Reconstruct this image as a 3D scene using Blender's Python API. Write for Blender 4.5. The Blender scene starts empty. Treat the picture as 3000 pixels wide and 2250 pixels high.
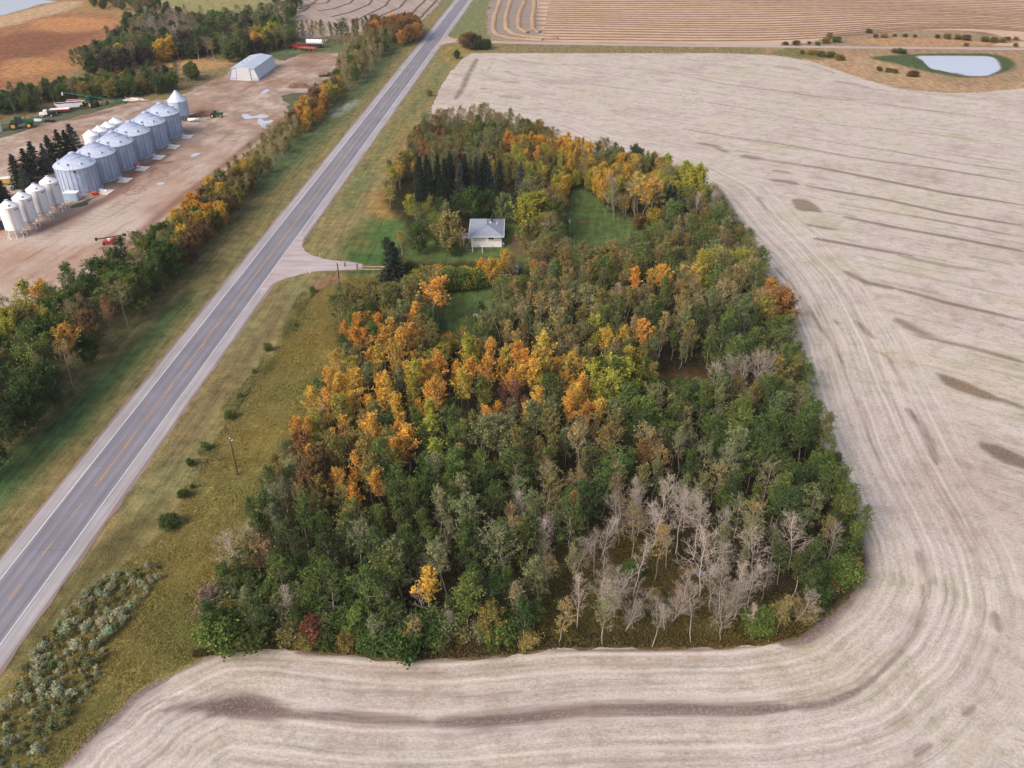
import bpy, math, random
import numpy as np
from mathutils import Vector, Matrix
R = math.radians
S = bpy.context.scene
COL = S.collection
# ------------------------------------------------------------------ camera
H = 97.0; F = 2500.0; TH = R(32.85)
cam_d = bpy.data.cameras.new('camera'); cam = bpy.data.objects.new('camera', cam_d); COL.objects.link(cam)
cam.location = (0, 0, H); cam.rotation_euler = (R(90) - TH, 0, 0)
cam_d.sensor_width = 36; cam_d.lens = 36 * F / 3000; cam_d.clip_end = 12000; cam_d.clip_start = 1
S.camera = cam
# ------------------------------------------------------------------ world, sun, exposure
SUN_AZ = math.atan2(-0.70, -0.65); SUN_EL = R(40)
w = bpy.data.worlds.new('World'); S.world = w; w.use_nodes = True
nt = w.node_tree; bg = nt.nodes['Background']
sky = nt.nodes.new('ShaderNodeTexSky'); sky.sky_type = 'NISHITA'; sky.sun_disc = False
sky.sun_elevation = SUN_EL; sky.sun_rotation = SUN_AZ; sky.dust_density = 6.0; sky.ozone_density = 1.0
nt.links.new(sky.outputs[0], bg.inputs[0]); bg.inputs[1].default_value = 0.15
sd = bpy.data.lights.new('sun', 'SUN'); sd.energy = 0.95; sd.angle = R(22); sd.color = (1.0, 0.91, 0.83)
sun = bpy.data.objects.new('sun', sd); COL.objects.link(sun)
sv = Vector((math.sin(SUN_AZ) * math.cos(SUN_EL), math.cos(SUN_AZ) * math.cos(SUN_EL), math.sin(SUN_EL)))
sun.rotation_euler = sv.to_track_quat('Z', 'Y').to_euler(); sun.location = (-200, -100, 300)
S.view_settings.view_transform = 'Standard'; S.view_settings.look = 'None'
S.view_settings.exposure = 0.38; S.view_settings.gamma = 1.0
S.render.resolution_x = 1024; S.render.resolution_y = 768
S.cycles.max_bounces = 5; S.cycles.diffuse_bounces = 2; S.cycles.transmission_bounces = 2
S.cycles.glossy_bounces = 2; S.cycles.transparent_max_bounces = 4

# ------------------------------------------------------------------ projection between photo pixels (3000x2250) and the ground
CT, ST = math.cos(TH), math.sin(TH)
def P(x, y, z=0.0):
    dx, dy = x - 1500.0, 1125.0 - y
    d = (dx, F * CT + dy * ST, -F * ST + dy * CT)
    t = (z - H) / d[2]
    return Vector((d[0] * t, d[1] * t, z))
def proj(p):
    x, y, z = p[0], p[1], p[2] - H
    zc = y * CT - z * ST; yc = y * ST + z * CT
    return 1500 + F * x / zc, 1125 - F * yc / zc
def Z(pts, ox=0, oy=0, k=1.0, z=0.0):           # points read off an enlarged crop
    return [P(ox + a / k, oy + b / k, z) for a, b in pts]
def lin(c):
    return tuple(((v / 255) / 12.92 if v / 255 <= .04045 else ((v / 255 + .055) / 1.055) ** 2.4) for v in c)
def L(r, g, b, f=1.0):
    c = lin((r, g, b)); return (c[0] * f, c[1] * f, c[2] * f, 1)

# ------------------------------------------------------------------ materials
def newmat(name):
    m = bpy.data.materials.new(name); m.use_nodes = True
    return m, m.node_tree, m.node_tree.nodes['Principled BSDF']
def N(t, kind, **kw):
    n = t.nodes.new(kind)
    for k, v in kw.items(): setattr(n, k, v)
    return n
def noise(t, vec, scale, detail=4, rough=.55):
    n = N(t, 'ShaderNodeTexNoise'); n.inputs['Scale'].default_value = scale
    n.inputs['Detail'].default_value = detail; n.inputs['Roughness'].default_value = rough
    if vec is not None: t.links.new(vec, n.inputs['Vector'])
    return n.outputs['Fac']
def ramp(t, fac, stops):
    n = N(t, 'ShaderNodeValToRGB'); e = n.color_ramp.elements
    while len(e) > 1: e.remove(e[-1])
    e[0].position = stops[0][0]; e[0].color = stops[0][1]
    for p, c in stops[1:]:
        q = e.new(p); q.color = c
    t.links.new(fac, n.inputs[0]); return n.outputs[0]
def mix(t, fac, a, b, mode='MIX'):
    n = N(t, 'ShaderNodeMix', data_type='RGBA', blend_type=mode)
    for s, v in ((n.inputs[0], fac), (n.inputs[6], a), (n.inputs[7], b)):
        if hasattr(v, 'links') or hasattr(v, 'is_linked'): t.links.new(v, s)
        else: s.default_value = v
    return n.outputs[2]
def mth(t, op, a, b=None, c=None, clamp=False):
    n = N(t, 'ShaderNodeMath', operation=op); n.use_clamp = clamp
    for i, v in enumerate((a, b, c)):
        if v is None: continue
        if hasattr(v, 'is_linked'): t.links.new(v, n.inputs[i])
        else: n.inputs[i].default_value = v
    return n.outputs[0]
def mrange(t, v, a, b, c=0.0, d=1.0):
    n = N(t, 'ShaderNodeMapRange'); t.links.new(v, n.inputs[0])
    for i, q in enumerate((a, b, c, d)): n.inputs[i + 1].default_value = q
    return n.outputs[0]
def pos(t, rot=0.0, scale=(1, 1, 1)):
    g = N(t, 'ShaderNodeNewGeometry'); m = N(t, 'ShaderNodeMapping'); m.vector_type = 'TEXTURE'
    m.inputs['Rotation'].default_value = (0, 0, rot)
    m.inputs['Scale'].default_value = scale
    t.links.new(g.outputs['Position'], m.inputs['Vector']); return m.outputs[0]
def attr(t, name, color=False):
    a = N(t, 'ShaderNodeAttribute', attribute_name=name); return a.outputs['Color' if color else 'Fac']
def bump(t, bs, h, dist=.1, strength=.5):
    b = N(t, 'ShaderNodeBump'); b.inputs['Distance'].default_value = dist; b.inputs['Strength'].default_value = strength
    t.links.new(h, b.inputs['Height']); t.links.new(b.outputs[0], bs.inputs['Normal'])
GRAY = lambda v: (v, v, v, 1)
def plain(name, col, rough=.6, metal=0.0, var=.12, scale=1.5):
    m, t, b = newmat(name)
    tc = N(t, 'ShaderNodeTexCoord'); f = noise(t, tc.outputs['Object'], scale, 5)
    c = mix(t, 1.0, col, ramp(t, f, [(.3, GRAY(1 - var)), (.7, GRAY(1 + var * .3))]), 'MULTIPLY')
    t.links.new(c, b.inputs['Base Color']); b.inputs['Roughness'].default_value = rough; b.inputs['Metallic'].default_value = metal
    return m

ROADAZ = math.atan2(230, math.hypot(F, 1614.0))     # highway heading east of +Y
M = {}
# leaves: colour comes from each tree's own object colour, varied clump by clump
def leafmat(name, trans=.25):
    m, t, b = newmat(name)
    oi = N(t, 'ShaderNodeObjectInfo'); v = attr(t, 'tone'); h = attr(t, 'hue')
    tint = attr(t, 'tint', True); c0 = mix(t, 1.0, oi.outputs['Color'], tint, 'MULTIPLY')
    c = mix(t, 1.0, c0, ramp(t, v, [(0, GRAY(.55)), (.5, GRAY(.95)), (1, GRAY(1.5))]), 'MULTIPLY')
    c2 = mix(t, 1.0, c, ramp(t, h, [(0, (.86, 1.0, .9, 1)), (.5, (1, 1, 1, 1)), (1, (1.16, 1.08, .82, 1))]), 'MULTIPLY')
    t.links.new(c2, b.inputs['Base Color']); b.inputs['Roughness'].default_value = .65
    b.inputs['Specular IOR Level'].default_value = .15
    tr = N(t, 'ShaderNodeBsdfTranslucent'); t.links.new(c2, tr.inputs[0])
    mx = N(t, 'ShaderNodeMixShader'); mx.inputs[0].default_value = trans
    out = t.nodes['Material Output']
    t.links.new(b.outputs[0], mx.inputs[1]); t.links.new(tr.outputs[0], mx.inputs[2]); t.links.new(mx.outputs[0], out.inputs[0])
    return m
M['leaf'] = leafmat('leaf')
def barkmat(name, a, b_):
    m, t, b = newmat(name); f = noise(t, pos(t, 0, (1, 1, .4)), 6, 4)
    oi = N(t, 'ShaderNodeObjectInfo'); r = oi.outputs['Random']
    c = ramp(t, f, [(.35, a), (.6, b_)])
    c = mix(t, 1.0, c, ramp(t, r, [(0, GRAY(.6)), (1, GRAY(1.12))]), 'MULTIPLY')
    t.links.new(c, b.inputs['Base Color']); b.inputs['Roughness'].default_value = .85; return m
M['bark'] = barkmat('poplar_bark', L(120, 108, 95), L(185, 175, 160))
M['deadbark'] = barkmat('dead_bark', L(150, 137, 124), L(208, 194, 181))
M['darkbark'] = barkmat('dark_bark', L(60, 48, 40), L(95, 80, 68))
M['twig'] = barkmat('twig_bark', L(105, 88, 75), L(150, 130, 112))

# ------------------------------------------------------------------ mesh builder
class MB:
    def __init__(s): s.v = []; s.f = []
    def add(s, vs, fs):
        o = len(s.v); s.v += [tuple(x) for x in vs]; s.f += [tuple(i + o for i in f) for f in fs]; return s
    def box(s, c, d, rz=0.0, taper=1.0):
        cx, cy, cz = c; a, b, h = d[0] / 2, d[1] / 2, d[2] / 2; co, si = math.cos(rz), math.sin(rz); vs = []
        for z, k in ((-h, 1), (h, taper)):
            for x, y in ((-a * k, -b * k), (a * k, -b * k), (a * k, b * k), (-a * k, b * k)):
                vs.append((cx + x * co - y * si, cy + x * si + y * co, cz + z))
        return s.add(vs, [(3, 2, 1, 0), (4, 5, 6, 7), (0, 1, 5, 4), (1, 2, 6, 5), (2, 3, 7, 6), (3, 0, 4, 7)])
    def tube(s, p0, p1, r0, r1=None, n=8, cap=True):
        r1 = r0 if r1 is None else r1; p0 = Vector(p0); p1 = Vector(p1); d = (p1 - p0).normalized()
        u = d.orthogonal().normalized(); w_ = d.cross(u); vs = []
        for p, r in ((p0, r0), (p1, r1)):
            for i in range(n):
                a = 2 * math.pi * i / n; vs.append(p + u * (r * math.cos(a)) + w_ * (r * math.sin(a)))
        fs = [(i, (i + 1) % n, n + (i + 1) % n, n + i) for i in range(n)]
        if cap: fs += [tuple(range(n - 1, -1, -1)), tuple(range(n, 2 * n))]
        return s.add(vs, fs)
    def lathe(s, c, prof, n=40, close=True):
        cx, cy, cz = c; vs = []; fs = []
        for r, z in prof:
            for i in range(n):
                a = 2 * math.pi * i / n; vs.append((cx + r * math.cos(a), cy + r * math.sin(a), cz + z))
        for j in range(len(prof) - 1):
            for i in range(n):
                i2 = (i + 1) % n; fs.append((j * n + i, j * n + i2, (j + 1) * n + i2, (j + 1) * n + i))
        if close: fs.append(tuple(range((len(prof) - 1) * n, len(prof) * n)))
        return s.add(vs, fs)
    def poly(s, pts): return s.add(pts, [tuple(range(len(pts)))])
    def prism(s, pts, ext):      # pts ring extruded by vector ext
        n = len(pts); e = Vector(ext); a = [Vector(p) for p in pts]
        return s.add(a + [p + e for p in a], [tuple(range(n - 1, -1, -1)), tuple(range(n, 2 * n))] + [(i, (i + 1) % n, n + (i + 1) % n, n + i) for i in range(n)])
    def build(s, name, mat, parent=None, smooth=False, bevel=0):
        me = bpy.data.meshes.new(name); me.from_pydata(s.v, [], s.f); me.update()
        if smooth: me.shade_smooth()
        o = bpy.data.objects.new(name, me); COL.objects.link(o); me.materials.append(mat)
        if parent: o.parent = parent
        if bevel:
            b = o.modifiers.new('b', 'BEVEL'); b.width = bevel; b.segments = 2; b.limit_method = 'ANGLE'
        return o
def tag(o, label, cat, group=None, kind=None):
    if label: o['label'] = label
    if cat: o['category'] = cat
    if group: o['group'] = group
    if kind: o['kind'] = kind
    return o
def empty(name, loc, rz, label, cat, group=None):
    o = bpy.data.objects.new(name, None); COL.objects.link(o); o.location = loc; o.rotation_euler = (0, 0, rz)
    o.empty_display_size = .5
    return tag(o, label, cat, group)
def copy_tree(o, parent=None):
    c = o.copy(); COL.objects.link(c); c.parent = parent
    for ch in list(o.children): copy_tree(ch, c)
    return c
def np_mesh(name, V, Fq, mat, parent=None, attrs=None, smooth=False):
    me = bpy.data.meshes.new(name); nv, nf = len(V), len(Fq); k = Fq.shape[1]
    me.vertices.add(nv); me.vertices.foreach_set('co', V.astype(np.float32).ravel())
    me.loops.add(nf * k); me.loops.foreach_set('vertex_index', Fq.astype(np.int32).ravel())
    me.polygons.add(nf); me.polygons.foreach_set('loop_start', np.arange(0, nf * k, k, dtype=np.int32))
    me.polygons.foreach_set('loop_total', np.full(nf, k, np.int32))
    if smooth: me.polygons.foreach_set('use_smooth', np.ones(nf, bool))
    attrs = dict(attrs or {})
    if 'tone' in attrs and 'tint' not in attrs: attrs['tint'] = ('FLOAT_COLOR', np.ones((nv, 4)))
    for an, (typ, dat) in attrs.items():
        a = me.attributes.new(an, typ, 'POINT')
        if typ == 'FLOAT': a.data.foreach_set('value', dat.astype(np.float32))
        else: a.data.foreach_set('color', dat.astype(np.float32).ravel())
    me.materials.append(mat); me.update(calc_edges=True); me.validate()
    o = bpy.data.objects.new(name, me); COL.objects.link(o)
    if parent: o.parent = parent
    return o

# ------------------------------------------------------------------ sheets of ground
def ring(n, seed, amp, scale):
    r = np.random.RandomState(seed); x = np.cumsum(r.randn(n)); return x
def densify(poly, step, amp, seed=1, smooth=True):
    """closed polygon, Catmull-Rom smoothed, then roughened"""
    p = np.array([(q[0], q[1]) for q in poly], float); n = len(p); out = []
    for i in range(n):
        p0, p1, p2, p3 = p[i - 1], p[i], p[(i + 1) % n], p[(i + 2) % n]
        d = np.linalg.norm(p2 - p1); m = int(max(1, min(400, d / step)))
        for k in range(m):
            t = k / m
            if smooth and d < 150:
                q = .5 * ((2 * p1) + (-p0 + p2) * t + (2 * p0 - 5 * p1 + 4 * p2 - p3) * t * t + (-p0 + 3 * p1 - 3 * p2 + p3) * t ** 3)
            else: q = p1 + (p2 - p1) * t
            out.append(q)
    out = np.array(out); r = np.random.RandomState(seed)
    e = r.randn(len(out)); k = np.array([.2, .6, 1, .6, .2]); e = np.convolve(np.r_[e[-2:], e, e[:2]], k, 'valid') / 1.6
    e += .5 * r.randn(len(out))
    tn = np.roll(out, -1, 0) - np.roll(out, 1, 0); tn /= np.linalg.norm(tn, axis=1)[:, None] + 1e-9
    return out + np.c_[tn[:, 1], -tn[:, 0]] * (e * amp)[:, None]
def inside(pts, poly):
    x, y = pts[:, 0], pts[:, 1]; c = np.zeros(len(x), bool); q = np.roll(poly, -1, 0)
    for (x1, y1), (x2, y2) in zip(poly, q):
        if y1 == y2: continue
        m = (y1 > y) != (y2 > y)
        c[m] ^= x[m] < (x2 - x1) * (y[m] - y1) / (y2 - y1) + x1
    return c
def nearest(pts, poly, closed=True):
    """distance to polyline, closest point, arclength there"""
    a = poly if closed else poly[:-1]; b = np.roll(poly, -1, 0) if closed else poly[1:]
    best = np.full(len(pts), 1e18); cp = np.zeros((len(pts), 2)); sl = np.zeros(len(pts)); s0 = 0.0
    for p, q in zip(a, b):
        d = q - p; l2 = d @ d
        t = np.clip(((pts - p) @ d) / (l2 + 1e-12), 0, 1); c = p + t[:, None] * d
        e = ((pts - c) ** 2).sum(1); m = e < best
        best[m] = e[m]; cp[m] = c[m]; sl[m] = s0 + t[m] * math.sqrt(l2); s0 += math.sqrt(l2)
    return np.sqrt(best), cp, sl
def axis(*segs):
    out = []
    for a, b, st in segs: out.append(np.arange(a, b, st))
    out.append([segs[-1][1]]); return np.concatenate(out)
def sheet(name, poly, z, mat, xs, ys, attrfn=None, height=None, kind='structure'):
    X, Y = np.meshgrid(xs, ys); pts = np.c_[X.ravel(), Y.ravel()]; nx = len(xs); ny = len(ys)
    ins = inside(pts, poly)
    idx = np.arange(nx * ny).reshape(ny, nx)
    q = np.stack([idx[:-1, :-1], idx[:-1, 1:], idx[1:, 1:], idx[1:, :-1]], -1).reshape(-1, 4)
    n = ins[q].sum(1); q = q[n > 0]
    used = np.unique(q); out = used[~ins[used]]
    _, cp, _ = nearest(pts[out], poly); pts[out] = cp
    remap = np.zeros(nx * ny, int); remap[used] = np.arange(len(used)); q = remap[q]; pts = pts[used]
    V = np.c_[pts, np.full(len(pts), z)]
    if height is not None: V[:, 2] += height(pts)
    at = attrfn(pts) if attrfn else None
    o = np_mesh(name, V, q, mat, attrs=at, smooth=True); o['kind'] = kind
    return o
def streak_mask(pts, streaks):
    m = np.zeros(len(pts))
    for poly, wd, st in streaks:
        pl = np.array([(p[0], p[1]) for p in poly]); lo = pl.min(0) - 3 * wd - 2; hi = pl.max(0) + 3 * wd + 2
        k = np.where(((pts > lo) & (pts < hi)).all(1))[0]
        if len(k) == 0: continue
        d, _, s = nearest(pts[k], pl, False); tot = np.linalg.norm(np.diff(pl, axis=0), axis=1).sum()
        tp = np.clip(np.minimum(s, tot - s) / (tot * .12 + .5), .0, 1) ** .5
        v = st * np.clip(1.15 - d / (wd * (.4 + .6 * tp)) * .6, 0, 1)
        m[k] = np.maximum(m[k], v)
    return m
def blob_mask(pts, polys, soft=1.1):
    m = np.zeros(len(pts))
    for poly, st in polys:
        pl = densify(poly, 2, 0); lo = pl.min(0) - 3; hi = pl.max(0) + 3
        k = np.where(((pts > lo) & (pts < hi)).all(1))[0]
        if len(k) == 0: continue
        d, _, _ = nearest(pts[k], pl); s = np.where(inside(pts[k], pl), d, -d)
        m[k] = np.maximum(m[k], st * np.clip(.5 + s / (2 * soft), 0, 1))
    return m
# ================================================================== GROUND
A2 = lambda poly: np.array([(p[0], p[1]) for p in poly], float)
# painted ground cover (what grows there): later entries lie over earlier ones. (points, crop origin/scale, colour, softness m)
G = []
def paint(pts, col, soft=2.0, ox=0, oy=0, k=1.0, rough=0.0):
    G.append((A2(Z(pts, ox, oy, k)), np.array(lin(col)), soft))
# left of the highway
paint([(-900, 2400), (-900, 1100), (0, 900), (300, 760), (700, 480), (950, 260), (1200, 60), (1250, -40), (1330, -40), (1190, 160), (0, 1640)], (118, 110, 66), 3)
paint([(-200, 1700), (0, 1490), (200, 1300), (350, 1130), (480, 980), (570, 860), (560, 850), (420, 980), (260, 1120), (100, 1270), (-200, 1500)], (72, 94, 50), 2.5)
paint([(760, 480), (1000, 300), (1150, 120), (1190, 110), (1080, 270), (860, 500), (770, 580)], (88, 100, 60), 3)
paint([(850, 620), (900, 560), (1000, 430), (1010, 440), (900, 590), (860, 640)], (78, 108, 60), 2)
paint([(975, 320), (1050, 290), (1055, 300), (1010, 330), (980, 345)], (132, 140, 122), 2)
# marsh, pasture, lake margin
paint([(-900, 500), (-900, -300), (900, -250), (900, 60), (400, 110), (250, 190), (60, 300), (0, 300)], (150, 118, 68), 6)
paint([(-900, 400), (-700, 90), (0, 75), (60, 55), (150, 40), (300, 40), (360, 60), (330, 110), (240, 190), (60, 260), (0, 280)], (150, 102, 62), 7)
paint([(-300, 260), (-200, 200), (0, 110), (120, 90), (200, 100), (300, 95), (200, 140), (120, 170), (0, 250)], (126, 80, 50), 9)
paint([(0, 190), (60, 170), (160, 175), (220, 195), (120, 215), (0, 235)], (168, 118, 66), 6)
paint([(100, 60), (220, 50), (330, 60), (320, 80), (200, 92), (110, 85)], (172, 118, 66), 6)
paint([(-300, 110), (-200, 60), (0, 47), (80, 28), (170, 8), (240, 5), (200, 30), (100, 55), (0, 80)], (176, 146, 112), 4)
paint([(300, -60), (500, -60), (900, -60), (830, 30), (700, 60), (560, 35), (480, 20), (350, 10)], (138, 132, 82), 6)
paint([(330, 185), (450, 180), (560, 165), (680, 185), (600, 205), (480, 215), (350, 235), (280, 235)], (166, 128, 80), 4)
paint([(700, 185), (760, 165), (860, 135), (1000, 118), (1000, 150), (880, 160), (790, 190)], (92, 104, 66), 4)
# right side verge and rough grass
paint([(0, 1900), (560, 1130), (900, 690), (1000, 545), (1290, 150), (1400, -30), (1460, -30), (1400, 130), (1200, 330), (1130, 560), (1020, 900), (900, 1200), (500, 1650), (0, 2400)], (128, 118, 74), 2)
paint([(1020, 560), (1180, 340), (1290, 210), (1320, 190), (1230, 330), (1100, 480), (1040, 620)], (104, 112, 66), 4)
paint([(1100, 500), (1180, 370), (1275, 290), (1300, 230), (1345, 170), (1350, 185), (1290, 280), (1230, 330), (1150, 440)], (140, 118, 58), 3)
paint([(1320, -20), (1440, -20), (1420, 80), (1440, 112), (1350, 108), (1310, 95)], (112, 118, 76), 4)
paint([(1350, 120), (1480, 130), (1390, 150), (1330, 190), (1290, 160)], (134, 118, 60), 2)
paint([(1400, 112), (2000, 118), (2300, 100), (2300, 142), (1400, 126)], (150, 128, 84), 2)
paint([(330, 2280), (0, 2400), (-200, 2400), (-100, 2150), (120, 1880), (300, 1700), (520, 1560), (640, 1330), (760, 1130), (900, 850), (1000, 800), (1130, 795), (1100, 900), (980, 1130), (760, 1500), (660, 1900), (500, 1990)], (130, 118, 62), 2.5)
paint([(560, 1500), (700, 1330), (820, 1180), (900, 1000), (960, 1010), (880, 1200), (760, 1400), (600, 1640)], (136, 126, 66), 4)
paint([(880, 900), (960, 850), (1010, 900), (960, 1010), (880, 1060)], (140, 116, 58), 3)
paint([(440, 1800), (540, 1700), (650, 1700), (660, 1860), (560, 1930), (460, 1900)], (84, 90, 42), 4)
paint([(560, 1620), (640, 1560), (680, 1640), (600, 1720)], (112, 104, 48), 3)
paint([(120, 2260), (170, 2180), (250, 2090), (300, 2040), (330, 2050), (250, 2150), (180, 2260)], (56, 84, 36), 1.5)
paint([(500, 1640), (560, 1500), (610, 1430), (640, 1440), (580, 1540), (520, 1680)], (140, 128, 64), 1.5)
paint([(0, 1960), (180, 1720), (330, 1560), (420, 1500), (470, 1460), (390, 1620), (290, 1700), (60, 1950)], (96, 90, 52), 2)
paint([(500, 1380), (640, 1180), (780, 1000), (850, 880), (830, 870), (740, 1000), (600, 1170), (460, 1380)], (112, 98, 66), 2)
paint([(1130, 560), (1230, 540), (1250, 660), (1180, 760), (1110, 790), (1020, 770), (1000, 700), (1090, 640)], (92, 100, 50), 3)
paint([(1085, 690), (1140, 640), (1200, 600), (1215, 640), (1170, 700), (1110, 750)], (74, 106, 48), 3)
paint([(1020, 735), (1080, 745), (1160, 740), (1180, 775), (1080, 775), (1030, 766)], (58, 92, 42), 1.5)
paint([(1000, 795), (1120, 790), (1120, 800), (1000, 806)], (50, 78, 42), 1.2)
paint([(1010, 810), (1120, 805), (1120, 840), (1020, 850)], (106, 110, 50), 2)
paint([(915, 830), (1000, 805), (975, 850), (900, 850)], (134, 96, 72), 2)
paint([(1110, 560), (1220, 560), (1200, 620), (1130, 640), (1090, 620)], (150, 116, 56), 4)
# floor of the woods, then the clearings in it
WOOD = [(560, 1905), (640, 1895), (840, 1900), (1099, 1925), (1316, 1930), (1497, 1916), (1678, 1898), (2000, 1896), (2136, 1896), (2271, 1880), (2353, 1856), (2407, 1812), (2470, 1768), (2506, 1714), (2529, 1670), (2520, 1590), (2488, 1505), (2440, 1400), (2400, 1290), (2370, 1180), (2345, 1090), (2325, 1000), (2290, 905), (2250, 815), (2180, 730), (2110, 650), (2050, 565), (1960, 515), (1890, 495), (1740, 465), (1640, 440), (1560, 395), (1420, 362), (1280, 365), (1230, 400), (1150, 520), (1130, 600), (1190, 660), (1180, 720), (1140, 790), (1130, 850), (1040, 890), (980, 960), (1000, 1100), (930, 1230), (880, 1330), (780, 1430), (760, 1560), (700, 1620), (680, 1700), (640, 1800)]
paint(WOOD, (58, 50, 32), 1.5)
paint([(1620, 1650), (1780, 1560), (2000, 1700), (2330, 1790), (2200, 1860), (1900, 1880), (1640, 1880), (1560, 1800)], (100, 90, 42), 4)
paint([(1560, 1895), (1780, 1850), (2000, 1850), (2200, 1870), (2130, 1893), (1700, 1897)], (112, 88, 58), 2)
paint([(620, 1900), (850, 1880), (1099, 1910), (1316, 1915), (1497, 1900), (1500, 1870), (1100, 1870), (700, 1870)], (96, 76, 44), 2)
paint([(1240, 800), (1330, 790), (1470, 815), (1480, 900), (1420, 960), (1380, 1020), (1330, 1030), (1300, 980), (1270, 900)], (88, 108, 52), 2)
paint([(1255, 905), (1300, 850), (1340, 850), (1300, 910)], (80, 90, 44), 3)
paint([(1190, 720), (1290, 700), (1400, 690), (1500, 640), (1560, 700), (1560, 770), (1530, 800), (1440, 770), (1250, 770), (1190, 760)], (82, 102, 50), 2)
paint([(1490, 690), (1560, 690), (1540, 730), (1530, 760), (1500, 740)], (112, 88, 64), 1.5)
paint([(1680, 560), (1740, 560), (1800, 620), (1890, 640), (1930, 690), (1880, 740), (1740, 790), (1660, 790), (1640, 700)], (82, 102, 50), 2)
paint([(1860, 690), (1960, 690), (1950, 730), (1860, 740)], (86, 76, 46), 2)
paint([(1920, 1100), (2060, 1090), (2080, 1130), (1950, 1150)], (92, 66, 36), 3)
# scrub round the pond
paint([(2240, 160), (2290, 130), (2500, 118), (3300, 118), (3600, 160), (3100, 270), (2900, 276), (2800, 282), (2680, 272), (2560, 245), (2480, 218), (2400, 190)], (150, 124, 94), 3)
paint([(2330, 165), (2500, 160), (2620, 190), (2800, 250), (2960, 240), (3100, 190), (3200, 230), (2900, 268), (2700, 262), (2560, 235), (2430, 200)], (164, 134, 98), 4)
paint([(2550, 168), (2700, 158), (2900, 158), (2970, 180), (2960, 205), (2880, 226), (2800, 225), (2710, 208), (2620, 185)], (70, 88, 50), 1.5)
paint([(2300, 142), (2340, 142), (2440, 160), (2400, 175), (2260, 160)], (112, 108, 62), 3)
paint([(2280, 134), (2330, 120), (2470, 88), (2740, 84), (2990, 116), (3300, 150), (3300, 138)], (146, 124, 98), 3)
paint([(2500, 118), (2700, 110), (2960, 128), (2600, 134)], (166, 128, 88), 3)
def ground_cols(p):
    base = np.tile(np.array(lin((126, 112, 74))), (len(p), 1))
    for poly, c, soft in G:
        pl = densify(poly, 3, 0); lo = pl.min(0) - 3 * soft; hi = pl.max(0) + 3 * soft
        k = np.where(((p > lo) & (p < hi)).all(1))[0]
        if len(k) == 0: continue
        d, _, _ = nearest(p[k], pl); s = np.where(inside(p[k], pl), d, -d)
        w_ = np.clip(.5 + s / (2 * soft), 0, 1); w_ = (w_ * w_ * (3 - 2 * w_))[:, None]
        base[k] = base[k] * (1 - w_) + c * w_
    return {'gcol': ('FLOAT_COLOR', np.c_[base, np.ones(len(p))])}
m, t, b = newmat('grass_ground')
gc = attr(t, 'gcol', True)
f1 = noise(t, pos(t, 0), .35, 6, .65); f2 = noise(t, pos(t, 0), 2.6, 4, .7)
f3 = noise(t, pos(t, -ROADAZ, (1, 14, 1)), 1.1, 4, .6); f4 = noise(t, pos(t, 0), .07, 4, .6)
c = mix(t, 1.0, gc, ramp(t, f1, [(.36, GRAY(.72)), (.5, GRAY(1)), (.64, GRAY(1.25))]), 'MULTIPLY')
c = mix(t, 1.0, c, ramp(t, f2, [(.36, GRAY(.74)), (.64, GRAY(1.22))]), 'MULTIPLY')
c = mix(t, 1.0, c, ramp(t, f3, [(.38, GRAY(.82)), (.62, GRAY(1.18))]), 'MULTIPLY')
c = mix(t, 1.0, c, ramp(t, f4, [(.35, (1.1, .97, .88, 1)), (.65, (.92, 1.02, .97, 1))]), 'MULTIPLY')
hsv = N(t, 'ShaderNodeHueSaturation'); hsv.inputs['Saturation'].default_value = .9; hsv.inputs['Value'].default_value = 1.12; t.links.new(c, hsv.inputs['Color']); c = hsv.outputs[0]
t.links.new(c, b.inputs['Base Color']); b.inputs['Roughness'].default_value = .95; b.inputs['Specular IOR Level'].default_value = .1
bump(t, b, f2, .4, .8)
GX = axis((-5000, -1000, 400), (-1000, -380, 20), (-380, 380, 2.2), (380, 1000, 20), (1000, 5000, 400))
GY = axis((-600, 20, 60), (20, 260, 1.5), (260, 720, 2.6), (720, 1200, 30), (1200, 9000, 400))
big = np.array([(-5100, -700), (5100, -700), (5100, 9100), (-5100, 9100)], float)
def lowfill(p):      # the stubble_field, yard and roads lie over this; the wide world is one sheet
    return np.zeros(len(p))
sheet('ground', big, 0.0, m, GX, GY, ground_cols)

# ------------------------------------------------------------------ stubble field round the woods
FIELD = [(150, 2290), (172, 2250), (253, 2151), (334, 2101), (384, 2042), (497, 1979), (588, 1934), (669, 1902), (814, 1902), (1099, 1929), (1316, 1934), (1497, 1920), (1678, 1902), (2000, 1900), (2136, 1900), (2271, 1884), (2353, 1862), (2407, 1816), (2470, 1771), (2506, 1717), (2529, 1672), (2520, 1590), (2488, 1509), (2440, 1400), (2400, 1290), (2370, 1180), (2345, 1090), (2325, 1000), (2290, 905), (2250, 815), (2180, 730), (2110, 650), (2050, 565), (1960, 515), (1890, 495), (1740, 465), (1640, 440), (1560, 395), (1420, 362), (1250, 365), (1268, 310), (1300, 240), (1335, 195), (1365, 165), (1410, 148), (1475, 142), (1600, 139), (2000, 152), (2250, 162), (2330, 172), (2400, 187), (2480, 215), (2560, 240), (2680, 265), (2800, 272), (2900, 268), (3000, 257), (3200, 225)]
fw = [P(*q) for q in FIELD] + [P(3450, 222), Vector((900, P(3450, 222).y, 0)), Vector((900, 30, 0)), Vector((200, 18, 0)), Vector((-20, 18, 0))]
WE = A2([P(*q) for q in [(100, 2500)] + FIELD[1:38]])          # the edge the machines turned along
FP = densify(fw, 1.0, .28, 5)
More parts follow.
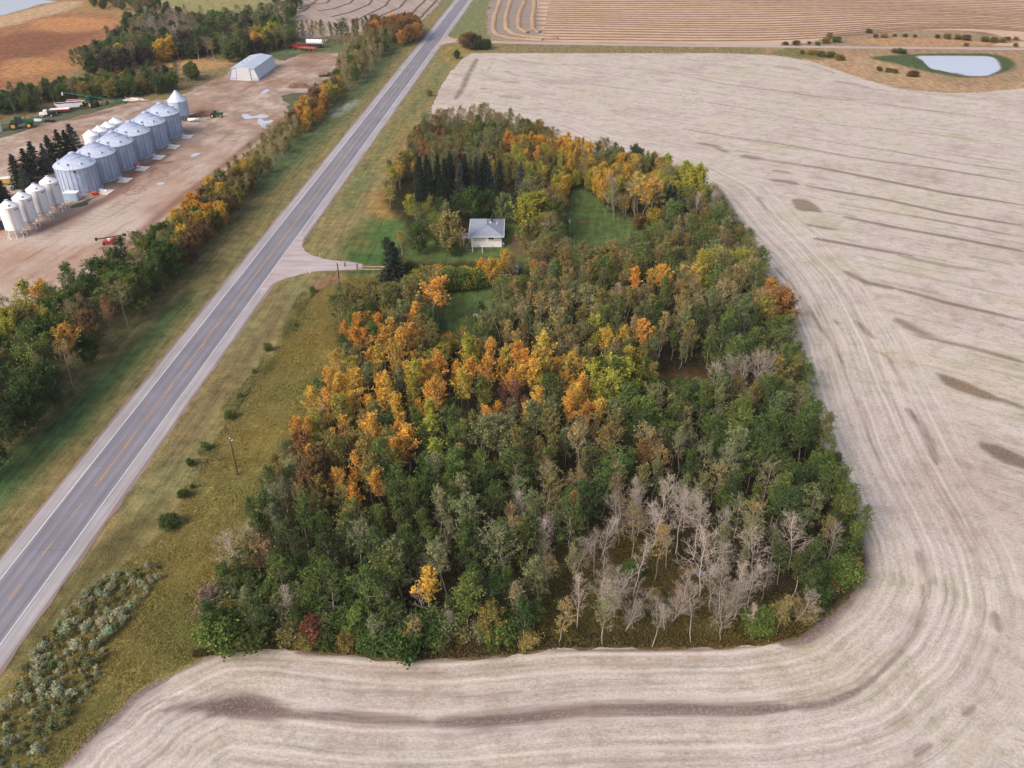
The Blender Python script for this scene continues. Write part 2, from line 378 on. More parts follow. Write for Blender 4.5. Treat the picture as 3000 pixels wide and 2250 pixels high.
R3 = (2000, 0, 2.212); R6 = (2000, 750, 2.212); RB = (1000, 1500, 2.212); RC = (2000, 1500, 2.212); RA = (0, 1500, 2.212); RT = (1000, 0, 2.212)
SK = []
def sk(pts, r, wd, st=.8):
    far = r[1] < 1400
    SK.append((Z(pts, *r), wd, st * (1.0 if far else 1)))
sk([(0, 490), (270, 545), (650, 595), (1100, 655), (1780, 738), (2212, 800)], R3, .9, .75)
sk([(0, 560), (200, 600), (560, 655), (900, 700)], R3, .8, .6)
sk([(0, 640), (400, 700), (900, 800), (1500, 860), (1850, 900), (2140, 955)], R3, .8, .7)
sk([(0, 730), (500, 790)], R3, .6, .5); sk([(350, 740), (900, 830)], R3, .7, .6); sk([(550, 690), (1150, 775)], R3, .6, .5)
sk([(0, 835), (250, 880), (620, 930), (1100, 1020), (1700, 1100), (2212, 1185)], R3, 1.0, .8)
sk([(380, 1015), (560, 1040), (900, 1090), (1300, 1170), (1700, 1250), (2212, 1330)], R3, 1.2, .85)
sk([(370, 1010), (430, 1018), (520, 1035)], R3, 2.4, .8)
sk([(570, 1165), (680, 1178), (750, 1195)], R3, 1.6, .8); sk([(800, 1205), (1300, 1290), (1700, 1380), (2212, 1465)], R3, 1.1, .85)
sk([(820, 1145), (1100, 1190), (1200, 1215)], R3, .8, .5)
sk([(980, 1315), (1060, 1330), (1300, 1370), (1700, 1440), (2212, 1540)], R3, .8, .75)
sk([(1040, 1405), (1400, 1480), (1800, 1550), (2212, 1630)], R3, 1.2, .85)
sk([(800, 1455), (880, 1470), (1000, 1490)], R3, 1.0, .8); sk([(850, 1545), (1100, 1590), (1500, 1660)], R3, 1.3, .85)
sk([(860, 905), (1300, 970), (1800, 1060), (2212, 1115)], R3, .9, .7); sk([(580, 1105), (700, 1122)], R3, 1.2, .7)
sk([(90, 925), (200, 945), (290, 990)], R3, 2.0, .7); sk([(200, 1190), (270, 1290), (340, 1400), (390, 1480)], R3, 1.7, .8)
sk([(490, 1270), (530, 1370)], R3, 1.3, .5); sk([(980, 525), (1100, 545), (1240, 580)], R3, 2.6, .55); sk([(600, 430), (690, 440), (760, 455)], R3, 3.6, .6)
sk([(290, 425), (390, 440)], R3, 2.5, .5); sk([(420, 410), (520, 422)], R3, 1.3, .6); sk([(0, 385), (280, 398)], R3, 1.3, .6)
sk([(760, 410), (870, 435), (990, 475)], R3, 1.3, .6); sk([(1280, 550), (1600, 610), (1960, 635)], R3, 1.0, .7)
sk([(690, 482), (840, 495)], R3, 1.2, .6); sk([(600, 505), (910, 535)], R3, .9, .5); sk([(0, 440), (180, 482)], R3, .9, .6)
sk([(1320, 620), (1700, 665), (2212, 700)], R3, .7, .5); sk([(1900, 690), (2212, 715)], R3, .7, .5); sk([(0, 895), (120, 902)], R3, 1.2, .4)
sk([(1050, 100), (1200, 175), (1380, 210)], R6, 1.5, .8); sk([(1380, 210), (1700, 300), (2000, 370), (2212, 420)], R6, 1.0, .85)
sk([(1380, 405), (1500, 480), (1640, 540)], R6, 2.0, .7); sk([(1640, 540), (1900, 600), (2212, 690)], R6, 1.0, .8)
sk([(2040, 920), (2212, 990)], R6, 1.0, .8)
sk([(1450, 985), (1540, 1090), (1600, 1200), (1650, 1350)], R6, 1.1, .7); sk([(1250, 615), (1340, 660), (1400, 780), (1450, 880)], R6, .8, .6)
sk([(1120, 420), (1180, 480), (1250, 540)], R6, 1.2, .6); sk([(600, 80), (720, 200), (850, 400), (960, 550), (1040, 700)], R6, .9, .6)
sk([(740, 110), (800, 190), (880, 260), (960, 400), (1050, 480)], R6, .5, .55); sk([(1080, 760), (1180, 1000), (1240, 1250), (1300, 1450)], R6, 1.6, .32)
sk([(1200, 1080), (1240, 1200), (1280, 1330)], R6, 1.0, .45); sk([(1400, 0), (1700, 60), (1960, 100)], R6, 1.3, .7); sk([(1870, 5), (2010, 30), (2140, 55)], R6, 2.0, .5)
sk([(1200, 60), (1500, 120), (1900, 210), (2212, 280)], R6, .8, .6); sk([(930, 0), (1070, 40)], R6, 1.3, .5)
sk([(760, 560), (880, 800), (960, 1000), (1040, 1300)], R6, .5, .35); sk([(900, 560), (1000, 820), (1090, 1150), (1180, 1500)], R6, .6, .32)
sk([(1520, 250), (1580, 400), (1630, 470)], RC, 1.2, .55); sk([(1560, 460), (1565, 620), (1500, 780), (1400, 920), (1250, 1070)], RC, .6, .62)
sk([(1530, 600), (1450, 780), (1350, 900)], RC, 1.2, .4)
sk([(1820, 0), (1880, 140), (1920, 300), (1980, 440)], RC, .8, .5); sk([(2020, 650), (2055, 780)], RC, .9, .6)
sk([(1860, 1290), (1990, 1000), (2030, 880)], RC, .8, .45); sk([(1280, 1425), (1500, 1300), (1700, 1190)], RC, .4, .5); sk([(1500, 1590), (1620, 1500)], RC, .7, .6)
sk([(1820, 1310), (1890, 1260)], RC, 1.2, .6); sk([(1900, 800), (1960, 950), (1930, 1080)], RC, 3.2, .3); sk([(1120, 1140), (1250, 1070)], RC, 1.0, .6)
sk([(-900, 1300), (0, 1320), (300, 1345), (600, 1370)], RB, .9, .8); sk([(600, 1370), (900, 1362), (1200, 1325), (1500, 1292), (1800, 1280), (2212, 1275), (2600, 1288), (2912, 1268)], RB, 1.4, .85)
sk([(700, 1270), (950, 1240), (1150, 1150)], RC, .9, .75)
sk([(1060, 1290), (1200, 1250), (1330, 1225)], RA, .8, .7); sk([(1100, 1330), (1300, 1270)], RA, .5, .6)
sk([(0, 1165), (300, 1175), (500, 1185), (900, 1200), (1200, 1165)], RB, .6, .5); sk([(200, 1040), (700, 1045)], RB, .35, .5); sk([(1200, 1170), (1600, 1125), (2212, 1110)], RB, .5, .4)
sk([(1100, 1000), (1600, 985), (2200, 990)], RB, .3, .5); sk([(500, 1430), (900, 1470)], RB, 1.4, .35); sk([(-400, 1540), (300, 1530), (850, 1535)], RB, .5, .4)
sk([(-300, 908), (0, 912), (180, 925)], RB, .9, .9); sk([(430, 940), (750, 945), (1080, 930)], RB, .8, .85); sk([(1200, 905), (2212, 892), (2700, 880)], RB, .35, .8)
sk([(1060, 0), (1130, 180), (1165, 330), (1120, 450), (1050, 560), (950, 660), (800, 790), (650, 850)], RC, 1.7, 1.0)
sk([(380, 1659), (560, 1440), (700, 1330), (850, 1180), (1100, 1050)], RA, 2.0, .95); sk([(1100, 1050), (1300, 960), (1480, 900)], RA, .9, .8)
for dx in (0, 60, 150, 210, 330, 390): sk([(460 + dx, 1659), (700 + dx, 1420), (960 + dx, 1240), (1230 + dx, 1180 + dx * .1)], RA, .25, .5)
sk([(880, 380), (830, 470), (790, 560), (740, 645)], RT, 1.7, .75); sk([(1090, 390), (1200, 402), (1340, 420)], RT, 3.0, .55); sk([(1340, 420), (1600, 420), (2000, 455), (2400, 500)], RT, 1.2, .6)
sk([(940, 480), (960, 500), (1010, 520)], RT, 3, .5); sk([(1040, 530), (1150, 535)], RT, 2.8, .55); sk([(1060, 460), (1100, 475), (1150, 492)], RT, 2.3, .55)
sk([(1180, 465), (1280, 472)], RT, 1.3, .6); sk([(1140, 495), (1400, 520), (1700, 560), (2212, 620)], RT, 1.1, .55); sk([(1030, 620), (1110, 630), (1170, 632)], RT, 4.0, .5)
sk([(910, 578), (940, 572)], RT, 2.2, .7); sk([(2040, 520), (2100, 525), (2160, 518)], RT, 3.5, .5); sk([(1050, 350), (1300, 338), (1500, 345)], RT, 1.3, .5)
sk([(1330, 640), (1600, 655), (1900, 700), (2212, 750)], RT, .9, .5); sk([(1700, 800), (2212, 890)], RT, .8, .5); sk([(2100, 350), (2212, 350)], RT, 2.0, .6)
sk([(1810, 355), (1890, 355), (2000, 395)], RT, 1.3, .5); sk([(990, 390), (960, 440), (940, 490)], RT, 1.2, .4); sk([(1560, 590), (1640, 630), (1760, 650), (1870, 630)], RT, .5, .5)
sk([(2212, 800), (1900, 770), (1500, 700)], RT, .7, .4); sk([(620, 545), (560, 640)], RT, .8, .4)
BL = [([P(a / 2.212, 1500 + c / 2.212) for a, c in [(1090, 1290), (1250, 1230), (1450, 1185), (1650, 1168), (1770, 1205), (1850, 1255), (1990, 1300), (1960, 1330), (1750, 1352), (1500, 1348), (1330, 1325), (1200, 1310)]], 1.0),
      ([P(2000 + a / 2.212, c / 2.212) for a, c in [(700, 1290), (800, 1290), (870, 1330), (920, 1385), (840, 1375), (740, 1365)]], .8),
      ([P(2000 + a / 2.212, 750 + c / 2.212) for a, c in [(1640, 755), (1780, 795), (1950, 865), (2110, 950), (1950, 935), (1850, 900), (1700, 840)]], .95),
      ([P(2000 + a / 2.212, 750 + c / 2.212) for a, c in [(1900, 1190), (2050, 1220), (2212, 1300), (2380, 1400), (2380, 1450), (2212, 1385), (2080, 1345), (1930, 1250)]], .95)]
RD = P(3000, 601) - P(2167, 457); ROWAZ = math.atan2(RD.x, RD.y)
def field_attrs(p):
    d, _, s = nearest(p, WE, False)
    return {'streak': ('FLOAT', np.maximum(streak_mask(p, SK), blob_mask(p, BL))), 'du': ('FLOAT', s), 'dv': ('FLOAT', d)}
m, t, b = newmat('stubble')
st = attr(t, 'streak'); du = attr(t, 'du'); dv = attr(t, 'dv')
cx = N(t, 'ShaderNodeCombineXYZ'); t.links.new(mth(t, 'MULTIPLY', du, .06), cx.inputs[0]); t.links.new(dv, cx.inputs[1])
cx2 = N(t, 'ShaderNodeCombineXYZ'); t.links.new(mth(t, 'MULTIPLY', du, .5), cx2.inputs[0]); t.links.new(mth(t, 'MULTIPLY', dv, 2.2), cx2.inputs[1])
w2 = pos(t, -ROWAZ, (1, 30, 1))
head = mrange(t, mth(t, 'ADD', dv, mth(t, 'MULTIPLY', noise(t, pos(t), .05, 3), 20)), 30, 38)      # 0 near the woods, 1 in the open field
lo = noise(t, pos(t), .03, 4, .6); mid = noise(t, pos(t), .25, 5, .65); fine = noise(t, pos(t), 2.2, 5, .75)
hs = noise(t, cx.outputs[0], .9, 5, .65); hf = noise(t, cx2.outputs[0], 2.4, 5, .8)
rs = noise(t, w2, .55, 5, .65); rf = noise(t, pos(t, -ROWAZ, (1, 7, 1)), 3.0, 5, .8)
s1 = mix(t, head, hs, rs); s2 = mix(t, head, hf, rf)
base = ramp(t, lo, [(.35, L(186, 171, 162)), (.5, L(199, 188, 180)), (.65, L(192, 182, 165))])
base = mix(t, 1.0, base, ramp(t, s1, [(.34, GRAY(.76)), (.45, GRAY(.95)), (.55, GRAY(1)), (.66, GRAY(1.06))]), 'MULTIPLY')
base = mix(t, 1.0, base, ramp(t, s2, [(.36, GRAY(.7)), (.48, GRAY(.98)), (.62, GRAY(1.08))]), 'MULTIPLY')
base = mix(t, 1.0, base, ramp(t, mid, [(.38, (.86, .85, .8, 1)), (.5, (1, 1, 1, 1)), (.62, (1.05, 1.03, 1.0, 1))]), 'MULTIPLY')
base = mix(t, 1.0, base, ramp(t, fine, [(.38, GRAY(.8)), (.58, GRAY(1.05))]), 'MULTIPLY')
tr_ = mth(t, 'ABSOLUTE', mth(t, 'SUBTRACT', mth(t, 'FRACT', mth(t, 'DIVIDE', mth(t, 'ADD', dv, mth(t, 'MULTIPLY', lo, 3)), 7.4)), .5))
trk = mth(t, 'MULTIPLY', mth(t, 'MULTIPLY', mrange(t, tr_, .085, .02), mrange(t, s1, .42, .56)), mrange(t, head, 1, 0), clamp=True)
base = mix(t, mth(t, 'MULTIPLY', trk, .5), base, L(150, 132, 118))
tr2 = mth(t, 'MULTIPLY', mrange(t, mth(t, 'ABSOLUTE', mth(t, 'SUBTRACT', tr_, .2)), .06, .01), mrange(t, head, 1, 0), clamp=True)
base = mix(t, mth(t, 'MULTIPLY', tr2, .3), base, L(224, 214, 208))
rw = mth(t, 'MULTIPLY', mth(t, 'SINE', mth(t, 'MULTIPLY', mth(t, 'ADD', dv, mth(t, 'MULTIPLY', mid, 1.2)), 2 * math.pi / 1.3)), mrange(t, head, 1, 0))
base = mix(t, 1.0, base, ramp(t, mth(t, 'MULTIPLY_ADD', rw, .5, .5), [(0, GRAY(.93)), (1, GRAY(1.05))]), 'MULTIPLY')
fk = mth(t, 'MULTIPLY', mrange(t, s2, .40, .30), mrange(t, mid, .38, .56), clamp=True)
base = mix(t, mth(t, 'MULTIPLY', fk, .6), base, L(140, 120, 106))
base = mix(t, mrange(t, noise(t, pos(t), .55, 6, .75), .62, .8, 0, .45), base, L(152, 134, 112))
gr = mth(t, 'MULTIPLY', mrange(t, noise(t, pos(t), .06, 4), .55, .7), mrange(t, s1, .6, .3), clamp=True)
base = mix(t, mth(t, 'MULTIPLY', gr, .5), base, L(150, 146, 112))
k = mth(t, 'ADD', st, mth(t, 'MULTIPLY', mth(t, 'SUBTRACT', mth(t, 'ADD', mth(t, 'MULTIPLY', s1, .55), mth(t, 'MULTIPLY', mth(t, 'ADD', s2, fine), .225)), .5), 3.0))
k = mth(t, 'MULTIPLY', mrange(t, k, .32, .72), mrange(t, st, .04, .3), clamp=True)
k = mth(t, 'MULTIPLY', k, mrange(t, fine, .62, .48, .72, 1.0))
soil2 = ramp(t, noise(t, pos(t), .1, 4), [(.4, L(104, 90, 80)), (.55, L(114, 98, 78)), (.65, L(124, 100, 72))])
soil = ramp(t, noise(t, pos(t), .08, 3), [(.35, L(98, 80, 78)), (.6, L(116, 98, 90)), (.75, L(120, 106, 84))])
soil = mix(t, head, soil, soil2)
base = mix(t, mth(t, 'MULTIPLY', k, mrange(t, st, .3, 1.0, .55, .95)), base, soil)
t.links.new(base, b.inputs['Base Color']); b.inputs['Roughness'].default_value = .95; b.inputs['Specular IOR Level'].default_value = .1
bump(t, b, mth(t, 'ADD', fine, s2), .12, .5)
FX = axis((-160, -125, 3), (-125, 175, .62), (175, 380, 1.5), (380, 900, 20))
FY = axis((10, 55, 5), (55, 150, .55), (150, 290, .9), (290, 470, 1.5))
sheet('stubble_field', FP, 0.03, m, FX, FY, field_attrs)

# ------------------------------------------------------------------ highway
rp0 = P(553.2, 1000); rp1 = P(648, 1000)
mid_ = (rp0 + rp1) / 2; rdir = Vector((math.sin(ROADAZ), math.cos(ROADAZ), 0)); rnor = Vector((math.cos(ROADAZ), -math.sin(ROADAZ), 0))
HW = abs((rp1 - rp0).dot(rnor)) / 2
def road_pt(s, o): return mid_ + rdir * s + rnor * o
def strip(name, o0, o1, s0, s1, z, mat, step=1.5, rag=0.0, seed=3, kind='structure', nx=2):
    n = int((s1 - s0) / step) + 1; r = np.random.RandomState(seed); V = []; ss = np.linspace(s0, s1, n)
    def wob(): 
        e = np.convolve(r.randn(n + 4), [.2, .6, 1, .6, .2], 'valid') * .5 + .35 * r.randn(n); return e * rag
    wa, wb = wob(), wob()
    for i, s in enumerate(ss):
        for j in range(nx):
            o = o0 + (o1 - o0) * j / (nx - 1) + (wa[i] if j == 0 else wb[i] if j == nx - 1 else 0)
            p = road_pt(s, o); V.append((p.x, p.y, z))
    q = [(i * nx + j, i * nx + j + 1, (i + 1) * nx + j + 1, (i + 1) * nx + j) for i in range(n - 1) for j in range(nx - 1)]
    o = np_mesh(name, np.array(V), np.array(q), mat); o['kind'] = kind; return o
def roadmat(name, col, tracks):
    m, t, b = newmat(name)
    g = N(t, 'ShaderNodeNewGeometry'); sep = N(t, 'ShaderNodeSeparateXYZ')
    mp = N(t, 'ShaderNodeMapping'); mp.vector_type = 'TEXTURE'; mp.inputs['Location'].default_value = mid_; mp.inputs['Rotation'].default_value = (0, 0, -ROADAZ)
    t.links.new(g.outputs['Position'], mp.inputs[0]); t.links.new(mp.outputs[0], sep.inputs[0])
    cx = N(t, 'ShaderNodeCombineXYZ'); t.links.new(sep.outputs[0], cx.inputs[0]); t.links.new(mth(t, 'MULTIPLY', sep.outputs[1], .03), cx.inputs[1])
    f = noise(t, cx.outputs[0], 1.6, 5, .6); g1 = noise(t, pos(t), .12, 4); g2 = noise(t, pos(t), 14, 3, .7)
    c = mix(t, 1.0, col, ramp(t, f, [(.3, GRAY(.8)), (.7, GRAY(1.15))]), 'MULTIPLY')
    c = mix(t, 1.0, c, ramp(t, g1, [(.3, GRAY(.88)), (.7, GRAY(1.1))]), 'MULTIPLY')
    c = mix(t, 1.0, c, ramp(t, g2, [(.3, GRAY(.9)), (.7, GRAY(1.08))]), 'MULTIPLY')
    if tracks:
        w_ = mth(t, 'COSINE', mth(t, 'MULTIPLY', sep.outputs[0], 2 * math.pi / (HW / 2)))
        c = mix(t, 1.0, c, ramp(t, mth(t, 'MULTIPLY_ADD', w_, .5, .5), [(0, GRAY(.9)), (1, GRAY(1.06))]), 'MULTIPLY')
        gap = mth(t, 'PINGPONG', mth(t, 'ADD', sep.outputs[1], mth(t, 'MULTIPLY', g1, 3)), 11.0)
        c = mix(t, mth(t, 'MULTIPLY', mrange(t, gap, .14, .0), .35), c, L(80, 76, 86))
    t.links.new(c, b.inputs['Base Color']); b.inputs['Roughness'].default_value = .85
    bump(t, b, g2, .01, .4); return m
M['shoulder'] = roadmat('shoulder', L(164, 159, 161), False)
M['asphalt'] = roadmat('asphalt', L(130, 127, 136), True)
M['gravel'] = roadmat('gravel_edge', L(142, 122, 116), False)
M['white_line'] = plain('white_road_paint', L(225, 220, 225), .6, 0, .1, .3)
M['yellow_line'] = plain('yellow_road_paint', L(208, 158, 96), .6, 0, .2, .3)
strip('gravel_edge', -HW - 3.0, HW + 3.0, -190, 900, .035, M['gravel'], 1.2, .22, 3, nx=2)
strip('shoulder', -HW - 2.35, HW + 2.35, -190, 900, .06, M['shoulder'], 2.5, .05, 4, nx=2)
strip('highway', -HW + .12, HW - .12, -190, 900, .085, M['asphalt'], 6, .0, 5, nx=2)
def sc(x, y): return (P(x, y) - mid_).dot(rdir)
sA, sB = sc(1265, 150), sc(1312, 100)
white = MB()
def seg(mb, o, wd, s0, s1, z=.11):
    a, b_, c_, d_ = road_pt(s0, o - wd / 2), road_pt(s0, o + wd / 2), road_pt(s1, o + wd / 2), road_pt(s1, o - wd / 2)
    for q in (a, b_, c_, d_): q.z = z
    mb.poly([a, b_, c_, d_])
seg(white, -HW, .17, -190, 900); seg(white, HW, .17, -190, sc(1277, 132)); seg(white, HW, .17, sc(1297, 107), 900)
tag(white.build('edge_line', M['white_line']), 'long white edge lines painted down both sides of the highway', 'road marking', kind='structure')
yel = MB(); sy = sc(215 + 60, 1427); d0 = sc(22.6, 1759); d1 = sc(60.6, 1712); dl = d1 - d0; pitch = sc(123, 1629) - d0
seg(yel, 0.0, .13, sy, sc(1010, 460)); k_ = 0
s = d0 - 2 * pitch
while s < sc(1250, 170):
    seg(yel, .27 if s > sy else .05, .13, s, s + dl); s += pitch
s = sc(1275, 100)
while s < 880: seg(yel, 0, .13, s, s + dl); s += pitch
seg(yel, -.27, .13, sc(1010, 460), sc(1225, 190))
tag(yel.build('centre_line', M['yellow_line']), 'worn yellow centre line of dashes and solid stretches', 'road marking', kind='structure')
# approach and driveway
dm, t, b = newmat('driveway_gravel')
f = noise(t, pos(t, 0, (6, 1, 1)), .5, 5, .65); g2 = noise(t, pos(t), 6, 3, .7)
c = mix(t, 1.0, ramp(t, f, [(.3, L(158, 142, 140)), (.6, L(186, 174, 174))]), ramp(t, g2, [(.3, GRAY(.9)), (.7, GRAY(1.05))]), 'MULTIPLY')
t.links.new(c, b.inputs['Base Color']); b.inputs['Roughness'].default_value = .9; bump(t, b, g2, .03, .4)
AX = axis((-120, 60, .5)); AY = axis((80, 230, .5))
app = Z([(905, 672), (896, 684), (888, 700), (884, 718), (892, 735), (915, 749), (950, 760), (1000, 766), (1040, 770), (1062, 775), (1062, 790), (1000, 793), (931, 795), (881, 804), (836, 818), (800, 831), (780, 850), (764, 867), (764, 780)])
sheet('driveway', densify(app, .6, .1, 8, False), .072, dm, AX, AY)
tm = plain('two_track', L(176, 152, 130), .95, 0, .25, .5)
for yy in (781.5, 789):
    tp = Z([(1050, yy - 1.4), (1130, yy - .6), (1300, yy + 5), (1450, yy + 14), (1500, yy + 14), (1500, yy + 17), (1450, yy + 17), (1300, yy + 8), (1130, yy + 1.9), (1050, yy + 1.6)])
    sheet('farm_track', densify(tp, 1, .12, 9, False), .045, tm, AX, AY)
# gravel road east
gm, t, b = newmat('gravel_road')
f = noise(t, pos(t, 0, (30, 1, 1)), .5, 4, .6); g2 = noise(t, pos(t), 1.5, 4, .7)
c = mix(t, 1.0, ramp(t, f, [(.3, L(158, 136, 124)), (.6, L(184, 166, 158))]), ramp(t, g2, [(.3, GRAY(.92)), (.7, GRAY(1.04))]), 'MULTIPLY')
t.links.new(c, b.inputs['Base Color']); b.inputs['Roughness'].default_value = .95
ga = Z([(1310, 102), (1318, 109), (1331, 113), (1348, 116), (1381, 119), (1600, 123.5), (2000, 131), (3000, 140), (5000, 150), (5000, 158), (3000, 147.5), (2000, 137), (1600, 131), (1381, 126), (1350, 124), (1327, 125), (1308, 128), (1291, 134), (1278, 146), (1270, 144)])
sheet('gravel_road', densify(ga, 1.2, .1, 10, False), .072, gm, axis((-90, 420, 1.5), (420, 1400, 30)), axis((440, 560, 1.0)))

# ------------------------------------------------------------------ farm yard of bare earth
YK = []
def yk(pts, r, wd, st=.8): YK.append((Z(pts, *r), wd, st))
R1 = (0, 0, 2.212)
yk([(250, 1500), (500, 1390), (760, 1250), (900, 1100), (1100, 1000)], R1, 2.2, .8); yk([(680, 1200), (850, 1140), (930, 1060)], R1, 2.5, .55)
yk([(1040, 1060), (1080, 1055), (1115, 1045)], R1, 1.6, .9); yk([(960, 1150), (1010, 1090), (1060, 1110), (1090, 1140), (1010, 1165), (960, 1150)], R1, .35, .8); yk([(975, 1120), (1000, 1090), (1030, 1085)], R1, 1.3, .7)
yk([(800, 1255), (850, 1205), (930, 1200), (940, 1230), (870, 1262), (800, 1255)], R1, .3, .8); yk([(830, 1240), (880, 1215), (920, 1225), (860, 1250)], R1, .3, .7); yk([(780, 1245), (830, 1265), (930, 1250)], R1, .3, .7)
yk([(1270, 990), (1340, 975), (1360, 990), (1290, 1010)], R1, .4, .6); yk([(200, 860), (400, 770), (640, 730), (800, 700), (900, 660)], R1, 3.0, .5); yk([(450, 780), (640, 740), (720, 720)], R1, 2.0, .8)
yk([(1500, 590), (1570, 600), (1590, 560), (1500, 540), (1380, 545)], R1, .5, .6); yk([(1560, 600), (1650, 540), (1780, 500)], R1, 1.0, .7); yk([(1530, 610), (1640, 550)], R1, .6, .6)
yk([(850, 745), (950, 700), (1050, 660)], R1, 2.5, .6); yk([(1230, 730), (1300, 720), (1400, 730)], R1, 4.0, .8); yk([(1380, 550), (1470, 530)], R1, 3.0, .6); yk([(1600, 540), (1680, 530)], R1, 2.5, .6)
yk([(1700, 600), (1780, 560), (1860, 530)], R1, 4.5, .55); yk([(1880, 400), (2000, 430), (2100, 480)], R1, 7, .55); yk([(1640, 700), (1720, 690)], R1, 3.5, .45); yk([(1900, 340), (2050, 360), (2180, 380)], R1, 6, .5)
yk([(760, 1659), (880, 1540), (1050, 1380), (1350, 1150), (1600, 950), (1840, 760)], R1, 1.8, .75); yk([(380, 1430), (560, 1440)], R1, 2, .4); yk([(640, 1610), (740, 1605)], R1, 1.3, .7)
yk([(1350, 840), (1440, 850), (1600, 830)], R1, .5, .5); yk([(640, 370), (760, 350)], (640, 120, 6.9), 1, .1)
for i in range(12): yk([(60 + 40 * i, 1640 - 12 * i), (500 + 60 * i, 1400 - 20 * i), (1100 + 40 * i, 1080 - 25 * i)], R1, .22, .38)
for i in range(6): yk([(0, 980 - 14 * i), (300, 870 - 12 * i), (600, 780 - 10 * i), (1000, 700 - 6 * i)], R1, .22, .35)
YL = [(-400, 520), (-200, 455), (0, 402), (60, 386), (130, 362), (200, 350), (290, 322), (370, 306), (440, 296), (500, 290), (545, 272), (600, 245), (650, 226), (690, 200), (790, 175), (860, 165), (900, 155), (960, 148), (1000, 158), (1005, 185), (985, 225), (950, 262), (900, 300), (860, 340), (800, 375), (760, 420), (690, 480), (610, 540), (520, 615), (430, 685), (385, 735), (310, 790), (210, 835), (100, 880), (0, 930), (-200, 1020), (-400, 1110)]
YP = densify([P(*q) for q in YL], 1.2, .7, 12)
def yard_attrs(p): return {'streak': ('FLOAT', streak_mask(p, YK))}
m, t, b = newmat('yard_earth')
st = attr(t, 'streak'); a1 = noise(t, pos(t), .035, 5, .6); a2 = noise(t, pos(t, -ROADAZ - .18, (1, 7, 1)), .35, 5, .65); a3 = noise(t, pos(t), 1.6, 5, .7); a4 = noise(t, pos(t), .13, 5, .7)
c = ramp(t, a1, [(.38, L(166, 138, 120)), (.5, L(180, 158, 144)), (.62, L(188, 172, 160))])
c = mix(t, 1.0, c, ramp(t, a2, [(.34, (.76, .69, .64, 1)), (.46, GRAY(.97)), (.66, GRAY(1.08))]), 'MULTIPLY')
c = mix(t, 1.0, c, ramp(t, a3, [(.38, GRAY(.84)), (.6, GRAY(1.06))]), 'MULTIPLY')
sep = N(t, 'ShaderNodeSeparateXYZ'); t.links.new(pos(t), sep.inputs[0])
far = mth(t, 'MULTIPLY', mrange(t, sep.outputs[1], 262, 330), mrange(t, a4, .42, .6), clamp=True)
c = mix(t, mth(t, 'MULTIPLY', far, .65), c, L(122, 102, 80))
k = mth(t, 'MULTIPLY', mrange(t, mth(t, 'ADD', st, mth(t, 'MULTIPLY', mth(t, 'SUBTRACT', a3, .5), 1.3)), .2, .8), mrange(t, st, .02, .25), clamp=True)
c = mix(t, mth(t, 'MULTIPLY', k, .8), c, L(122, 84, 70))
t.links.new(c, b.inputs['Base Color']); b.inputs['Roughness'].default_value = .95; b.inputs['Specular IOR Level'].default_value = .15
bump(t, b, a3, .1, .5)
sheet('yard', YP, .03, m, axis((-420, -250, 4), (-250, -40, .8)), axis((110, 280, .8), (280, 470, 1.3)), yard_attrs)
gy = plain('yard_grass', L(84, 92, 60), .95, 0, .45, .25)
for pts in ([(0, 366), (60, 352), (130, 335), (200, 322), (250, 318), (290, 310), (370, 292), (372, 300), (300, 322), (190, 352), (120, 362), (60, 388), (0, 404), (-120, 440), (-120, 390)],
            [(825, 282), (880, 272), (950, 278), (940, 296), (880, 335), (850, 345), (840, 305)], [(810, 165), (900, 150), (960, 128), (1000, 128), (960, 145), (880, 160), (830, 178)],
            [(215, 600), (300, 570), (330, 545), (250, 600), (210, 612)]):
    sheet('grass_patch', densify(Z(pts), 1.0, .4, 21), .05, gy, axis((-330, -40, 1.2)), axis((150, 480, 1.2)))
# puddles, pond, lake
wm, t, b = newmat('still_water')
b.inputs['Base Color'].default_value = L(196, 200, 215); b.inputs['Roughness'].default_value = .12; b.inputs['Specular IOR Level'].default_value = 1.0  # pale lavender of the reflected sky is put into the base colour
b.inputs['Metallic'].default_value = .0; b.inputs['IOR'].default_value = 1.6
f = noise(t, pos(t), .3, 3); bump(t, b, f, .03, .15)
def water(name, pts, r=(0, 0, 1), rag=.1, z=.06, cell=1.0, ext=None):
    pl = densify(Z(pts, *r), .8, rag, 31); lo = pl.min(0) - 2; hi = pl.max(0) + 2
    return sheet(name, pl, z, wm, np.arange(lo[0], hi[0], cell), np.arange(lo[1], hi[1], cell))
R5 = (640, 120, 6.9125)
water('puddle', [(480, 1500), (560, 1480), (680, 1530), (780, 1510), (840, 1490), (940, 1495), (1005, 1530), (960, 1560), (860, 1565), (850, 1575), (760, 1560), (640, 1580), (520, 1575)], R5, .15)
water('puddle', [(790, 1620), (850, 1570), (900, 1600), (960, 1640), (1050, 1600), (1110, 1620), (1010, 1690), (950, 1780), (850, 1700)], R5, .15)
water('puddle', [(850, 1070), (920, 1000), (990, 980), (1040, 1005), (950, 1050)], R5, .1)
water('puddle', [(1240, 1005), (1280, 990), (1298, 995), (1270, 1012), (1245, 1018)], R1, .1)
water('puddle', [(1010, 1190), (1050, 1182), (1070, 1190), (1030, 1200)], R1, .1)
water('pond', [(850, 510), (1200, 508), (1600, 510), (1780, 520), (1850, 560), (1895, 640), (1880, 690), (1800, 730), (1690, 762), (1480, 758), (1400, 735), (1360, 720), (1270, 720), (1120, 690), (1000, 660), (900, 560)], (2500, 50, 4.424), .1, .06, 1.5)
mudm = plain('pond_mud', L(140, 118, 118), .9)
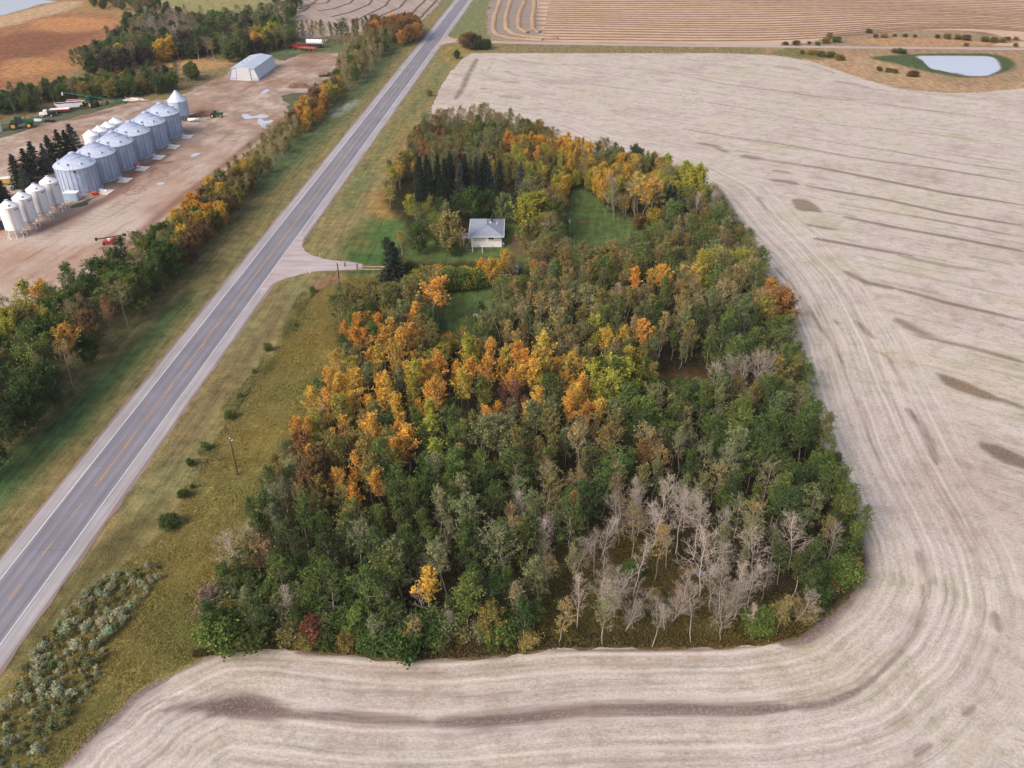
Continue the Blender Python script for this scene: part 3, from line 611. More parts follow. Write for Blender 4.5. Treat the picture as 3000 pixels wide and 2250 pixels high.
mud = densify(Z([(1000, 668), (1120, 694), (1280, 728), (1480, 768), (1700, 770), (1810, 738), (1910, 690), (1925, 640), (1880, 560), (1800, 515), (1600, 500), (840, 502), (890, 570)], 2500, 50, 4.424), 1.5, .2, 6)
sheet('pond_shore', mud, .045, mudm, np.arange(mud[:, 0].min() - 2, mud[:, 0].max() + 2, 1.5), np.arange(mud[:, 1].min() - 2, mud[:, 1].max() + 2, 1.5))
lk = densify(Z([(-700, 130), (-300, 80), (0, 46), (36, 35), (77, 26), (118, 12), (167, 5), (140, 2), (118, -2), (60, -8), (-100, -20), (-900, -60)]), 2, .5, 33)
o = sheet('lake', lk, .06, wm, np.arange(lk[:, 0].min() - 6, lk[:, 0].max() + 6, 6), np.arange(lk[:, 1].min() - 6, lk[:, 1].max() + 6, 6))

# ------------------------------------------------------------------ swathed fields at the top
m, t, b = newmat('swathed_stubble')
f = noise(t, pos(t, 0, (12, 1, 1)), .3, 5, .6); g1 = noise(t, pos(t), .9, 5, .7)
sepx = N(t, 'ShaderNodeSeparateXYZ'); t.links.new(pos(t), sepx.inputs[0]); xm = mrange(t, sepx.outputs[0], P(1582, 60).x - 3, P(1582, 60).x + 3)
c = mix(t, 1.0, mix(t, xm, ramp(t, f, [(.35, L(130, 116, 106)), (.6, L(150, 136, 124))]), ramp(t, f, [(.35, L(178, 150, 124)), (.6, L(194, 168, 142))])), ramp(t, g1, [(.3, GRAY(.86)), (.7, GRAY(1.1))]), 'MULTIPLY')
t.links.new(c, b.inputs['Base Color']); b.inputs['Roughness'].default_value = .95
SF = [P(1438, -60), P(1430, 0), P(1424, 70), P(1432, 104), P(1500, 118), P(2000, 128), P(2230, 133), P(2300, 131), P(2380, 122), P(2450, 102), P(2560, 92), P(2770, 88), P(2900, 96), P(3000, 116), P(3500, 140), Vector((1400, 500, 0)), Vector((1400, 1500, 0)), Vector((60, 1500, 0))]
sheet('swathed_field', densify(SF, 2, .3, 14, True), .035, m, axis((-40, 420, 3), (420, 1400, 40)), axis((380, 760, 3), (760, 1500, 40)))
m2, t, b = newmat('grey_stubble')
f = noise(t, pos(t, .5, (1, 14, 1)), .3, 5, .6); g1 = noise(t, pos(t), .8, 5, .7)
c = mix(t, 1.0, ramp(t, f, [(.3, L(140, 122, 112)), (.6, L(166, 150, 138))]), ramp(t, g1, [(.3, GRAY(.86)), (.7, GRAY(1.1))]), 'MULTIPLY')
t.links.new(c, b.inputs['Base Color']); b.inputs['Roughness'].default_value = .95
SF2 = [P(1295, -30), P(1290, -2), P(1262, 35), P(1225, 62), P(1150, 75), P(1000, 100), P(870, 112), P(850, 72), P(820, 30), P(880, 5), P(870, -60), P(900, -160), P(1400, -160)]
sheet('stubble_field_beyond', densify(SF2, 2, .4, 15), .035, m2, axis((-240, -30, 2)), axis((380, 900, 3)))
# windrows: raised ridges of cut straw
wr, t, b = newmat('cut_straw')
g1 = noise(t, pos(t), 1.2, 5, .7); f = noise(t, pos(t), .05, 3)
c = mix(t, 1.0, ramp(t, f, [(.35, L(164, 132, 102)), (.65, L(178, 150, 120))]), ramp(t, g1, [(.3, GRAY(.75)), (.7, GRAY(1.12))]), 'MULTIPLY')
t.links.new(c, b.inputs['Base Color']); b.inputs['Roughness'].default_value = .95
wd_ = plain('dark_straw', L(118, 92, 78), .95, 0, .3, .8)
def ridges(name, lines, wdt, h, mat, label):
    V = []; Q = []; r = np.random.RandomState(4)
    for ln in lines:
        ln = np.array([(p[0], p[1]) for p in ln], float); seg_ = np.r_[0, np.cumsum(np.linalg.norm(np.diff(ln, axis=0), axis=1))]
        n = int(seg_[-1] / 2.5) + 2; s = np.linspace(0, seg_[-1], n); x = np.interp(s, seg_, ln[:, 0]); y = np.interp(s, seg_, ln[:, 1])
        tx = np.gradient(x); ty = np.gradient(y); L_ = np.hypot(tx, ty) + 1e-9; nx_, ny_ = -ty / L_, tx / L_
        wob = np.convolve(r.randn(n + 8), np.ones(9) / 9, 'valid') * .8
        base = len(V)
        for i in range(n):
            for o, z in ((-.5, .03), (-.25, h * .8), (.25, h * (.7 + .5 * r.rand())), (.5, .03)):
                k = wdt * (.85 + .3 * r.rand()) * o + wob[i]
                V.append((x[i] + nx_[i] * k, y[i] + ny_[i] * k, z + (.03 if z < .1 else 0)))
        for i in range(n - 1):
            for j in range(3): a = base + i * 4 + j; Q.append((a, a + 1, a + 5, a + 4))
    o = np_mesh(name, np.array(V), np.array(Q), mat)
    tag(o, label, 'windrow', kind='stuff'); return o
g0, g1_ = P(1600, 120), P(3000, 139.5); gd = (g1_ - g0).normalized(); gn = Vector((-gd.y, gd.x, 0))
lines = []; lines2 = []
for i in range(44):
    off = 4.5 + i * 7.6; ln = []
    x0 = (P(1585, 60) - g0).dot(gd); endx = 620
    for j in range(60):
        u = x0 + (endx - x0) * j / 59 + (-4 if i % 2 else 3) * (j == 0)
        q = g0 + gd * u; bulge = 50 * math.exp(-((q.x - 262) / 82) ** 2) * math.exp(-off / 95.0)
        wav = 2.2 * math.sin(u * .02 + i * .35) * min(1, i / 6)
        q = q + gn * (off + bulge + wav); ln.append((q.x, q.y))
    lines.append(ln)
for pts in ([(1060, -90), (1045, -30), (1030, 0), (990, 120), (980, 190), (1010, 225), (1100, 248), (1300, 262)], [(1130, -90), (1115, -30), (1100, 0), (1068, 110), (1065, 185), (1110, 218), (1200, 236), (1400, 252)], [(1225, -90), (1205, -30), (1190, 0), (1150, 110), (1152, 180), (1210, 213)], [(1275, -90), (1262, -30), (1255, 0), (1240, 110), (1242, 180), (1285, 212)]):
    lines2.append(Z(pts, *RT))
br = plain('shade_brown_straw', L(134, 102, 80), .95, 0, .3, .8)  # shadow lines of the windrows, put into the straw colour as dark brown
ridges('windrow', lines, 1.7, .45, br, 'long parallel brown windrows lying across the far tan field')
ridges('windrow', lines2, 3.2, .8, wr, 'curved tan windrows turning along the left side of the far field')
lines = [Z(pts, *RT) for pts in ([(640, -20), (560, 60), (500, 130), (470, 160)], [(560, -20), (480, 70), (400, 140), (330, 170)], [(450, -40), (380, 50), (260, 100), (180, 150)], [(330, -40), (280, 40), (180, 90), (60, 150)], [(230, -40), (180, 30), (60, 80), (-60, 110)], [(120, -60), (60, 20), (-60, 60), (-150, 70)], [(-20, -60), (-100, 20), (-200, 30), (-280, 60)], [(-60, -60), (-160, 0), (-230, 60), (-330, 110)])]
ridges('windrow', lines, 1.8, .4, wd_, 'thin dark curving windrows in the grey stubble beyond the trees')
# ================================================================== TREES
def tubes(segs, sides=4):
    """segs: array n x 8 (p0, p1, r0, r1) -> verts, quads"""
    s = np.asarray(segs, float); n = len(s); p0, p1 = s[:, :3], s[:, 3:6]; d = p1 - p0
    d /= np.linalg.norm(d, axis=1)[:, None] + 1e-9
    up = np.where(np.abs(d[:, 2:3]) < .9, [[0, 0, 1.0]], [[1.0, 0, 0]]); u = np.cross(d, up); u /= np.linalg.norm(u, axis=1)[:, None]; v = np.cross(d, u)
    a = np.arange(sides) * 2 * np.pi / sides
    circ = u[:, None, :] * np.cos(a)[None, :, None] + v[:, None, :] * np.sin(a)[None, :, None]
    V = np.concatenate([p0[:, None] + circ * s[:, 6][:, None, None], p1[:, None] + circ * s[:, 7][:, None, None]], 1).reshape(-1, 3)
    i = np.arange(sides); j = (i + 1) % sides; q = np.stack([i, j, j + sides, i + sides], 1)
    Q = (q[None] + (np.arange(n) * 2 * sides)[:, None, None]).reshape(-1, 4)
    return V, Q
def leaves(c, size, rng, up=.5, aspect=.75, axisdir=None):
    n = len(c); nrm = rng.normal(size=(n, 3)); nrm[:, 2] = np.abs(nrm[:, 2]) + up; nrm /= np.linalg.norm(nrm, axis=1)[:, None]
    t = rng.normal(size=(n, 3)) if axisdir is None else axisdir + rng.normal(size=(n, 3)) * .25
    t -= (t * nrm).sum(1)[:, None] * nrm; t /= np.linalg.norm(t, axis=1)[:, None] + 1e-9; b_ = np.cross(nrm, t)
    sz = size * rng.uniform(.6, 1.35, n)[:, None]; a = t * sz * .5; b_ = b_ * sz * .5 * aspect
    V = np.stack([c - a, c + b_, c + a, c - b_], 1).reshape(-1, 3)
    return V, np.arange(n * 4).reshape(-1, 4)
def branchy(rng, Ht, cw, h0, nprim, nsec, el, prof=.6, droop=0.0, tr=.13, ter=0, lean=.35, stems=1, spread=0.0):
    """skeleton: returns segs, twig points (start,end) for leaves, with clump id"""
    segs = []; tw = []
    for st_ in range(stems):
        az0 = rng.uniform(0, 6.28); hh = Ht * (1 if st_ == 0 else rng.uniform(.7, 1))
        off = np.array([math.cos(az0), math.sin(az0), 0]) * spread * (stems > 1)
        n = 7; zz = np.linspace(0, hh, n); tp = np.zeros((n, 3)); tp[:, 2] = zz
        k = np.cumsum(rng.normal(size=(n, 2)) * lean * hh / 40, 0); k -= k[0]; tp[:, :2] = k + off[:2] * np.linspace(0.12, 1, n)[:, None] ** 1.3
        rr = tr * (1 - .85 * zz / hh) * (hh / 12)
        for i in range(n - 1): segs.append([*tp[i], *tp[i + 1], rr[i], rr[i + 1]])
        g = rng.uniform(0, 6.28); np_ = max(4, int(nprim / (1 if stems == 1 else stems * .7)))
        for i in range(np_):
            f = (i + rng.uniform(.1, .9)) / np_; t_ = h0 + (.97 - h0) * f
            z = t_ * hh; b0 = np.array([np.interp(z, zz, tp[:, a]) for a in range(3)]); g += 2.4 + rng.normal() * .3
            pr = max(.3, math.sin(math.pi * min(1, (f * .70 + .2)) ** prof))
            ln = cw * pr * rng.uniform(.7, 1.2) * (1 if stems == 1 else .8); e = el + rng.normal() * .14 + f * .35
            d = np.array([math.cos(g) * math.cos(e), math.sin(g) * math.cos(e), math.sin(e)])
            m1 = b0 + d * ln * .5; m1[2] -= droop * .2 * ln; e2 = b0 + d * ln; e2[2] += (.12 - droop) * ln
            r0 = max(.02, .28 * tr * (1 - .6 * f)); segs.append([*b0, *m1, r0, r0 * .7]); segs.append([*m1, *e2, r0 * .7, r0 * .3])
            for j in range(nsec):
                q = rng.uniform(.3, 1.0); s0 = b0 + (m1 - b0) * q * 2 if q < .5 else m1 + (e2 - m1) * (q - .5) * 2
                dd = d + rng.normal(size=3) * .75; dd[2] += .35 - droop; dd /= np.linalg.norm(dd); l2 = (.22 * ln + .35) * rng.uniform(.6, 1.3)
                s1 = s0 + dd * l2; segs.append([*s0, *s1, r0 * .38, r0 * .2]); tw.append((s0, s1, i))
                for _ in range(ter):
                    q2 = rng.uniform(.3, 1); a0 = s0 + (s1 - s0) * q2; d3 = dd + rng.normal(size=3) * .6; d3[2] += .25; d3 /= np.linalg.norm(d3)
                    segs.append([*a0, *(a0 + d3 * l2 * rng.uniform(.4, .8)), max(.009, r0 * .22), .006])
    return np.array(segs), tw
def tones(tw_id, n_per, rng, hue_s=.22):
    ids = np.unique(tw_id); tn = dict(zip(ids, rng.uniform(.2, .8, len(ids)))); hu = dict(zip(ids, rng.normal(.5, hue_s, len(ids))))
    t = np.array([tn[i] for i in tw_id]) + rng.normal(size=len(tw_id)) * .16; h = np.array([hu[i] for i in tw_id]) + rng.normal(size=len(tw_id)) * .1
    return np.clip(np.repeat(t, 4), 0, 1), np.clip(np.repeat(h, 4), 0, 1)
KIND = {}        # kind -> list of (trunk mesh, crown mesh or None, nominal height)
def bank(kind, seg, leafdat, mat, Hn):
    V, Q = tubes(seg, 4); o = np_mesh('trunk', V, Q, mat); tm_ = o.data; bpy.data.objects.remove(o)
    cm = None
    if leafdat is not None:
        V, Q, tn, hu = leafdat; o = np_mesh('crown', V, Q, M['leaf'], attrs={'tone': ('FLOAT', tn), 'hue': ('FLOAT', hu)}); cm = o.data; bpy.data.objects.remove(o)
    KIND.setdefault(kind, []).append((tm_, cm, Hn))
def make(kind, seed, Hn, cw, h0, nprim, nsec, nleaf, el, size, prof=.6, droop=0, ter=0, bark='bark', sig=.16, up=.5, tr=.13, lean=.35, stems=1, spread=0.0, hs=.22, keep=1.0):
    rng = np.random.RandomState(seed); seg, tw = branchy(rng, Hn, cw, h0, nprim, nsec, el, prof, droop, tr, ter, lean, stems, spread)
    ld = None
    if nleaf:
        s0 = np.array([a for a, _, _ in tw]); s1 = np.array([b_ for _, b_, _ in tw]); ids = np.array([i for _, _, i in tw])
        sel = rng.uniform(size=len(tw)) < keep; s0, s1, ids = s0[sel], s1[sel], ids[sel]
        q = rng.uniform(.15, 1.1, (len(s0), nleaf)); c = (s0[:, None] + (s1 - s0)[:, None] * q[:, :, None]).reshape(-1, 3) + rng.normal(size=(len(s0) * nleaf, 3)) * sig
        c[:, 2] = np.maximum(c[:, 2], .1)
        V, Q = leaves(c, size, rng, up); tid = np.repeat(np.arange(len(s0)) // 4, nleaf)
        tn, hu = tones(tid, 4, rng, hs); ld = (V, Q, tn, hu)
    bank(kind, seg, ld, M[bark], Hn)
for i in range(8): make('poplar', 10 + i, 12, (2.2, 2.6, 3.1, 2.4, 2.9, 2.0, 3.3, 2.6)[i], (.36, .28, .42, .32, .34, .42, .3, .25)[i], 24, 8, 10, (.8, .6, .7, .9, .55, .8, .5, .7)[i], .29, prof=.95, sig=.18, lean=.9)
for i in range(6): make('narrow', 22 + i, 12, (2.1, 2.6, 2.3, 2.9, 2.0, 2.5)[i], (.42, .5, .35, .48, .5, .4)[i], 24, 8, 9, (1.0, .85, .95, .75, .9, .8)[i], .28, prof=.95, sig=.15, lean=.9)
for i in range(6): make('thin', 40 + i, 12, (2.2, 2.9, 2.4, 3.0, 2.1, 2.6)[i], (.4, .3, .5, .42, .35, .48)[i], 24, 8, 6, (.9, .7, .8, .6, 1.0, .8)[i], .26, prof=.9, sig=.16, ter=2, lean=1.0, keep=.75)
for i in range(7): make('bare', 50 + i, 11, (2.3, 2.9, 2.0, 3.2, 2.6, 2.4, 2.8)[i], (.3, .2, .4, .25, .35, .15, .45)[i], (22, 28, 18, 30, 24, 32, 18)[i], 8, 0, (.85, .65, 1.0, .55, .8, .9, .7)[i], .3, ter=4, bark='deadbark', tr=.12, lean=.5, prof=.9)
for i in range(2): make('bareclump', 157 + i, 10, 2.6, .12, 44, 8, 0, .75, .3, ter=3, bark='deadbark', tr=.13, lean=.9, stems=3, spread=1.6)
for i in range(4): make('broad', 60 + i, 9, 4.2, .12, 44, 12, 11, .35, .36, prof=.75, sig=.25, bark='darkbark', tr=.2, hs=.3)
for i in range(4): make('willow', 64 + i, 8, 3.8, .06, 54, 11, 10, .5, .36, prof=.8, sig=.25, bark='darkbark', tr=.12, hs=.25, stems=3, spread=1.0)
for i in range(4): make('shrub', 70 + i, 3.0, 1.7, .05, 26, 9, 17, .6, .2, prof=.8, sig=.2, bark='twig', tr=.07, stems=3, spread=.6)
for i in range(3): make('thinshrub', 80 + i, 2.6, 1.4, .05, 22, 8, 4, .8, .2, ter=2, sig=.12, bark='twig', tr=.06, stems=4, spread=.5)
for i in range(3): make('silver', 90 + i, 1.7, .8, .1, 14, 6, 8, .8, .17, sig=.08, bark='twig', tr=.04, stems=2, spread=.3, up=.2)
for i in range(3):                                  # spruces: whorls of drooping boughs
    rng = np.random.RandomState(100 + i); Hn = 12; Rn = 2.5; seg = [[0, 0, 0, 0, 0, Hn * .55, .17, .09], [0, 0, Hn * .55, 0, 0, Hn * .99, .09, .015]]; C = []; A = []; I = []
    for k in range(34):
        f = (k + rng.uniform(0, .7)) / 34; z = .4 + f * (Hn - .6); rr = Rn * (1 - f) ** .85 + .1
        for b_ in range(8):
            g = rng.uniform(0, 6.28); ln = rr * rng.uniform(.7, 1.15); d = np.array([math.cos(g), math.sin(g), -.28 + .5 * f]); e = np.array([0, 0, z]) + d * ln; e[2] += .12 * ln
            seg.append([0, 0, z, *e, .025, .008]); nl = int(5 + 10 * ln / Rn)
            for q in np.linspace(.25, 1, nl):
                C.append(np.array([0, 0, z]) * (1 - q) + e * q + rng.normal(size=3) * .10 + np.array([0, 0, -.10 * rng.rand()])); A.append(d); I.append(k * 8 + b_)
    C = np.array(C); A = np.array(A); V, Q = leaves(C, .55, rng, .35, .42, A); tn, hu = tones(np.array(I) // 2, 4, rng, .12)
    bank('spruce', seg, (V, Q, tn, hu), M['darkbark'], Hn)
C_ = {k: L(*v[:3], v[3]) for k, v in dict(
    green=(100, 116, 58, 1.0), deep=(80, 98, 52, .92), greygreen=(124, 130, 88, .98), olive=(138, 126, 72, .95), tan=(164, 144, 90, 1.0), yellowgreen=(164, 158, 66, 1.02),
    gold=(198, 162, 72, 1.04), orange=(200, 148, 68, 1.02), rust=(150, 110, 68, 1.0), redbrown=(128, 80, 62, .95), spruce=(52, 68, 54, .7), bluespruce=(98, 108, 104, .7),
    brownspruce=(104, 78, 58, .8), bare=(150, 130, 118, .8), silver=(170, 172, 144, 1.05), brown=(124, 98, 66, .95), purple=(84, 76, 68, .9)).items()}
NAMES = dict(poplar='poplar_tree', narrow='aspen_tree', thin='thinning_aspen_tree', bare='bare_tree', bareclump='bare_tree_clump', broad='broadleaf_tree', willow='willow_tree', shrub='shrub', thinshrub='twiggy_shrub', silver='silverberry_shrub', spruce='spruce_tree')
CATS = dict(poplar='poplar tree', narrow='aspen tree', thin='thinning tree', bare='bare tree', bareclump='bare tree', broad='broadleaf tree', willow='willow tree', shrub='shrub', thinshrub='twiggy shrub', silver='silver shrub', spruce='spruce tree')
TR = random.Random(7); PLACED = []; FIRST = {}
def tree(kind, x, y, h, col, label, group=None, wide=1.0):
    v = KIND[kind]; k = TR.randrange(len(v)); tm_, cm, Hn = v[k]; key = (kind, k)
    r = bpy.data.objects.new(NAMES[kind], None); COL.objects.link(r); r.empty_display_size = .5
    r.location = (x, y, .02); s = h / Hn; sx = s * wide * TR.uniform(.9, 1.1); r.scale = (sx, sx, s)
    tl = .1 if kind in ('bare', 'bareclump') else .035
    r.rotation_euler = (TR.gauss(0, tl), TR.gauss(0, tl), TR.uniform(0, 6.28))
    tag(r, label, CATS[kind], group)
    if key not in FIRST:
        a = bpy.data.objects.new('trunk', tm_); b_ = bpy.data.objects.new('crown', cm) if cm else None; FIRST[key] = (a, b_)
    else:
        a, b_ = FIRST[key]; a = a.copy(); b_ = b_.copy() if b_ else None
    COL.objects.link(a); a.parent = r
    c = C_[col] if isinstance(col, str) else col
    j = [TR.gauss(1, .09), TR.gauss(1, .08)]
    cc = (c[0] * j[0] * j[1], c[1] * j[0], c[2] * j[0], 1)
    if b_: COL.objects.link(b_); b_.parent = r; b_.color = cc
    PLACED.append((x, y)); return r
def T(kind, px, py, h, col, label, group=None, wide=1.0):     # placed by the foot of its trunk in the photograph
    p = P(px, py); return tree(kind, p.x, p.y, h, col, label, group, wide)
SING = []
# ---- single trees one can point at, placed first
T('spruce', 1155, 842, 12.5, 'spruce', 'dark spruce standing beside the end of the driveway', wide=1.7)
T('shrub', 1205, 832, 5, 'deep', 'dark green bush just right of the driveway spruce')
T('broad', 1137, 742, 4.2, 'purple', 'dark purple rounded bush behind the driveway spruce', wide=.75)
T('spruce', 1262, 622, 6.5, 'bluespruce', 'small grey spruce in front of the tall spruce row')
T('broad', 1318, 742, 10.5, 'tan', 'pale olive willow with bare base left of the white house', wide=1.0)
T('broad', 1228, 745, 8.5, 'deep', 'dark green tree between the pale willow and the grass', wide=.85)
T('narrow', 1178, 748, 6.5, 'gold', 'small golden green tree at the edge of the open grass')
T('shrub', 1330, 752, 3, 'deep', 'low dark bush at the foot of the pale willow')
T('broad', 1384, 650, 9.5, 'deep', 'broad dark green tree directly behind the house', wide=.95)
T('broad', 1476, 655, 8.5, 'greygreen', 'grey green tree behind the right corner of the house roof', wide=.7)
T('broad', 1560, 690, 11.5, 'yellowgreen', 'large round yellow green tree right of the house', wide=1.1)
T('broad', 1628, 700, 10.5, (.11, .125, .03, 1), 'green half of the big round tree pair right of the house', wide=.85)
T('broad', 1590, 655, 9.5, 'tan', 'brownish tree top rising behind the big round pair', wide=.5)
T('spruce', 1598, 620, 13, 'brownspruce', 'spruce with a rusty brown top above the big round trees', wide=1.1)
T('spruce', 1522, 580, 11.5, 'bluespruce', 'pale grey spruce standing alone right of the dark spruce row')
T('bare', 1796, 640, 13.5, 'bare', 'tall bare pale poplar at the back of the east lawn', wide=1.1)
T('narrow', 1775, 625, 7, 'yellowgreen', 'low yellow green tree at the foot of the tall bare poplar', wide=1.2)
T('thin', 1862, 640, 14, 'gold', 'golden half bare poplar nearest the tall bare poplar', wide=1.35)
T('thin', 1905, 652, 13.5, 'gold', 'second golden half bare poplar, beside the dark spruces', wide=1.35)
T('narrow', 1880, 660, 13, 'gold', 'yellow leaved poplar between the two golden half bare ones', wide=1.1)
T('shrub', 1912, 662, 4.5, 'gold', 'bright yellow bush below the golden poplars')
T('shrub', 1826, 620, 4, 'gold', 'bright yellow bush between the bare and golden poplars')
T('shrub', 1870, 672, 4, 'brown', 'brown bush in front of the golden poplars', wide=1.2)
T('spruce', 1960, 690, 14.5, 'spruce', 'tall dark spruce at the right end of the east lawn', wide=1.1)
T('spruce', 1990, 705, 12, 'spruce', 'shorter dark spruce in front of the tall east lawn spruce', wide=1.2)
T('spruce', 1945, 655, 12, 'spruce', 'dark spruce touching the golden poplars')
T('broad', 2035, 620, 13, 'yellowgreen', 'pale yellow green poplar crown at the east field edge', wide=.75)
T('narrow', 2000, 600, 13, 'yellowgreen', 'tall yellow green poplar above the dark spruces', wide=1.5)
T('bare', 2040, 665, 10, 'bare', 'grey bare tree leaning out to the stubble near the spruces', wide=1.2)
T('thin', 2068, 660, 10, 'tan', 'tan thin tree at the stubble edge near the spruces', wide=1.2)
T('shrub', 1935, 715, 5, 'green', 'rounded green bush right of the east lawn', wide=1.3)
T('broad', 1440, 842, 7.0, 'gold', 'bright yellow tree at the right end of the hedge', wide=.85)
T('broad', 1478, 800, 6.0, 'gold', 'yellow orange tree in front of the house corner', wide=.7)
T('broad', 1412, 822, 5.5, 'orange', 'orange yellow tree between hedge and house', wide=.6)
T('broad', 1500, 812, 6.0, 'tan', 'pale tan tree in front of the parked car', wide=.55)
T('narrow', 1568, 870, 9.5, 'orange', 'pinkish orange tree right of the parked car', wide=1.2)
T('thin', 1600, 872, 9.5, 'rust', 'rusty half bare tree right of the parked car', wide=1.2)
T('narrow', 1610, 800, 10.5, 'olive', 'tall olive brown tree between the two lawns', wide=1.7)
T('thin', 1650, 800, 9.5, 'olive', 'thin olive tree beside the east lawn', wide=1.3)
T('broad', 1760, 850, 10.5, 'olive', 'rounded olive tree filling the south side of the east lawn', wide=.95)
T('broad', 1830, 840, 9, 'tan', 'tan tree right of the rounded olive tree', wide=.8)
T('broad', 1800, 1190, 10, 'yellowgreen', 'large yellow green tree glowing in the middle of the woods', wide=1.15)
T('broad', 1870, 1205, 8.5, (.13, .15, .03, 1), 'bright green tree right of the large yellow one in the middle woods', wide=.95)
T('broad', 1835, 1130, 8.5, 'gold', 'pale gold tree just above the large yellow green one', wide=.7)
T('broad', 2275, 965, 9.5, 'rust', 'rust orange tree leaning over the east stubble edge', wide=.95)
T('narrow', 2235, 930, 9.5, 'orange', 'orange tree beside the rust orange one at the east edge', wide=1.3)
T('narrow', 1262, 985, 13, 'orange', 'tall orange aspen beside the south lawn', wide=1.55)
T('narrow', 1225, 1000, 9.5, 'orange', 'shorter orange aspen left of the tall one by the south lawn', wide=1.4)
T('narrow', 1273, 1835, 11, 'gold', 'golden tree with a pale leaning trunk near the south edge', wide=1.4)
T('bare', 1248, 1830, 6.5, 'bare', 'low bare branches at the foot of the golden south edge tree', wide=1.3)
T('bare', 1152, 1850, 7, 'bare', 'small grey bare tree alone among the green of the south edge')
T('bare', 1325, 1872, 6, 'bare', 'grey bare bush tree near the middle of the south edge', wide=1.4)
T('poplar', 1180, 1790, 13.5, 'greygreen', 'tall pale green poplar rising above the south edge', wide=1.25)
T('broad', 1440, 1882, 7.5, 'olive', 'rounded green tree at the south edge with a bare top', wide=.7)
T('thinshrub', 925, 1888, 4.5, 'redbrown', 'reddish bush on the south edge of the woods', wide=1.3)
T('thin', 815, 1700, 9.5, (.30, .16, .06, 1), 'orange tan half bare tree near the south west corner', wide=1.7)
T('bare', 700, 1690, 8.5, 'bare', 'bare grey tree at the south west edge of the woods', wide=1.4)
T('bare', 735, 1660, 9, 'bare', 'slimmer bare tree beside the south west bare tree')
T('thinshrub', 640, 1800, 4.5, 'bare', 'grey twiggy bush at the south west corner of the woods', wide=1.5)
T('bare', 848, 1845, 8.5, 'bare', 'pale forked dead trunk inside the green south west trees')
g = 'spruces in a row north of the house'
sp = [(1238, 585, 14), (1262, 590, 12.5), (1283, 575, 14), (1305, 590, 14), (1326, 575, 13.5), (1345, 590, 13), (1368, 580, 14.5), (1392, 585, 13.5), (1412, 578, 14), (1436, 575, 12.5), (1460, 585, 13), (1228, 610, 11), (1295, 610, 11), (1250, 570, 13), (1315, 560, 13)]
for i, (a, b_, h) in enumerate(sp): T('spruce', a, b_, h, 'bluespruce' if i in (5, 9) else 'spruce', 'tall dark spruce north of the house', g, wide=.95)
T('spruce', 1352, 560, 14, 'brownspruce', 'spruce with a reddish top within the dense spruce row')
g = 'spruces behind the grain bins'
for i, (a, b_, h, w_) in enumerate([(224, 448, 10.5, 1.25), (205, 462, 10, 1.1), (183, 470, 11, 1.2), (160, 488, 11, 1.2), (140, 505, 10, 1.1), (113, 512, 11.5, 1.2), (90, 530, 11, 1.2), (66, 548, 11, 1.3), (84, 566, 9, 1.2), (-8, 598, 12, 1.5), (14, 578, 6, 1.2)]):
    lab = {0: 'spruce at the far end of the row, beside the white bin roofs', 9: 'dark spruce cut by the left edge behind the white hopper bins'}.get(i, 'dark spruce in the row behind the silver grain bins')
    T('spruce', a, b_, h, 'bluespruce' if i in (0, 4, 8) else 'spruce', lab, g, w_ * 1.35)
g = 'hedge bushes below the house lawn'
for i, (a, b_, h, c) in enumerate([(1225, 846, 4.0, 'yellowgreen'), (1250, 846, 4.6, 'green'), (1275, 848, 4.3, 'tan'), (1300, 850, 4.6, 'green'), (1325, 850, 4.8, 'green'), (1350, 850, 4.8, 'green'), (1375, 848, 4.8, 'yellowgreen'), (1398, 845, 4.3, 'green'), (1245, 825, 3.6, 'gold'), (1275, 826, 3.6, 'orange'), (1310, 828, 3.6, 'gold'), (1345, 828, 3.6, 'yellowgreen')]):
    T('shrub', a, b_, h, c, {'orange': 'orange tipped bush at the back of the hedge', 'gold': 'yellow bush along the back of the hedge', 'tan': 'tan bush in the hedge below the house'}.get(c, 'green bush in the hedge below the house'), g, 1.25)
# bare trees of the south east
g = 'bare trees at the south east corner of the woods'
BT = [(1606, 1685, 11), (1590, 1640, 10), (1678, 1700, 10.5), (1812, 1600, 10), (1850, 1585, 10), (1868, 1570, 11), (1925, 1560, 11.5), (1945, 1600, 10), (1912, 1610, 9.5), (1980, 1620, 12), (1770, 1800, 11), (1800, 1810, 10), (1690, 1840, 9), (1855, 1750, 10), (1830, 1850, 8.5), (1970, 1820, 10.5), (1925, 1830, 7.5), (1945, 1850, 6.5), (2125, 1820, 11.5), (2150, 1815, 11), (2180, 1800, 10.5), (2105, 1800, 10), (2320, 1830, 7.5), (2410, 1690, 9.5), (2310, 1670, 10), (2030, 1640, 11), (2060, 1600, 10.5), (2200, 1700, 11), (2050, 1750, 11.5), (2080, 1790, 10), (2000, 1560, 10.5), (1740, 1690, 9), (1760, 1640, 9), (1540, 1560, 9.5), (2110, 1620, 10)]
for i, (a, b_, h) in enumerate(BT):
    k = 'bareclump' if i in (10, 11, 18, 15, 14) else 'bare'
    T(k, a, b_, h, 'bare', {'bareclump': 'pale clump of bare stems in the southeast corner', 'bare': 'pale leafless tree in the southeast corner'}[k], g if k == 'bare' else 'clumps of bare stems at the south east corner', 1.1)
g = 'bare trees inside the east side of the woods'
for a, b_, h in [(2168, 1190, 11), (2190, 1180, 12), (2145, 1170, 10), (2215, 1150, 9.5), (2240, 1150, 9), (2225, 1165, 8), (2095, 1175, 9), (2170, 1020, 8), (2040, 930, 9), (1800, 920, 9), (1765, 850, 8)]:
    T('bare', a, b_, h, 'bare', 'greyish pink bare tree in the east woods', g, 1.1)
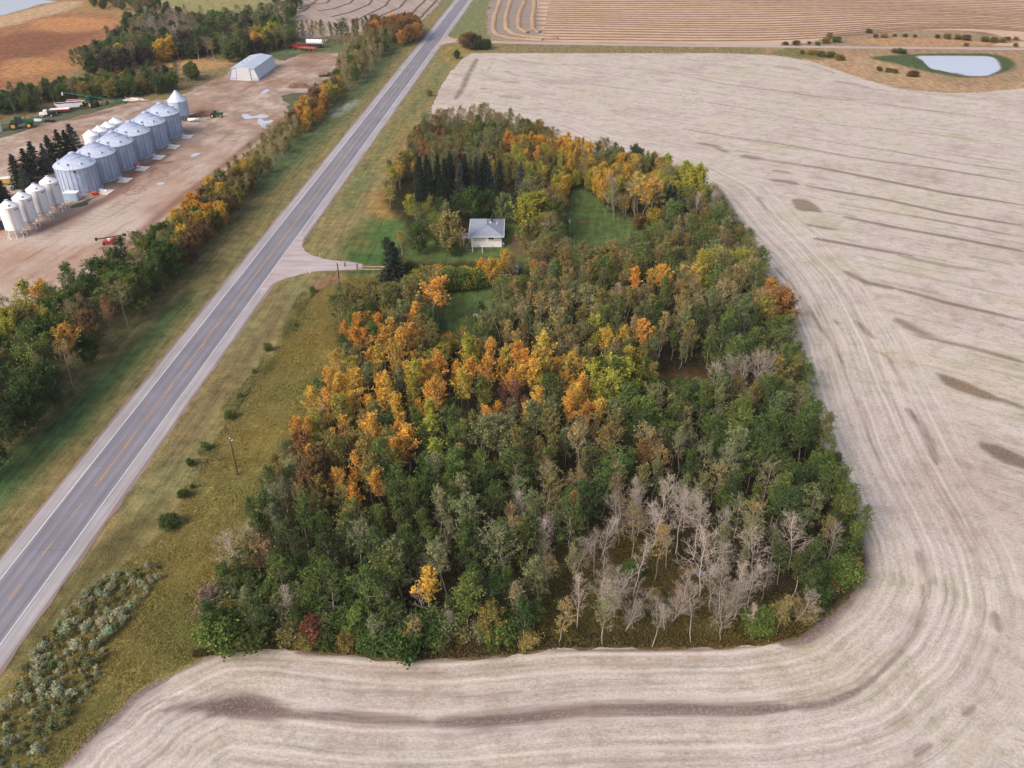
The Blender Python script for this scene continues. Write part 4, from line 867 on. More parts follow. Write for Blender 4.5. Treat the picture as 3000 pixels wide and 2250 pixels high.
for a, b_, h, c, lab in [(1278, 715, 8.5, 'green', 'rounded green tree left of the pale willow by the house'), (1545, 740, 8.5, 'olive', 'rounded olive tree right of the house corner'), (1340, 645, 7.5, 'deep', 'dark round tree in front of the spruce row, left of the house roof'), (1292, 655, 7, 'deep', 'dark round tree in front of the spruce row, above the pale willow'), (1432, 640, 8, 'deep', 'dark round tree behind the middle of the house'), (1248, 665, 6.5, 'olive', 'olive tree below the left end of the spruce row'), (1205, 640, 6.5, 'yellowgreen', 'yellow green tree left of the spruce row')]: T('broad', a, b_, h, c, lab, wide=.8)
# ---- the woods, filled tree by tree. blobs: crown position in the photograph, kinds and colours there
BL_ = []
def zone(x, y, rx, ry, pr, *opts): BL_.append((x, y, rx, ry, pr, opts))
zone(1120, 1120, 280, 180, .62, ('narrow', 'gold'), ('narrow', 'orange'), ('poplar', 'yellowgreen'), ('narrow', 'orange'))
zone(1480, 1140, 320, 120, .52, ('narrow', 'gold'), ('poplar', 'yellowgreen'), ('narrow', 'orange'))
zone(1010, 1370, 210, 160, .52, ('narrow', 'gold'), ('narrow', 'orange'), ('poplar', 'olive'))
zone(1185, 1005, 130, 70, .75, ('narrow', 'orange'), ('narrow', 'gold'), ('poplar', 'olive'))
zone(1070, 985, 60, 45, .8, ('narrow', 'orange'), ('narrow', 'gold'))
zone(1455, 1095, 120, 62, .88, ('narrow', 'orange'), ('narrow', 'orange'), ('narrow', 'gold'))
zone(1500, 1170, 60, 45, .6, ('narrow', 'orange'), ('thin', 'redbrown'))
zone(1700, 1160, 70, 70, .7, ('narrow', 'gold'), ('narrow', 'orange'), ('narrow', 'yellowgreen'))
zone(1210, 1200, 90, 90, .5, ('narrow', 'orange'), ('narrow', 'gold'))
zone(1000, 1140, 90, 80, .55, ('narrow', 'gold'), ('poplar', 'yellowgreen'), ('narrow', 'orange'))
zone(1020, 1330, 60, 60, .75, ('narrow', 'orange'), ('poplar', 'olive')); zone(1163, 1320, 34, 40, .9, ('narrow', 'orange'))
zone(1010, 1430, 65, 60, .65, ('narrow', 'orange'), ('poplar', 'olive')); zone(870, 1360, 110, 110, .6, ('poplar', 'olive'), ('narrow', 'orange'), ('broad', 'brown'))
zone(1100, 1450, 50, 30, .6, ('narrow', 'orange'),); zone(1905, 850, 50, 60, .6, ('narrow', 'gold'), ('narrow', 'orange')); zone(1770, 990, 60, 40, .6, ('narrow', 'gold'), ('poplar', 'yellowgreen'))
zone(1866, 995, 22, 26, .9, ('narrow', 'orange')); zone(1425, 1185, 40, 50, .6, ('narrow', 'orange'), ('narrow', 'gold')); zone(1910, 1350, 30, 30, .8, ('narrow', 'rust'))
zone(2050, 800, 90, 50, .5, ('poplar', 'yellowgreen'), ('thin', 'gold')); zone(2160, 830, 130, 100, .45, ('thin', 'tan'), ('poplar', 'yellowgreen'))
zone(2190, 1170, 90, 40, .5, ('narrow', 'gold'), ('poplar', 'olive'))
zone(1000, 1240, 330, 190, .40, ('poplar', 'yellowgreen'), ('poplar', 'olive'), ('narrow', 'gold'))
zone(1560, 860, 160, 120, .6, ('thin', 'tan'), ('narrow', 'olive'), ('poplar', 'greygreen'))
zone(1620, 1000, 150, 120, .75, ('thin', 'tan'), ('narrow', 'tan'), ('thin', 'olive'), ('poplar', 'greygreen'))
zone(1800, 880, 260, 120, .5, ('thin', 'tan'), ('thin', 'olive'), ('narrow', 'olive'))
zone(2080, 780, 190, 130, .65, ('thin', 'olive'), ('poplar', 'olive'), ('thin', 'tan'), ('poplar', 'green'))
zone(1780, 1370, 220, 150, .6, ('thin', 'olive'), ('thin', 'tan'), ('narrow', 'olive'), ('thin', 'brown'))
zone(2000, 1380, 180, 170, .6, ('thin', 'greygreen'), ('narrow', 'greygreen'), ('thin', 'tan'))
zone(2250, 1350, 260, 250, .8, ('poplar', 'green'), ('poplar', 'deep'), ('poplar', 'greygreen'))
zone(2200, 1600, 200, 100, .55, ('thin', 'olive'), ('thin', 'greygreen'), ('bare', 'bare'))
zone(1900, 1600, 330, 100, .35, ('bare', 'bare'), ('thin', 'greygreen'))
zone(1450, 1560, 260, 180, .3, ('thin', 'greygreen'), ('poplar', 'greygreen'), ('thin', 'tan'))
# north part
zone(1560, 430, 85, 35, .8, ('narrow', 'orange'), ('broad', 'gold'), ('poplar', 'olive')); zone(1690, 430, 70, 40, .85, ('broad', 'orange'), ('narrow', 'gold'), ('broad', 'gold'))
zone(1700, 520, 120, 50, .9, ('broad', 'gold'), ('broad', 'yellowgreen')); zone(1850, 490, 110, 40, .8, ('broad', 'gold'), ('thin', 'gold'), ('broad', 'olive'))
zone(1980, 500, 70, 70, .9, ('broad', 'yellowgreen'), ('poplar', 'yellowgreen')); zone(1160, 500, 60, 70, .8, ('poplar', 'olive'), ('poplar', 'yellowgreen'), ('broad', 'olive'), ('narrow', 'gold'))
zone(1230, 390, 80, 60, .8, ('narrow', 'rust'), ('thin', 'rust'), ('narrow', 'olive')); zone(1450, 330, 230, 36, .8, ('thin', 'tan'), ('thin', 'olive'), ('thin', 'rust'))
zone(1440, 390, 170, 50, .75, ('broad', 'green'), ('poplar', 'greygreen'), ('broad', 'olive')); zone(1550, 480, 140, 40, .85, ('broad', 'olive'), ('narrow', 'yellowgreen'), ('poplar', 'olive'))
zone(1800, 420, 120, 40, .8, ('broad', 'deep'), ('broad', 'greygreen'), ('thin', 'olive'))
BSORT = sorted(BL_, key=lambda q: q[2] * q[3])
def pick(px, py, r):
    for x, y, rx, ry, pr, o in BSORT:
        if ((px - x) / rx) ** 2 + ((py - y) / ry) ** 2 < 1:
            if r.random() < pr: return r.choice(o)
    q = r.random()
    if py < 900: return ('poplar', r.choice(['green', 'olive', 'greygreen'])) if q < .7 else ('thin', 'olive')
    if py > 1350: return ('poplar', r.choice(['green', 'deep', 'deep'])) if q < .82 else ('thin', r.choice(['greygreen', 'olive']))
    return ('poplar', r.choice(['green', 'deep', 'green', 'greygreen'])) if q < .75 else ('narrow', r.choice(['olive', 'greygreen']))
def ch_se(x, y, r):
    gx, gy = proj((x, y, 0)); k = r.random()
    if k < .3: auto('bare', 'bare', x, y, r.uniform(6.5, 11), 'in the southeast corner', 1.0)
    elif k < .58: auto('thin', r.choice(['tan', 'greygreen', 'olive']), x, y, r.uniform(8, 11), 'in the southeast corner', .95)
    else: auto('shrub' if k < .85 else 'thinshrub', r.choice(['green', 'olive', 'brown', 'deep']), x, y, r.uniform(1.3, 3.0), 'in the southeast corner', 1.2)
EXC = [densify(Z(q), 2, 0) for q in ([(1240, 850), (1300, 860), (1420, 860), (1462, 900), (1450, 950), (1400, 985), (1350, 1020), (1320, 1040), (1305, 1020), (1290, 940), (1270, 880)],
       [(1130, 620), (1200, 640), (1230, 700), (1300, 690), (1360, 660), (1500, 655), (1560, 700), (1580, 740), (1560, 820), (1500, 860), (1440, 860), (1200, 860), (1100, 860), (1100, 700)],
       [(1660, 560), (1740, 575), (1800, 640), (1920, 670), (1940, 730), (1860, 790), (1720, 840), (1660, 820), (1640, 700)],
       [(1190, 545), (1490, 550), (1490, 665), (1190, 665)],
       [(1690, 1640), (1760, 1560), (1880, 1600), (2040, 1660), (2330, 1780), (2300, 1870), (1650, 1893), (1580, 1780)],
       [(1920, 1095), (2060, 1085), (2080, 1130), (1950, 1150)])]
def wzone(px, py):
    if py > 1700: return 'at the south wood edge'
    if py < 480: return 'at the north wood end'
    if px > 2100 and py > 1200: return 'in the southeast woods'
    if px > 1900: return 'in the east woods'
    if px < 1000: return 'in the highway side woods'
    if py < 700: return 'north of the house'
    if py < 1150: return 'south of the lawns'
    return 'in the middle woods'
ADJ = dict(green='green', deep='dark green', greygreen='grey green', olive='olive', tan='tan', yellowgreen='yellow green', gold='golden', orange='orange', rust='rusty', redbrown='reddish', brown='brown', bare='leafless', silver='silvery', purple='purple', spruce='dark')
KW = dict(poplar='leafy poplar', narrow='feathery aspen', thin='half bare aspen', bare='grey tree', broad='round tree', willow='bushy willow', shrub='bush', thinshrub='twiggy bush', silver='bush')
COUNT = {}; QUEUE = []
def auto(kind, col, x, y, h, where, wide=1.0):
    COUNT[kind] = COUNT.get(kind, 0) + 1
    QUEUE.append([kind, col, x, y, h, where, wide]); PLACED.append((x, y))
def fill(poly, rmin, tries, chooser, seed, excl=(), inset=0.0):
    r = random.Random(seed); rn = np.random.RandomState(seed); lo = poly.min(0); hi = poly.max(0)
    c = rn.uniform(size=(tries, 2)) * (hi - lo) + lo; c = c[inside(c, poly)]
    if inset:
        d, _, _ = nearest(c, poly); c = c[d > inset]
    for e in excl: c = c[~inside(c, e)]
    acc = [p for p in PLACED]; grid = {}
    cs = rmin
    def key(p): return (int(p[0] // cs), int(p[1] // cs))
    for p in acc: grid.setdefault(key(p), []).append(p)
    out = []
    for p in c:
        k = key(p); ok = True
        for i in (-1, 0, 1):
            for j in (-1, 0, 1):
                for q in grid.get((k[0] + i, k[1] + j), ()):
                    if (q[0] - p[0]) ** 2 + (q[1] - p[1]) ** 2 < rmin * rmin: ok = False
        if ok: grid.setdefault(k, []).append((p[0], p[1])); out.append((p[0], p[1]))
    for x, y in out: chooser(x, y, r)
    return len(out)
WP = densify([P(*q) for q in WOOD], 2, 0)
CEIL = [(990, 1180, 840, 832), (1180, 1245, 850, 815), (1245, 1285, 990, 900), (1285, 1345, 900, 985), (1345, 1405, 900, 928), (1405, 1475, 850, 885), (1475, 1560, 850, 812), (1560, 1660, 780, 660), (1640, 1780, 740, 705), (1780, 1880, 740, 680), (1915, 2060, 1130, 1120)]
def ch_wood(x, y, r):
    h = r.choice([r.uniform(6.5, 9.5), r.uniform(8.5, 12.5), r.uniform(8.5, 12)])
    gx, gy = proj((x, y, 0)); d, _, _ = nearest(np.array([[x, y]]), WP); d = d[0]
    if d < 3.5: h *= .8
    if gy < 700: h *= .88
    if gy < 420: h *= .85
    for x0, x1, yb, yt in CEIL:
        if x0 < gx < x1 and gy > yb:
            h0_ = h
            while h > 3 and proj((x, y, h))[1] < yt: h -= .5
            if h < .55 * h0_:
                if h > 3.2: h = max(h * .9, 3)
                else: return
    px, py = proj((x, y, h * .68)); kind, col = pick(px, py, r)
    if h < 6: kind = 'shrub' if kind not in ('bare', 'thin') else 'thinshrub'; h = min(h, 4.5)
    if kind == 'broad': h *= .82
    if kind == 'bare': h *= .9
    auto(kind, col, x, y, h, wzone(gx, gy), 1.12 if kind != 'broad' else .62)
print('woods', fill(WP, 2.72, 32000, ch_wood, 11, EXC, .9))
WQ = 1
print('se', fill(EXC[4], 3.3, 1500, ch_se, 53))
# ---- belts west of the highway
def belt(pts, rmin, tries, seed, hr, opts, where, wide=1.1, zones=()):
    pl = densify(Z(pts), 2, 0)
    def ch(x, y, r):
        h = r.uniform(*hr); px, py = proj((x, y, h * .6)); o = opts
        for zx, zy, rx, ry, oo in zones:
            if ((px - zx) / rx) ** 2 + ((py - zy) / ry) ** 2 < 1 and r.random() < .8: o = oo; break
        kind, col = r.choice(o)
        if kind in ('broad', 'willow'): h *= .85
        auto(kind, col, x, y, h if kind not in ('shrub', 'thinshrub') else h * .5, where, wide if kind not in ('broad', 'willow') else .8 if kind == 'broad' else 1.15)
    n = fill(pl, rmin, tries, ch, seed); print(where, n)
GR = [('poplar', 'deep'), ('poplar', 'green'), ('broad', 'deep'), ('broad', 'green'), ('broad', 'deep'), ('thin', 'olive')]
GOLD = [('broad', 'gold'), ('broad', 'brown'), ('broad', 'olive'), ('poplar', 'olive'), ('broad', 'green'), ('broad', 'deep'), ('broad', 'yellowgreen')]
belt([(-190, 1500), (-190, 1060), (0, 985), (120, 945), (230, 900), (330, 840), (400, 790), (440, 770), (520, 800), (440, 900), (330, 1010), (190, 1170), (60, 1330), (-60, 1450)], 3.3, 6000, 21, (8.0, 12.0), GR, 'left of the highway', 1.2,
     [(20, 930, 60, 90, [('poplar', 'yellowgreen'), ('broad', 'yellowgreen')]), (110, 900, 50, 50, [('broad', 'gold'), ('poplar', 'yellowgreen')]), (290, 930, 60, 90, [('thin', 'rust'), ('thin', 'brown'), ('broad', 'brown')]), (200, 1030, 30, 30, [('narrow', 'orange')]), (100, 1200, 160, 120, [('thin', 'brown'), ('broad', 'deep'), ('thin', 'greygreen'), ('broad', 'deep'), ('poplar', 'deep')])])
belt([(440, 770), (500, 700), (600, 600), (700, 520), (740, 530), (720, 600), (640, 690), (560, 780), (520, 800)], 3.1, 2500, 22, (6.5, 9), GOLD, 'opposite the driveway', 1.1,
     [(560, 620, 60, 50, [('broad', 'orange'), ('broad', 'gold')]), (420, 690, 60, 50, [('broad', 'green'), ('broad', 'deep')]), (700, 560, 50, 60, [('broad', 'olive'), ('thin', 'tan'), ('broad', 'brown')])])
belt([(700, 520), (790, 430), (850, 380), (880, 385), (870, 420), (800, 500), (740, 530)], 2.9, 2000, 23, (5, 7.5), [('thin', 'tan'), ('broad', 'olive'), ('thin', 'olive'), ('poplar', 'olive')], 'midway along the yard belt', 1.2)
belt([(850, 380), (880, 340), (930, 300), (985, 262), (1000, 275), (975, 315), (920, 370), (880, 395)], 3.0, 2000, 24, (5.5, 8), [('broad', 'rust'), ('broad', 'orange'), ('broad', 'brown'), ('broad', 'gold')], 'in the orange yard clump', 1.2,
     [(990, 270, 30, 30, [('broad', 'green'), ('broad', 'yellowgreen')])])
belt([(985, 262), (1000, 215), (1060, 150), (1100, 125), (1150, 130), (1110, 190), (1060, 240), (1005, 275)], 3.4, 1500, 25, (7, 10), [('thin', 'tan'), ('poplar', 'olive'), ('thin', 'olive'), ('broad', 'green')], 'above the farm yard', 1.2)
belt([(1080, 130), (1095, 105), (1120, 95), (1200, 90), (1225, 105), (1210, 128), (1150, 140)], 3.6, 1500, 26, (9, 12), [('broad', 'rust'), ('broad', 'rust'), ('broad', 'orange'), ('broad', 'brown')], 'in the rusty highway clump', 1.2)
belt([(890, 112), (1000, 112), (1090, 100), (1095, 118), (1000, 132), (895, 124)], 3.8, 1200, 27, (8.5, 11), [('poplar', 'deep'), ('thin', 'olive'), ('poplar', 'olive'), ('thin', 'tan')], 'behind the red drill', 1.1)
belt([(-120, 400), (-60, 350), (0, 345), (120, 325), (250, 298), (400, 285), (500, 268), (570, 240), (560, 228), (440, 240), (340, 258), (200, 270), (60, 300), (0, 320), (-120, 360)], 4.0, 4000, 28, (6.5, 9.5), [('willow', 'deep'), ('willow', 'green'), ('willow', 'purple'), ('poplar', 'deep'), ('thin', 'olive')], 'behind the bins', 1.2,
     [(300, 240, 120, 26, [('willow', 'olive'), ('willow', 'green')]), (60, 320, 60, 20, [('willow', 'brown'), ('willow', 'purple')])])
belt([(215, 222), (330, 222), (450, 192), (520, 178), (640, 182), (700, 180), (760, 160), (850, 140), (872, 110), (800, 84), (700, 85), (560, 90), (400, 120), (330, 140), (260, 190)], 4.6, 5000, 29, (8.5, 12), [('willow', 'deep'), ('poplar', 'deep'), ('willow', 'green'), ('thin', 'olive'), ('poplar', 'greygreen'), ('willow', 'purple')], 'behind the shed', 1.25,
     [(500, 75, 75, 34, [('bare', 'bare'), ('thin', 'bare')]), (485, 150, 28, 26, [('willow', 'gold')]), (745, 118, 16, 18, [('willow', 'gold')]), (780, 95, 50, 20, [('willow', 'yellowgreen'), ('poplar', 'olive')]), (340, 155, 25, 10, [('willow', 'gold')]), (280, 205, 90, 14, [('willow', 'green'), ('willow', 'brown')])])
belt([(400, 112), (370, 85), (400, 50), (430, 40), (560, 60), (690, 58), (840, 40), (860, 60), (800, 80), (700, 84), (560, 88), (440, 105)], 5.4, 3000, 30, (7, 10), [('willow', 'greygreen'), ('bare', 'bare'), ('thin', 'olive'), ('willow', 'deep')], 'at the far marsh edge', 1.2,
     [(430, 20, 60, 30, [('willow', 'deep'), ('thin', 'olive')]), (500, 70, 80, 34, [('bare', 'bare')])])
belt([(270, 22), (300, 28), (380, 34), (480, 40), (480, 22), (380, 5), (300, 2), (265, 8)], 7, 500, 31, (6, 8), [('willow', 'deep'), ('willow', 'brown'), ('willow', 'greygreen')], 'by the lake', 1.1)
belt([(820, 40), (870, 34), (885, 20), (860, -10), (820, -20), (800, 20)], 7, 400, 32, (8, 11), [('broad', 'deep'), ('poplar', 'deep')], 'in the top left field', 1.1)
g = 'bushes at the far road junction'
for a, b_, h, c in [(1362, 138, 6, 'olive'), (1378, 142, 6.5, 'brown'), (1392, 146, 6, 'purple'), (1402, 146, 4.5, 'deep'), (1412, 146, 4, 'deep'), (1424, 143, 4, 'deep'), (1385, 134, 5.5, 'rust')]:
    T('shrub', a, b_, h, c, ADJ[c] + ' bush at the corner of the highway and gravel road', g, 1.5)
T('shrub', 1338, 172, 3.5, 'deep', 'small dark bush at the corner of the pale stubble')
T('shrub', 1259, 282, 2.2, 'olive', 'lone small bush on the verge north of the woods', wide=1.3)
T('shrub', 498, 1545, 2.0, 'deep', 'lone dark green bush in the rough grass by the mown edge', wide=1.8)
g = 'scrub bushes by the pond'
for a, b_ in [(2300, 132), (2332, 133), (2370, 130), (2395, 133), (2420, 127), (2450, 124), (2430, 112), (2565, 110), (2590, 110), (2620, 108), (2650, 108), (2680, 110), (2545, 98), (2745, 112), (2775, 114), (2805, 116), (2830, 118), (2885, 122), (2910, 124), (2935, 124), (2950, 118), (2975, 118), (2975, 137), (2830, 136), (2350, 158), (2380, 160), (2405, 166), (2430, 168), (2460, 176), (2576, 208), (2602, 212), (2622, 214), (2665, 224), (2675, 224), (2640, 157), (2620, 155)]:
    T('shrub', a, b_, TR.uniform(1.3, 2.4), TR.choice(['olive', 'olive', 'green', 'brown', 'tan']), 'low scrub bush near the pond', g, TR.uniform(1.8, 2.8))
g = 'low bushes along the old fence line'
fl = [(905, 862), (880, 900), (862, 925), (850, 960), (828, 985), (812, 1010), (800, 1030), (786, 1052), (778, 1080), (752, 1100), (735, 1118), (722, 1140), (700, 1160), (684, 1185), (668, 1205), (655, 1232), (645, 1260), (628, 1285), (612, 1305), (604, 1335), (585, 1350), (572, 1375), (560, 1400), (548, 1430), (532, 1455), (888, 880), (690, 1210), (670, 1240), (640, 1345), (560, 1440), (576, 1420), (620, 1270)]
for a, b_ in fl[::3]: T('shrub', a + TR.gauss(0, 9), b_ + TR.uniform(-12, 12), TR.uniform(.6, 1.9) * TR.choice([.6, .8, 1]), TR.choice(['green', 'green', 'olive', 'greygreen', 'deep']), 'low green bush along the mown verge edge', g, TR.uniform(1.0, 1.6))
g = 'silvery bushes in the corner by the highway'
sb = densify(Z([(445, 1655), (470, 1700), (400, 1780), (310, 1900), (270, 2020), (170, 2150), (80, 2260), (-60, 2330), (-60, 2230), (10, 2080), (70, 1980), (130, 1880), (230, 1770), (330, 1690)]), 2, 0)
def ch_s(x, y, r):
    auto('silver' if r.random() < .85 else 'thinshrub', r.choice(['silver', 'silver', 'greygreen']), x, y, r.uniform(.6, 1.5), 'beside the highway', r.uniform(.9, 1.5))
print('silver', fill(sb, 1.15, 7000, ch_s, 33))
def ch_edge(x, y, r):
    gx, gy = proj((x, y, 0)); c = r.choice(['deep', 'green', 'deep', 'olive', 'greygreen'] if gx < 1500 else ['olive', 'brown', 'greygreen', 'tan'])
    auto('shrub' if r.random() < .75 else 'thinshrub', c, x, y, r.uniform(2.6, 4.6) if gx < 1500 else r.uniform(1.2, 2.4), 'on the south fringe', r.uniform(1.1, 1.6))
PLACED_KEEP = list(PLACED); PLACED.clear()
print('edge', fill(densify(Z([(640, 1895), (665, 1780), (710, 1700), (760, 1720), (900, 1800), (1100, 1845), (1400, 1860), (1560, 1860), (1600, 1885), (1400, 1905), (1099, 1915), (800, 1890)]), 2, 0), 2.3, 1200, ch_edge, 51))
print('east edge', fill(densify(Z([(2120, 1885), (2300, 1850), (2420, 1770), (2500, 1650), (2480, 1500), (2430, 1400), (2360, 1200), (2300, 960), (2240, 820), (2060, 620), (2040, 630), (2200, 820), (2280, 980), (2330, 1200), (2400, 1400), (2440, 1520), (2460, 1640), (2390, 1750), (2280, 1820), (2120, 1865)]), 2, 0), 2.8, 1500, lambda x, y, r: auto('shrub', r.choice(['deep', 'green', 'brown', 'olive']), x, y, r.uniform(2, 3.8), 'on the east fringe', r.uniform(1.1, 1.6)), 52))
PLACED += PLACED_KEEP
# undergrowth: low leafy cover nobody could count
def undergrowth(name, poly, n, size, zr, cols, label, seed, inset=0, excl=(), up=.3, asp=.6):
    rn = np.random.RandomState(seed); lo = poly.min(0); hi = poly.max(0); c = np.zeros((0, 2))
    q = rn.uniform(size=(int(n * 3), 2)) * (hi - lo) + lo; q = q[inside(q, poly)]
    for e in excl: q = q[~inside(q, e)]
    if name == 'ditch_weeds': q = q[(np.sin(q[:, 1] * .41) + np.sin(q[:, 1] * .173 + 1) + rn.normal(size=len(q)) * .4) > -.35]
    q = q[:n]; cl = rn.randint(0, max(2, len(q) // 60), len(q)); hh = rn.uniform(zr[0], zr[1], cl.max() + 1)
    big_ = (np.sin(q[:, 0] * .55 + 2 * np.sin(q[:, 1] * .31)) * np.cos(q[:, 1] * .48 + np.sin(q[:, 0] * .27)) + 1) / 2
    z = rn.uniform(.03, 1, len(q)) * (zr[0] + (zr[1] - zr[0]) * big_)
    V, Q = leaves(np.c_[q, z], size, rn, up, asp); tn = np.clip(np.repeat(rn.uniform(.2, .8, len(q)) * .6 + big_ * .35, 4), 0, 1)
    hu = np.clip(np.repeat((np.sin(q[:, 0] * .21 + 1) * np.sin(q[:, 1] * .17) + 1) / 2 + rn.normal(size=len(q)) * .15, 4), 0, 1)
    o = np_mesh(name, V, Q, M['leaf'], attrs={'tone': ('FLOAT', tn), 'hue': ('FLOAT', hu)}); o.color = cols
    tag(o, label, 'undergrowth', kind='stuff'); return o
undergrowth('undergrowth', WP, 130000, .34, (.5, 4.6), L(84, 88, 52, .75), 'tangled low undergrowth covering the floor of the woods', 41, excl=[EXC[0], EXC[1], EXC[2], EXC[5], EXC[4]])
undergrowth('thicket', EXC[4], 30000, .26, (.2, 2.3), L(110, 102, 60, .85), 'low tangled olive thicket beneath the bare southeast trees', 44)
flp = A2(sorted([P(*q) for q in fl], key=lambda v: v.y)); flt = np.roll(flp, -1, 0) - flp
stripP = densify(np.r_[flp + [-1.5, .3], (flp + [1.7, -.3])[::-1]], 2, .3, 61)
undergrowth('ditch_weeds', stripP, 9000, .24, (.05, 1.0), L(100, 108, 60, .9), 'ragged low weeds growing in a strip along the mown verge', 45)
def grass(name, pts, n, size, zr, col, label, seed):
    pl = densify(Z(pts), 2, 0); rn = np.random.RandomState(seed); lo = pl.min(0); hi = pl.max(0)
    q = rn.uniform(size=(int(n * 2.5), 2)) * (hi - lo) + lo; q = q[inside(q, pl)][:n]; k = len(q)
    big_ = (np.sin(q[:, 0] * .4 + 2 * np.sin(q[:, 1] * .23)) * np.cos(q[:, 1] * .33 + np.sin(q[:, 0] * .37)) + 1) / 2
    h = rn.uniform(.5, 1, k) * (zr[0] + (zr[1] - zr[0]) * big_); a = rn.uniform(0, 3.14, k); w_ = size * rn.uniform(.5, 1.2, k)
    dx = np.c_[np.cos(a) * w_, np.sin(a) * w_, np.zeros(k)] * .5; ln = rn.normal(size=(k, 3)) * .25; ln[:, 2] = 0
    b0 = np.c_[q, np.full(k, .0)]; tp = b0 + ln; tp[:, 2] = h
    V = np.stack([b0 - dx, b0 + dx, tp + dx * .25, tp - dx * .25], 1).reshape(-1, 3)
    o = np_mesh(name, V, np.arange(4 * k).reshape(-1, 4), M['leaf'], attrs={'tone': ('FLOAT', np.clip(np.repeat(rn.uniform(.3, .8, k) * .7 + big_ * .2, 4), 0, 1)), 'hue': ('FLOAT', np.clip(np.repeat((np.sin(q[:, 0] * .13 + 1) * np.sin(q[:, 1] * .19 + 2) + 1) / 2 + rn.normal(size=k) * .12, 4), 0, 1))})
    o.color = col; tag(o, label, 'grass', kind='stuff'); return o
grass('rough_grass', [(180, 2250), (0, 2350), (-100, 2350), (0, 2080), (200, 1780), (430, 1600), (520, 1500), (640, 1270), (780, 1070), (930, 850), (1120, 815), (1090, 900), (980, 1060), (860, 1300), (700, 1560), (640, 1750), (590, 1920), (420, 2010)], 60000, .28, (.05, .28), L(138, 126, 70, .98), 'rough olive and gold grass between the highway verge and the woods', 42)
grass('edge_grass', [(560, 1925), (820, 1900), (1099, 1925), (1316, 1928), (1497, 1915), (1678, 1896), (2000, 1895), (2140, 1894), (2280, 1878), (2360, 1850), (2300, 1830), (2100, 1860), (1700, 1860), (1400, 1885), (1000, 1880), (700, 1870)], 16000, .3, (.25, .9), L(118, 102, 68, .85), 'brown and green tall grass fringing the south edge of the woods', 43)
print('counts', COUNT, len(PLACED))

# ---- build the queued trees: the ones that show largest as things, beyond 300 of a kind as one mass
WORDS = 'first second third fourth fifth sixth seventh eighth ninth tenth eleventh twelfth thirteenth fourteenth fifteenth sixteenth seventeenth eighteenth nineteenth twentieth'.split()
QUEUE.sort(key=lambda q: -(q[4] / math.sqrt(q[2] ** 2 + q[3] ** 2 + H * H)))
used_ = {}
for o in list(COL.objects):
    if o.parent is None and 'category' in o and o.type == 'EMPTY': used_[o['category']] = used_.get(o['category'], 0) + 1
keep_, rest_ = [], []
for q in QUEUE:
    sx, sy = proj((q[2], q[3], q[4] * .5))
    if not (-120 < sx < 3120 and -80 < sy < 2400): continue
    ct = CATS[q[0]]
    if used_.get(ct, 0) < 296: used_[ct] = used_.get(ct, 0) + 1; keep_.append(q)
    else: rest_.append(q)
grp = {}
for q in keep_: grp.setdefault(ADJ[q[1]] + ' ' + KW[q[0]] + '|' + q[5], []).append(q)
for k, qs in grp.items():
    nm, where = k.split('|'); g = (nm + ('es ' if nm.endswith('sh') else 's ')) + where
    qs.sort(key=lambda q: math.hypot(q[2], q[3])); n = len(qs)
    nr = 1 if n <= 24 else 2 if n <= 60 else 3
    names = {1: [''], 2: ['nearer', 'farther'], 3: ['near', 'middle', 'far']}[nr]; per = -(-n // nr)
    for b_ in range(nr):
        part = sorted(qs[b_ * per:(b_ + 1) * per], key=lambda q: proj((q[2], q[3], q[4] / 2))[0])
        for i, q in enumerate(part):
            row = (', ' + names[b_] + ' row' if nr > 1 else '')
            if n == 1: lab = nm + ' ' + where
            elif len(part) <= 40: lab = nm + ' ' + where + row + ', ' + (WORDS[i] + ' from the left' if i < (len(part) + 1) // 2 else (WORDS[len(part) - 1 - i] + ' from the right' if len(part) - 1 - i else 'rightmost'))
            else: lab = nm + ' ' + where
            tree(q[0], q[2], q[3], q[4], q[1], lab, g if n > 1 else None, q[6])
if rest_:
    VV, QQ, MI, TO, HU, TI = [], [], [], [], [], []; off = 0; rn = random.Random(5)
    for q in rest_:
        tm_, cm, Hn = rn.choice(KIND[q[0]]); s_ = q[4] / Hn; a = rn.uniform(0, 6.28); sx = s_ * q[6]; ca, sa = math.cos(a) * sx, math.sin(a) * sx
        for me, mi in ((tm_, 1), (cm, 0)):
            if me is None: continue
            nv = len(me.vertices); v = np.empty(nv * 3, np.float32); me.vertices.foreach_get('co', v); v = v.reshape(-1, 3)
            w_ = np.c_[v[:, 0] * ca - v[:, 1] * sa + q[2], v[:, 0] * sa + v[:, 1] * ca + q[3], v[:, 2] * s_]; li = np.empty(len(me.loops), np.int32); me.loops.foreach_get('vertex_index', li)
            VV.append(w_); QQ.append(li.reshape(-1, 4) + off); MI.append(np.full(len(li) // 4, mi)); off += nv
            if mi: TO.append(np.zeros(nv)); HU.append(np.zeros(nv))
            else:
                for nm_, l_ in (('tone', TO), ('hue', HU)):
                    b_ = np.empty(nv, np.float32); me.attributes[nm_].data.foreach_get('value', b_); l_.append(b_)
            TI.append(np.tile(np.array(C_[q[1]]), (nv, 1)))
    o = np_mesh('background_trees', np.concatenate(VV), np.concatenate(QQ), M['leaf'], attrs={'tone': ('FLOAT', np.concatenate(TO)), 'hue': ('FLOAT', np.concatenate(HU)), 'tint': ('FLOAT_COLOR', np.concatenate(TI))})
    o.data.materials.append(M['bark']); o.data.polygons.foreach_set('material_index', np.concatenate(MI).astype(np.int32)); o.color = (1, 1, 1, 1)
    tag(o, 'smaller far trees filling the belts and woods behind the nearer ones', 'trees', kind='stuff')
print('kept', len(keep_), 'rest', len(rest_), used_)
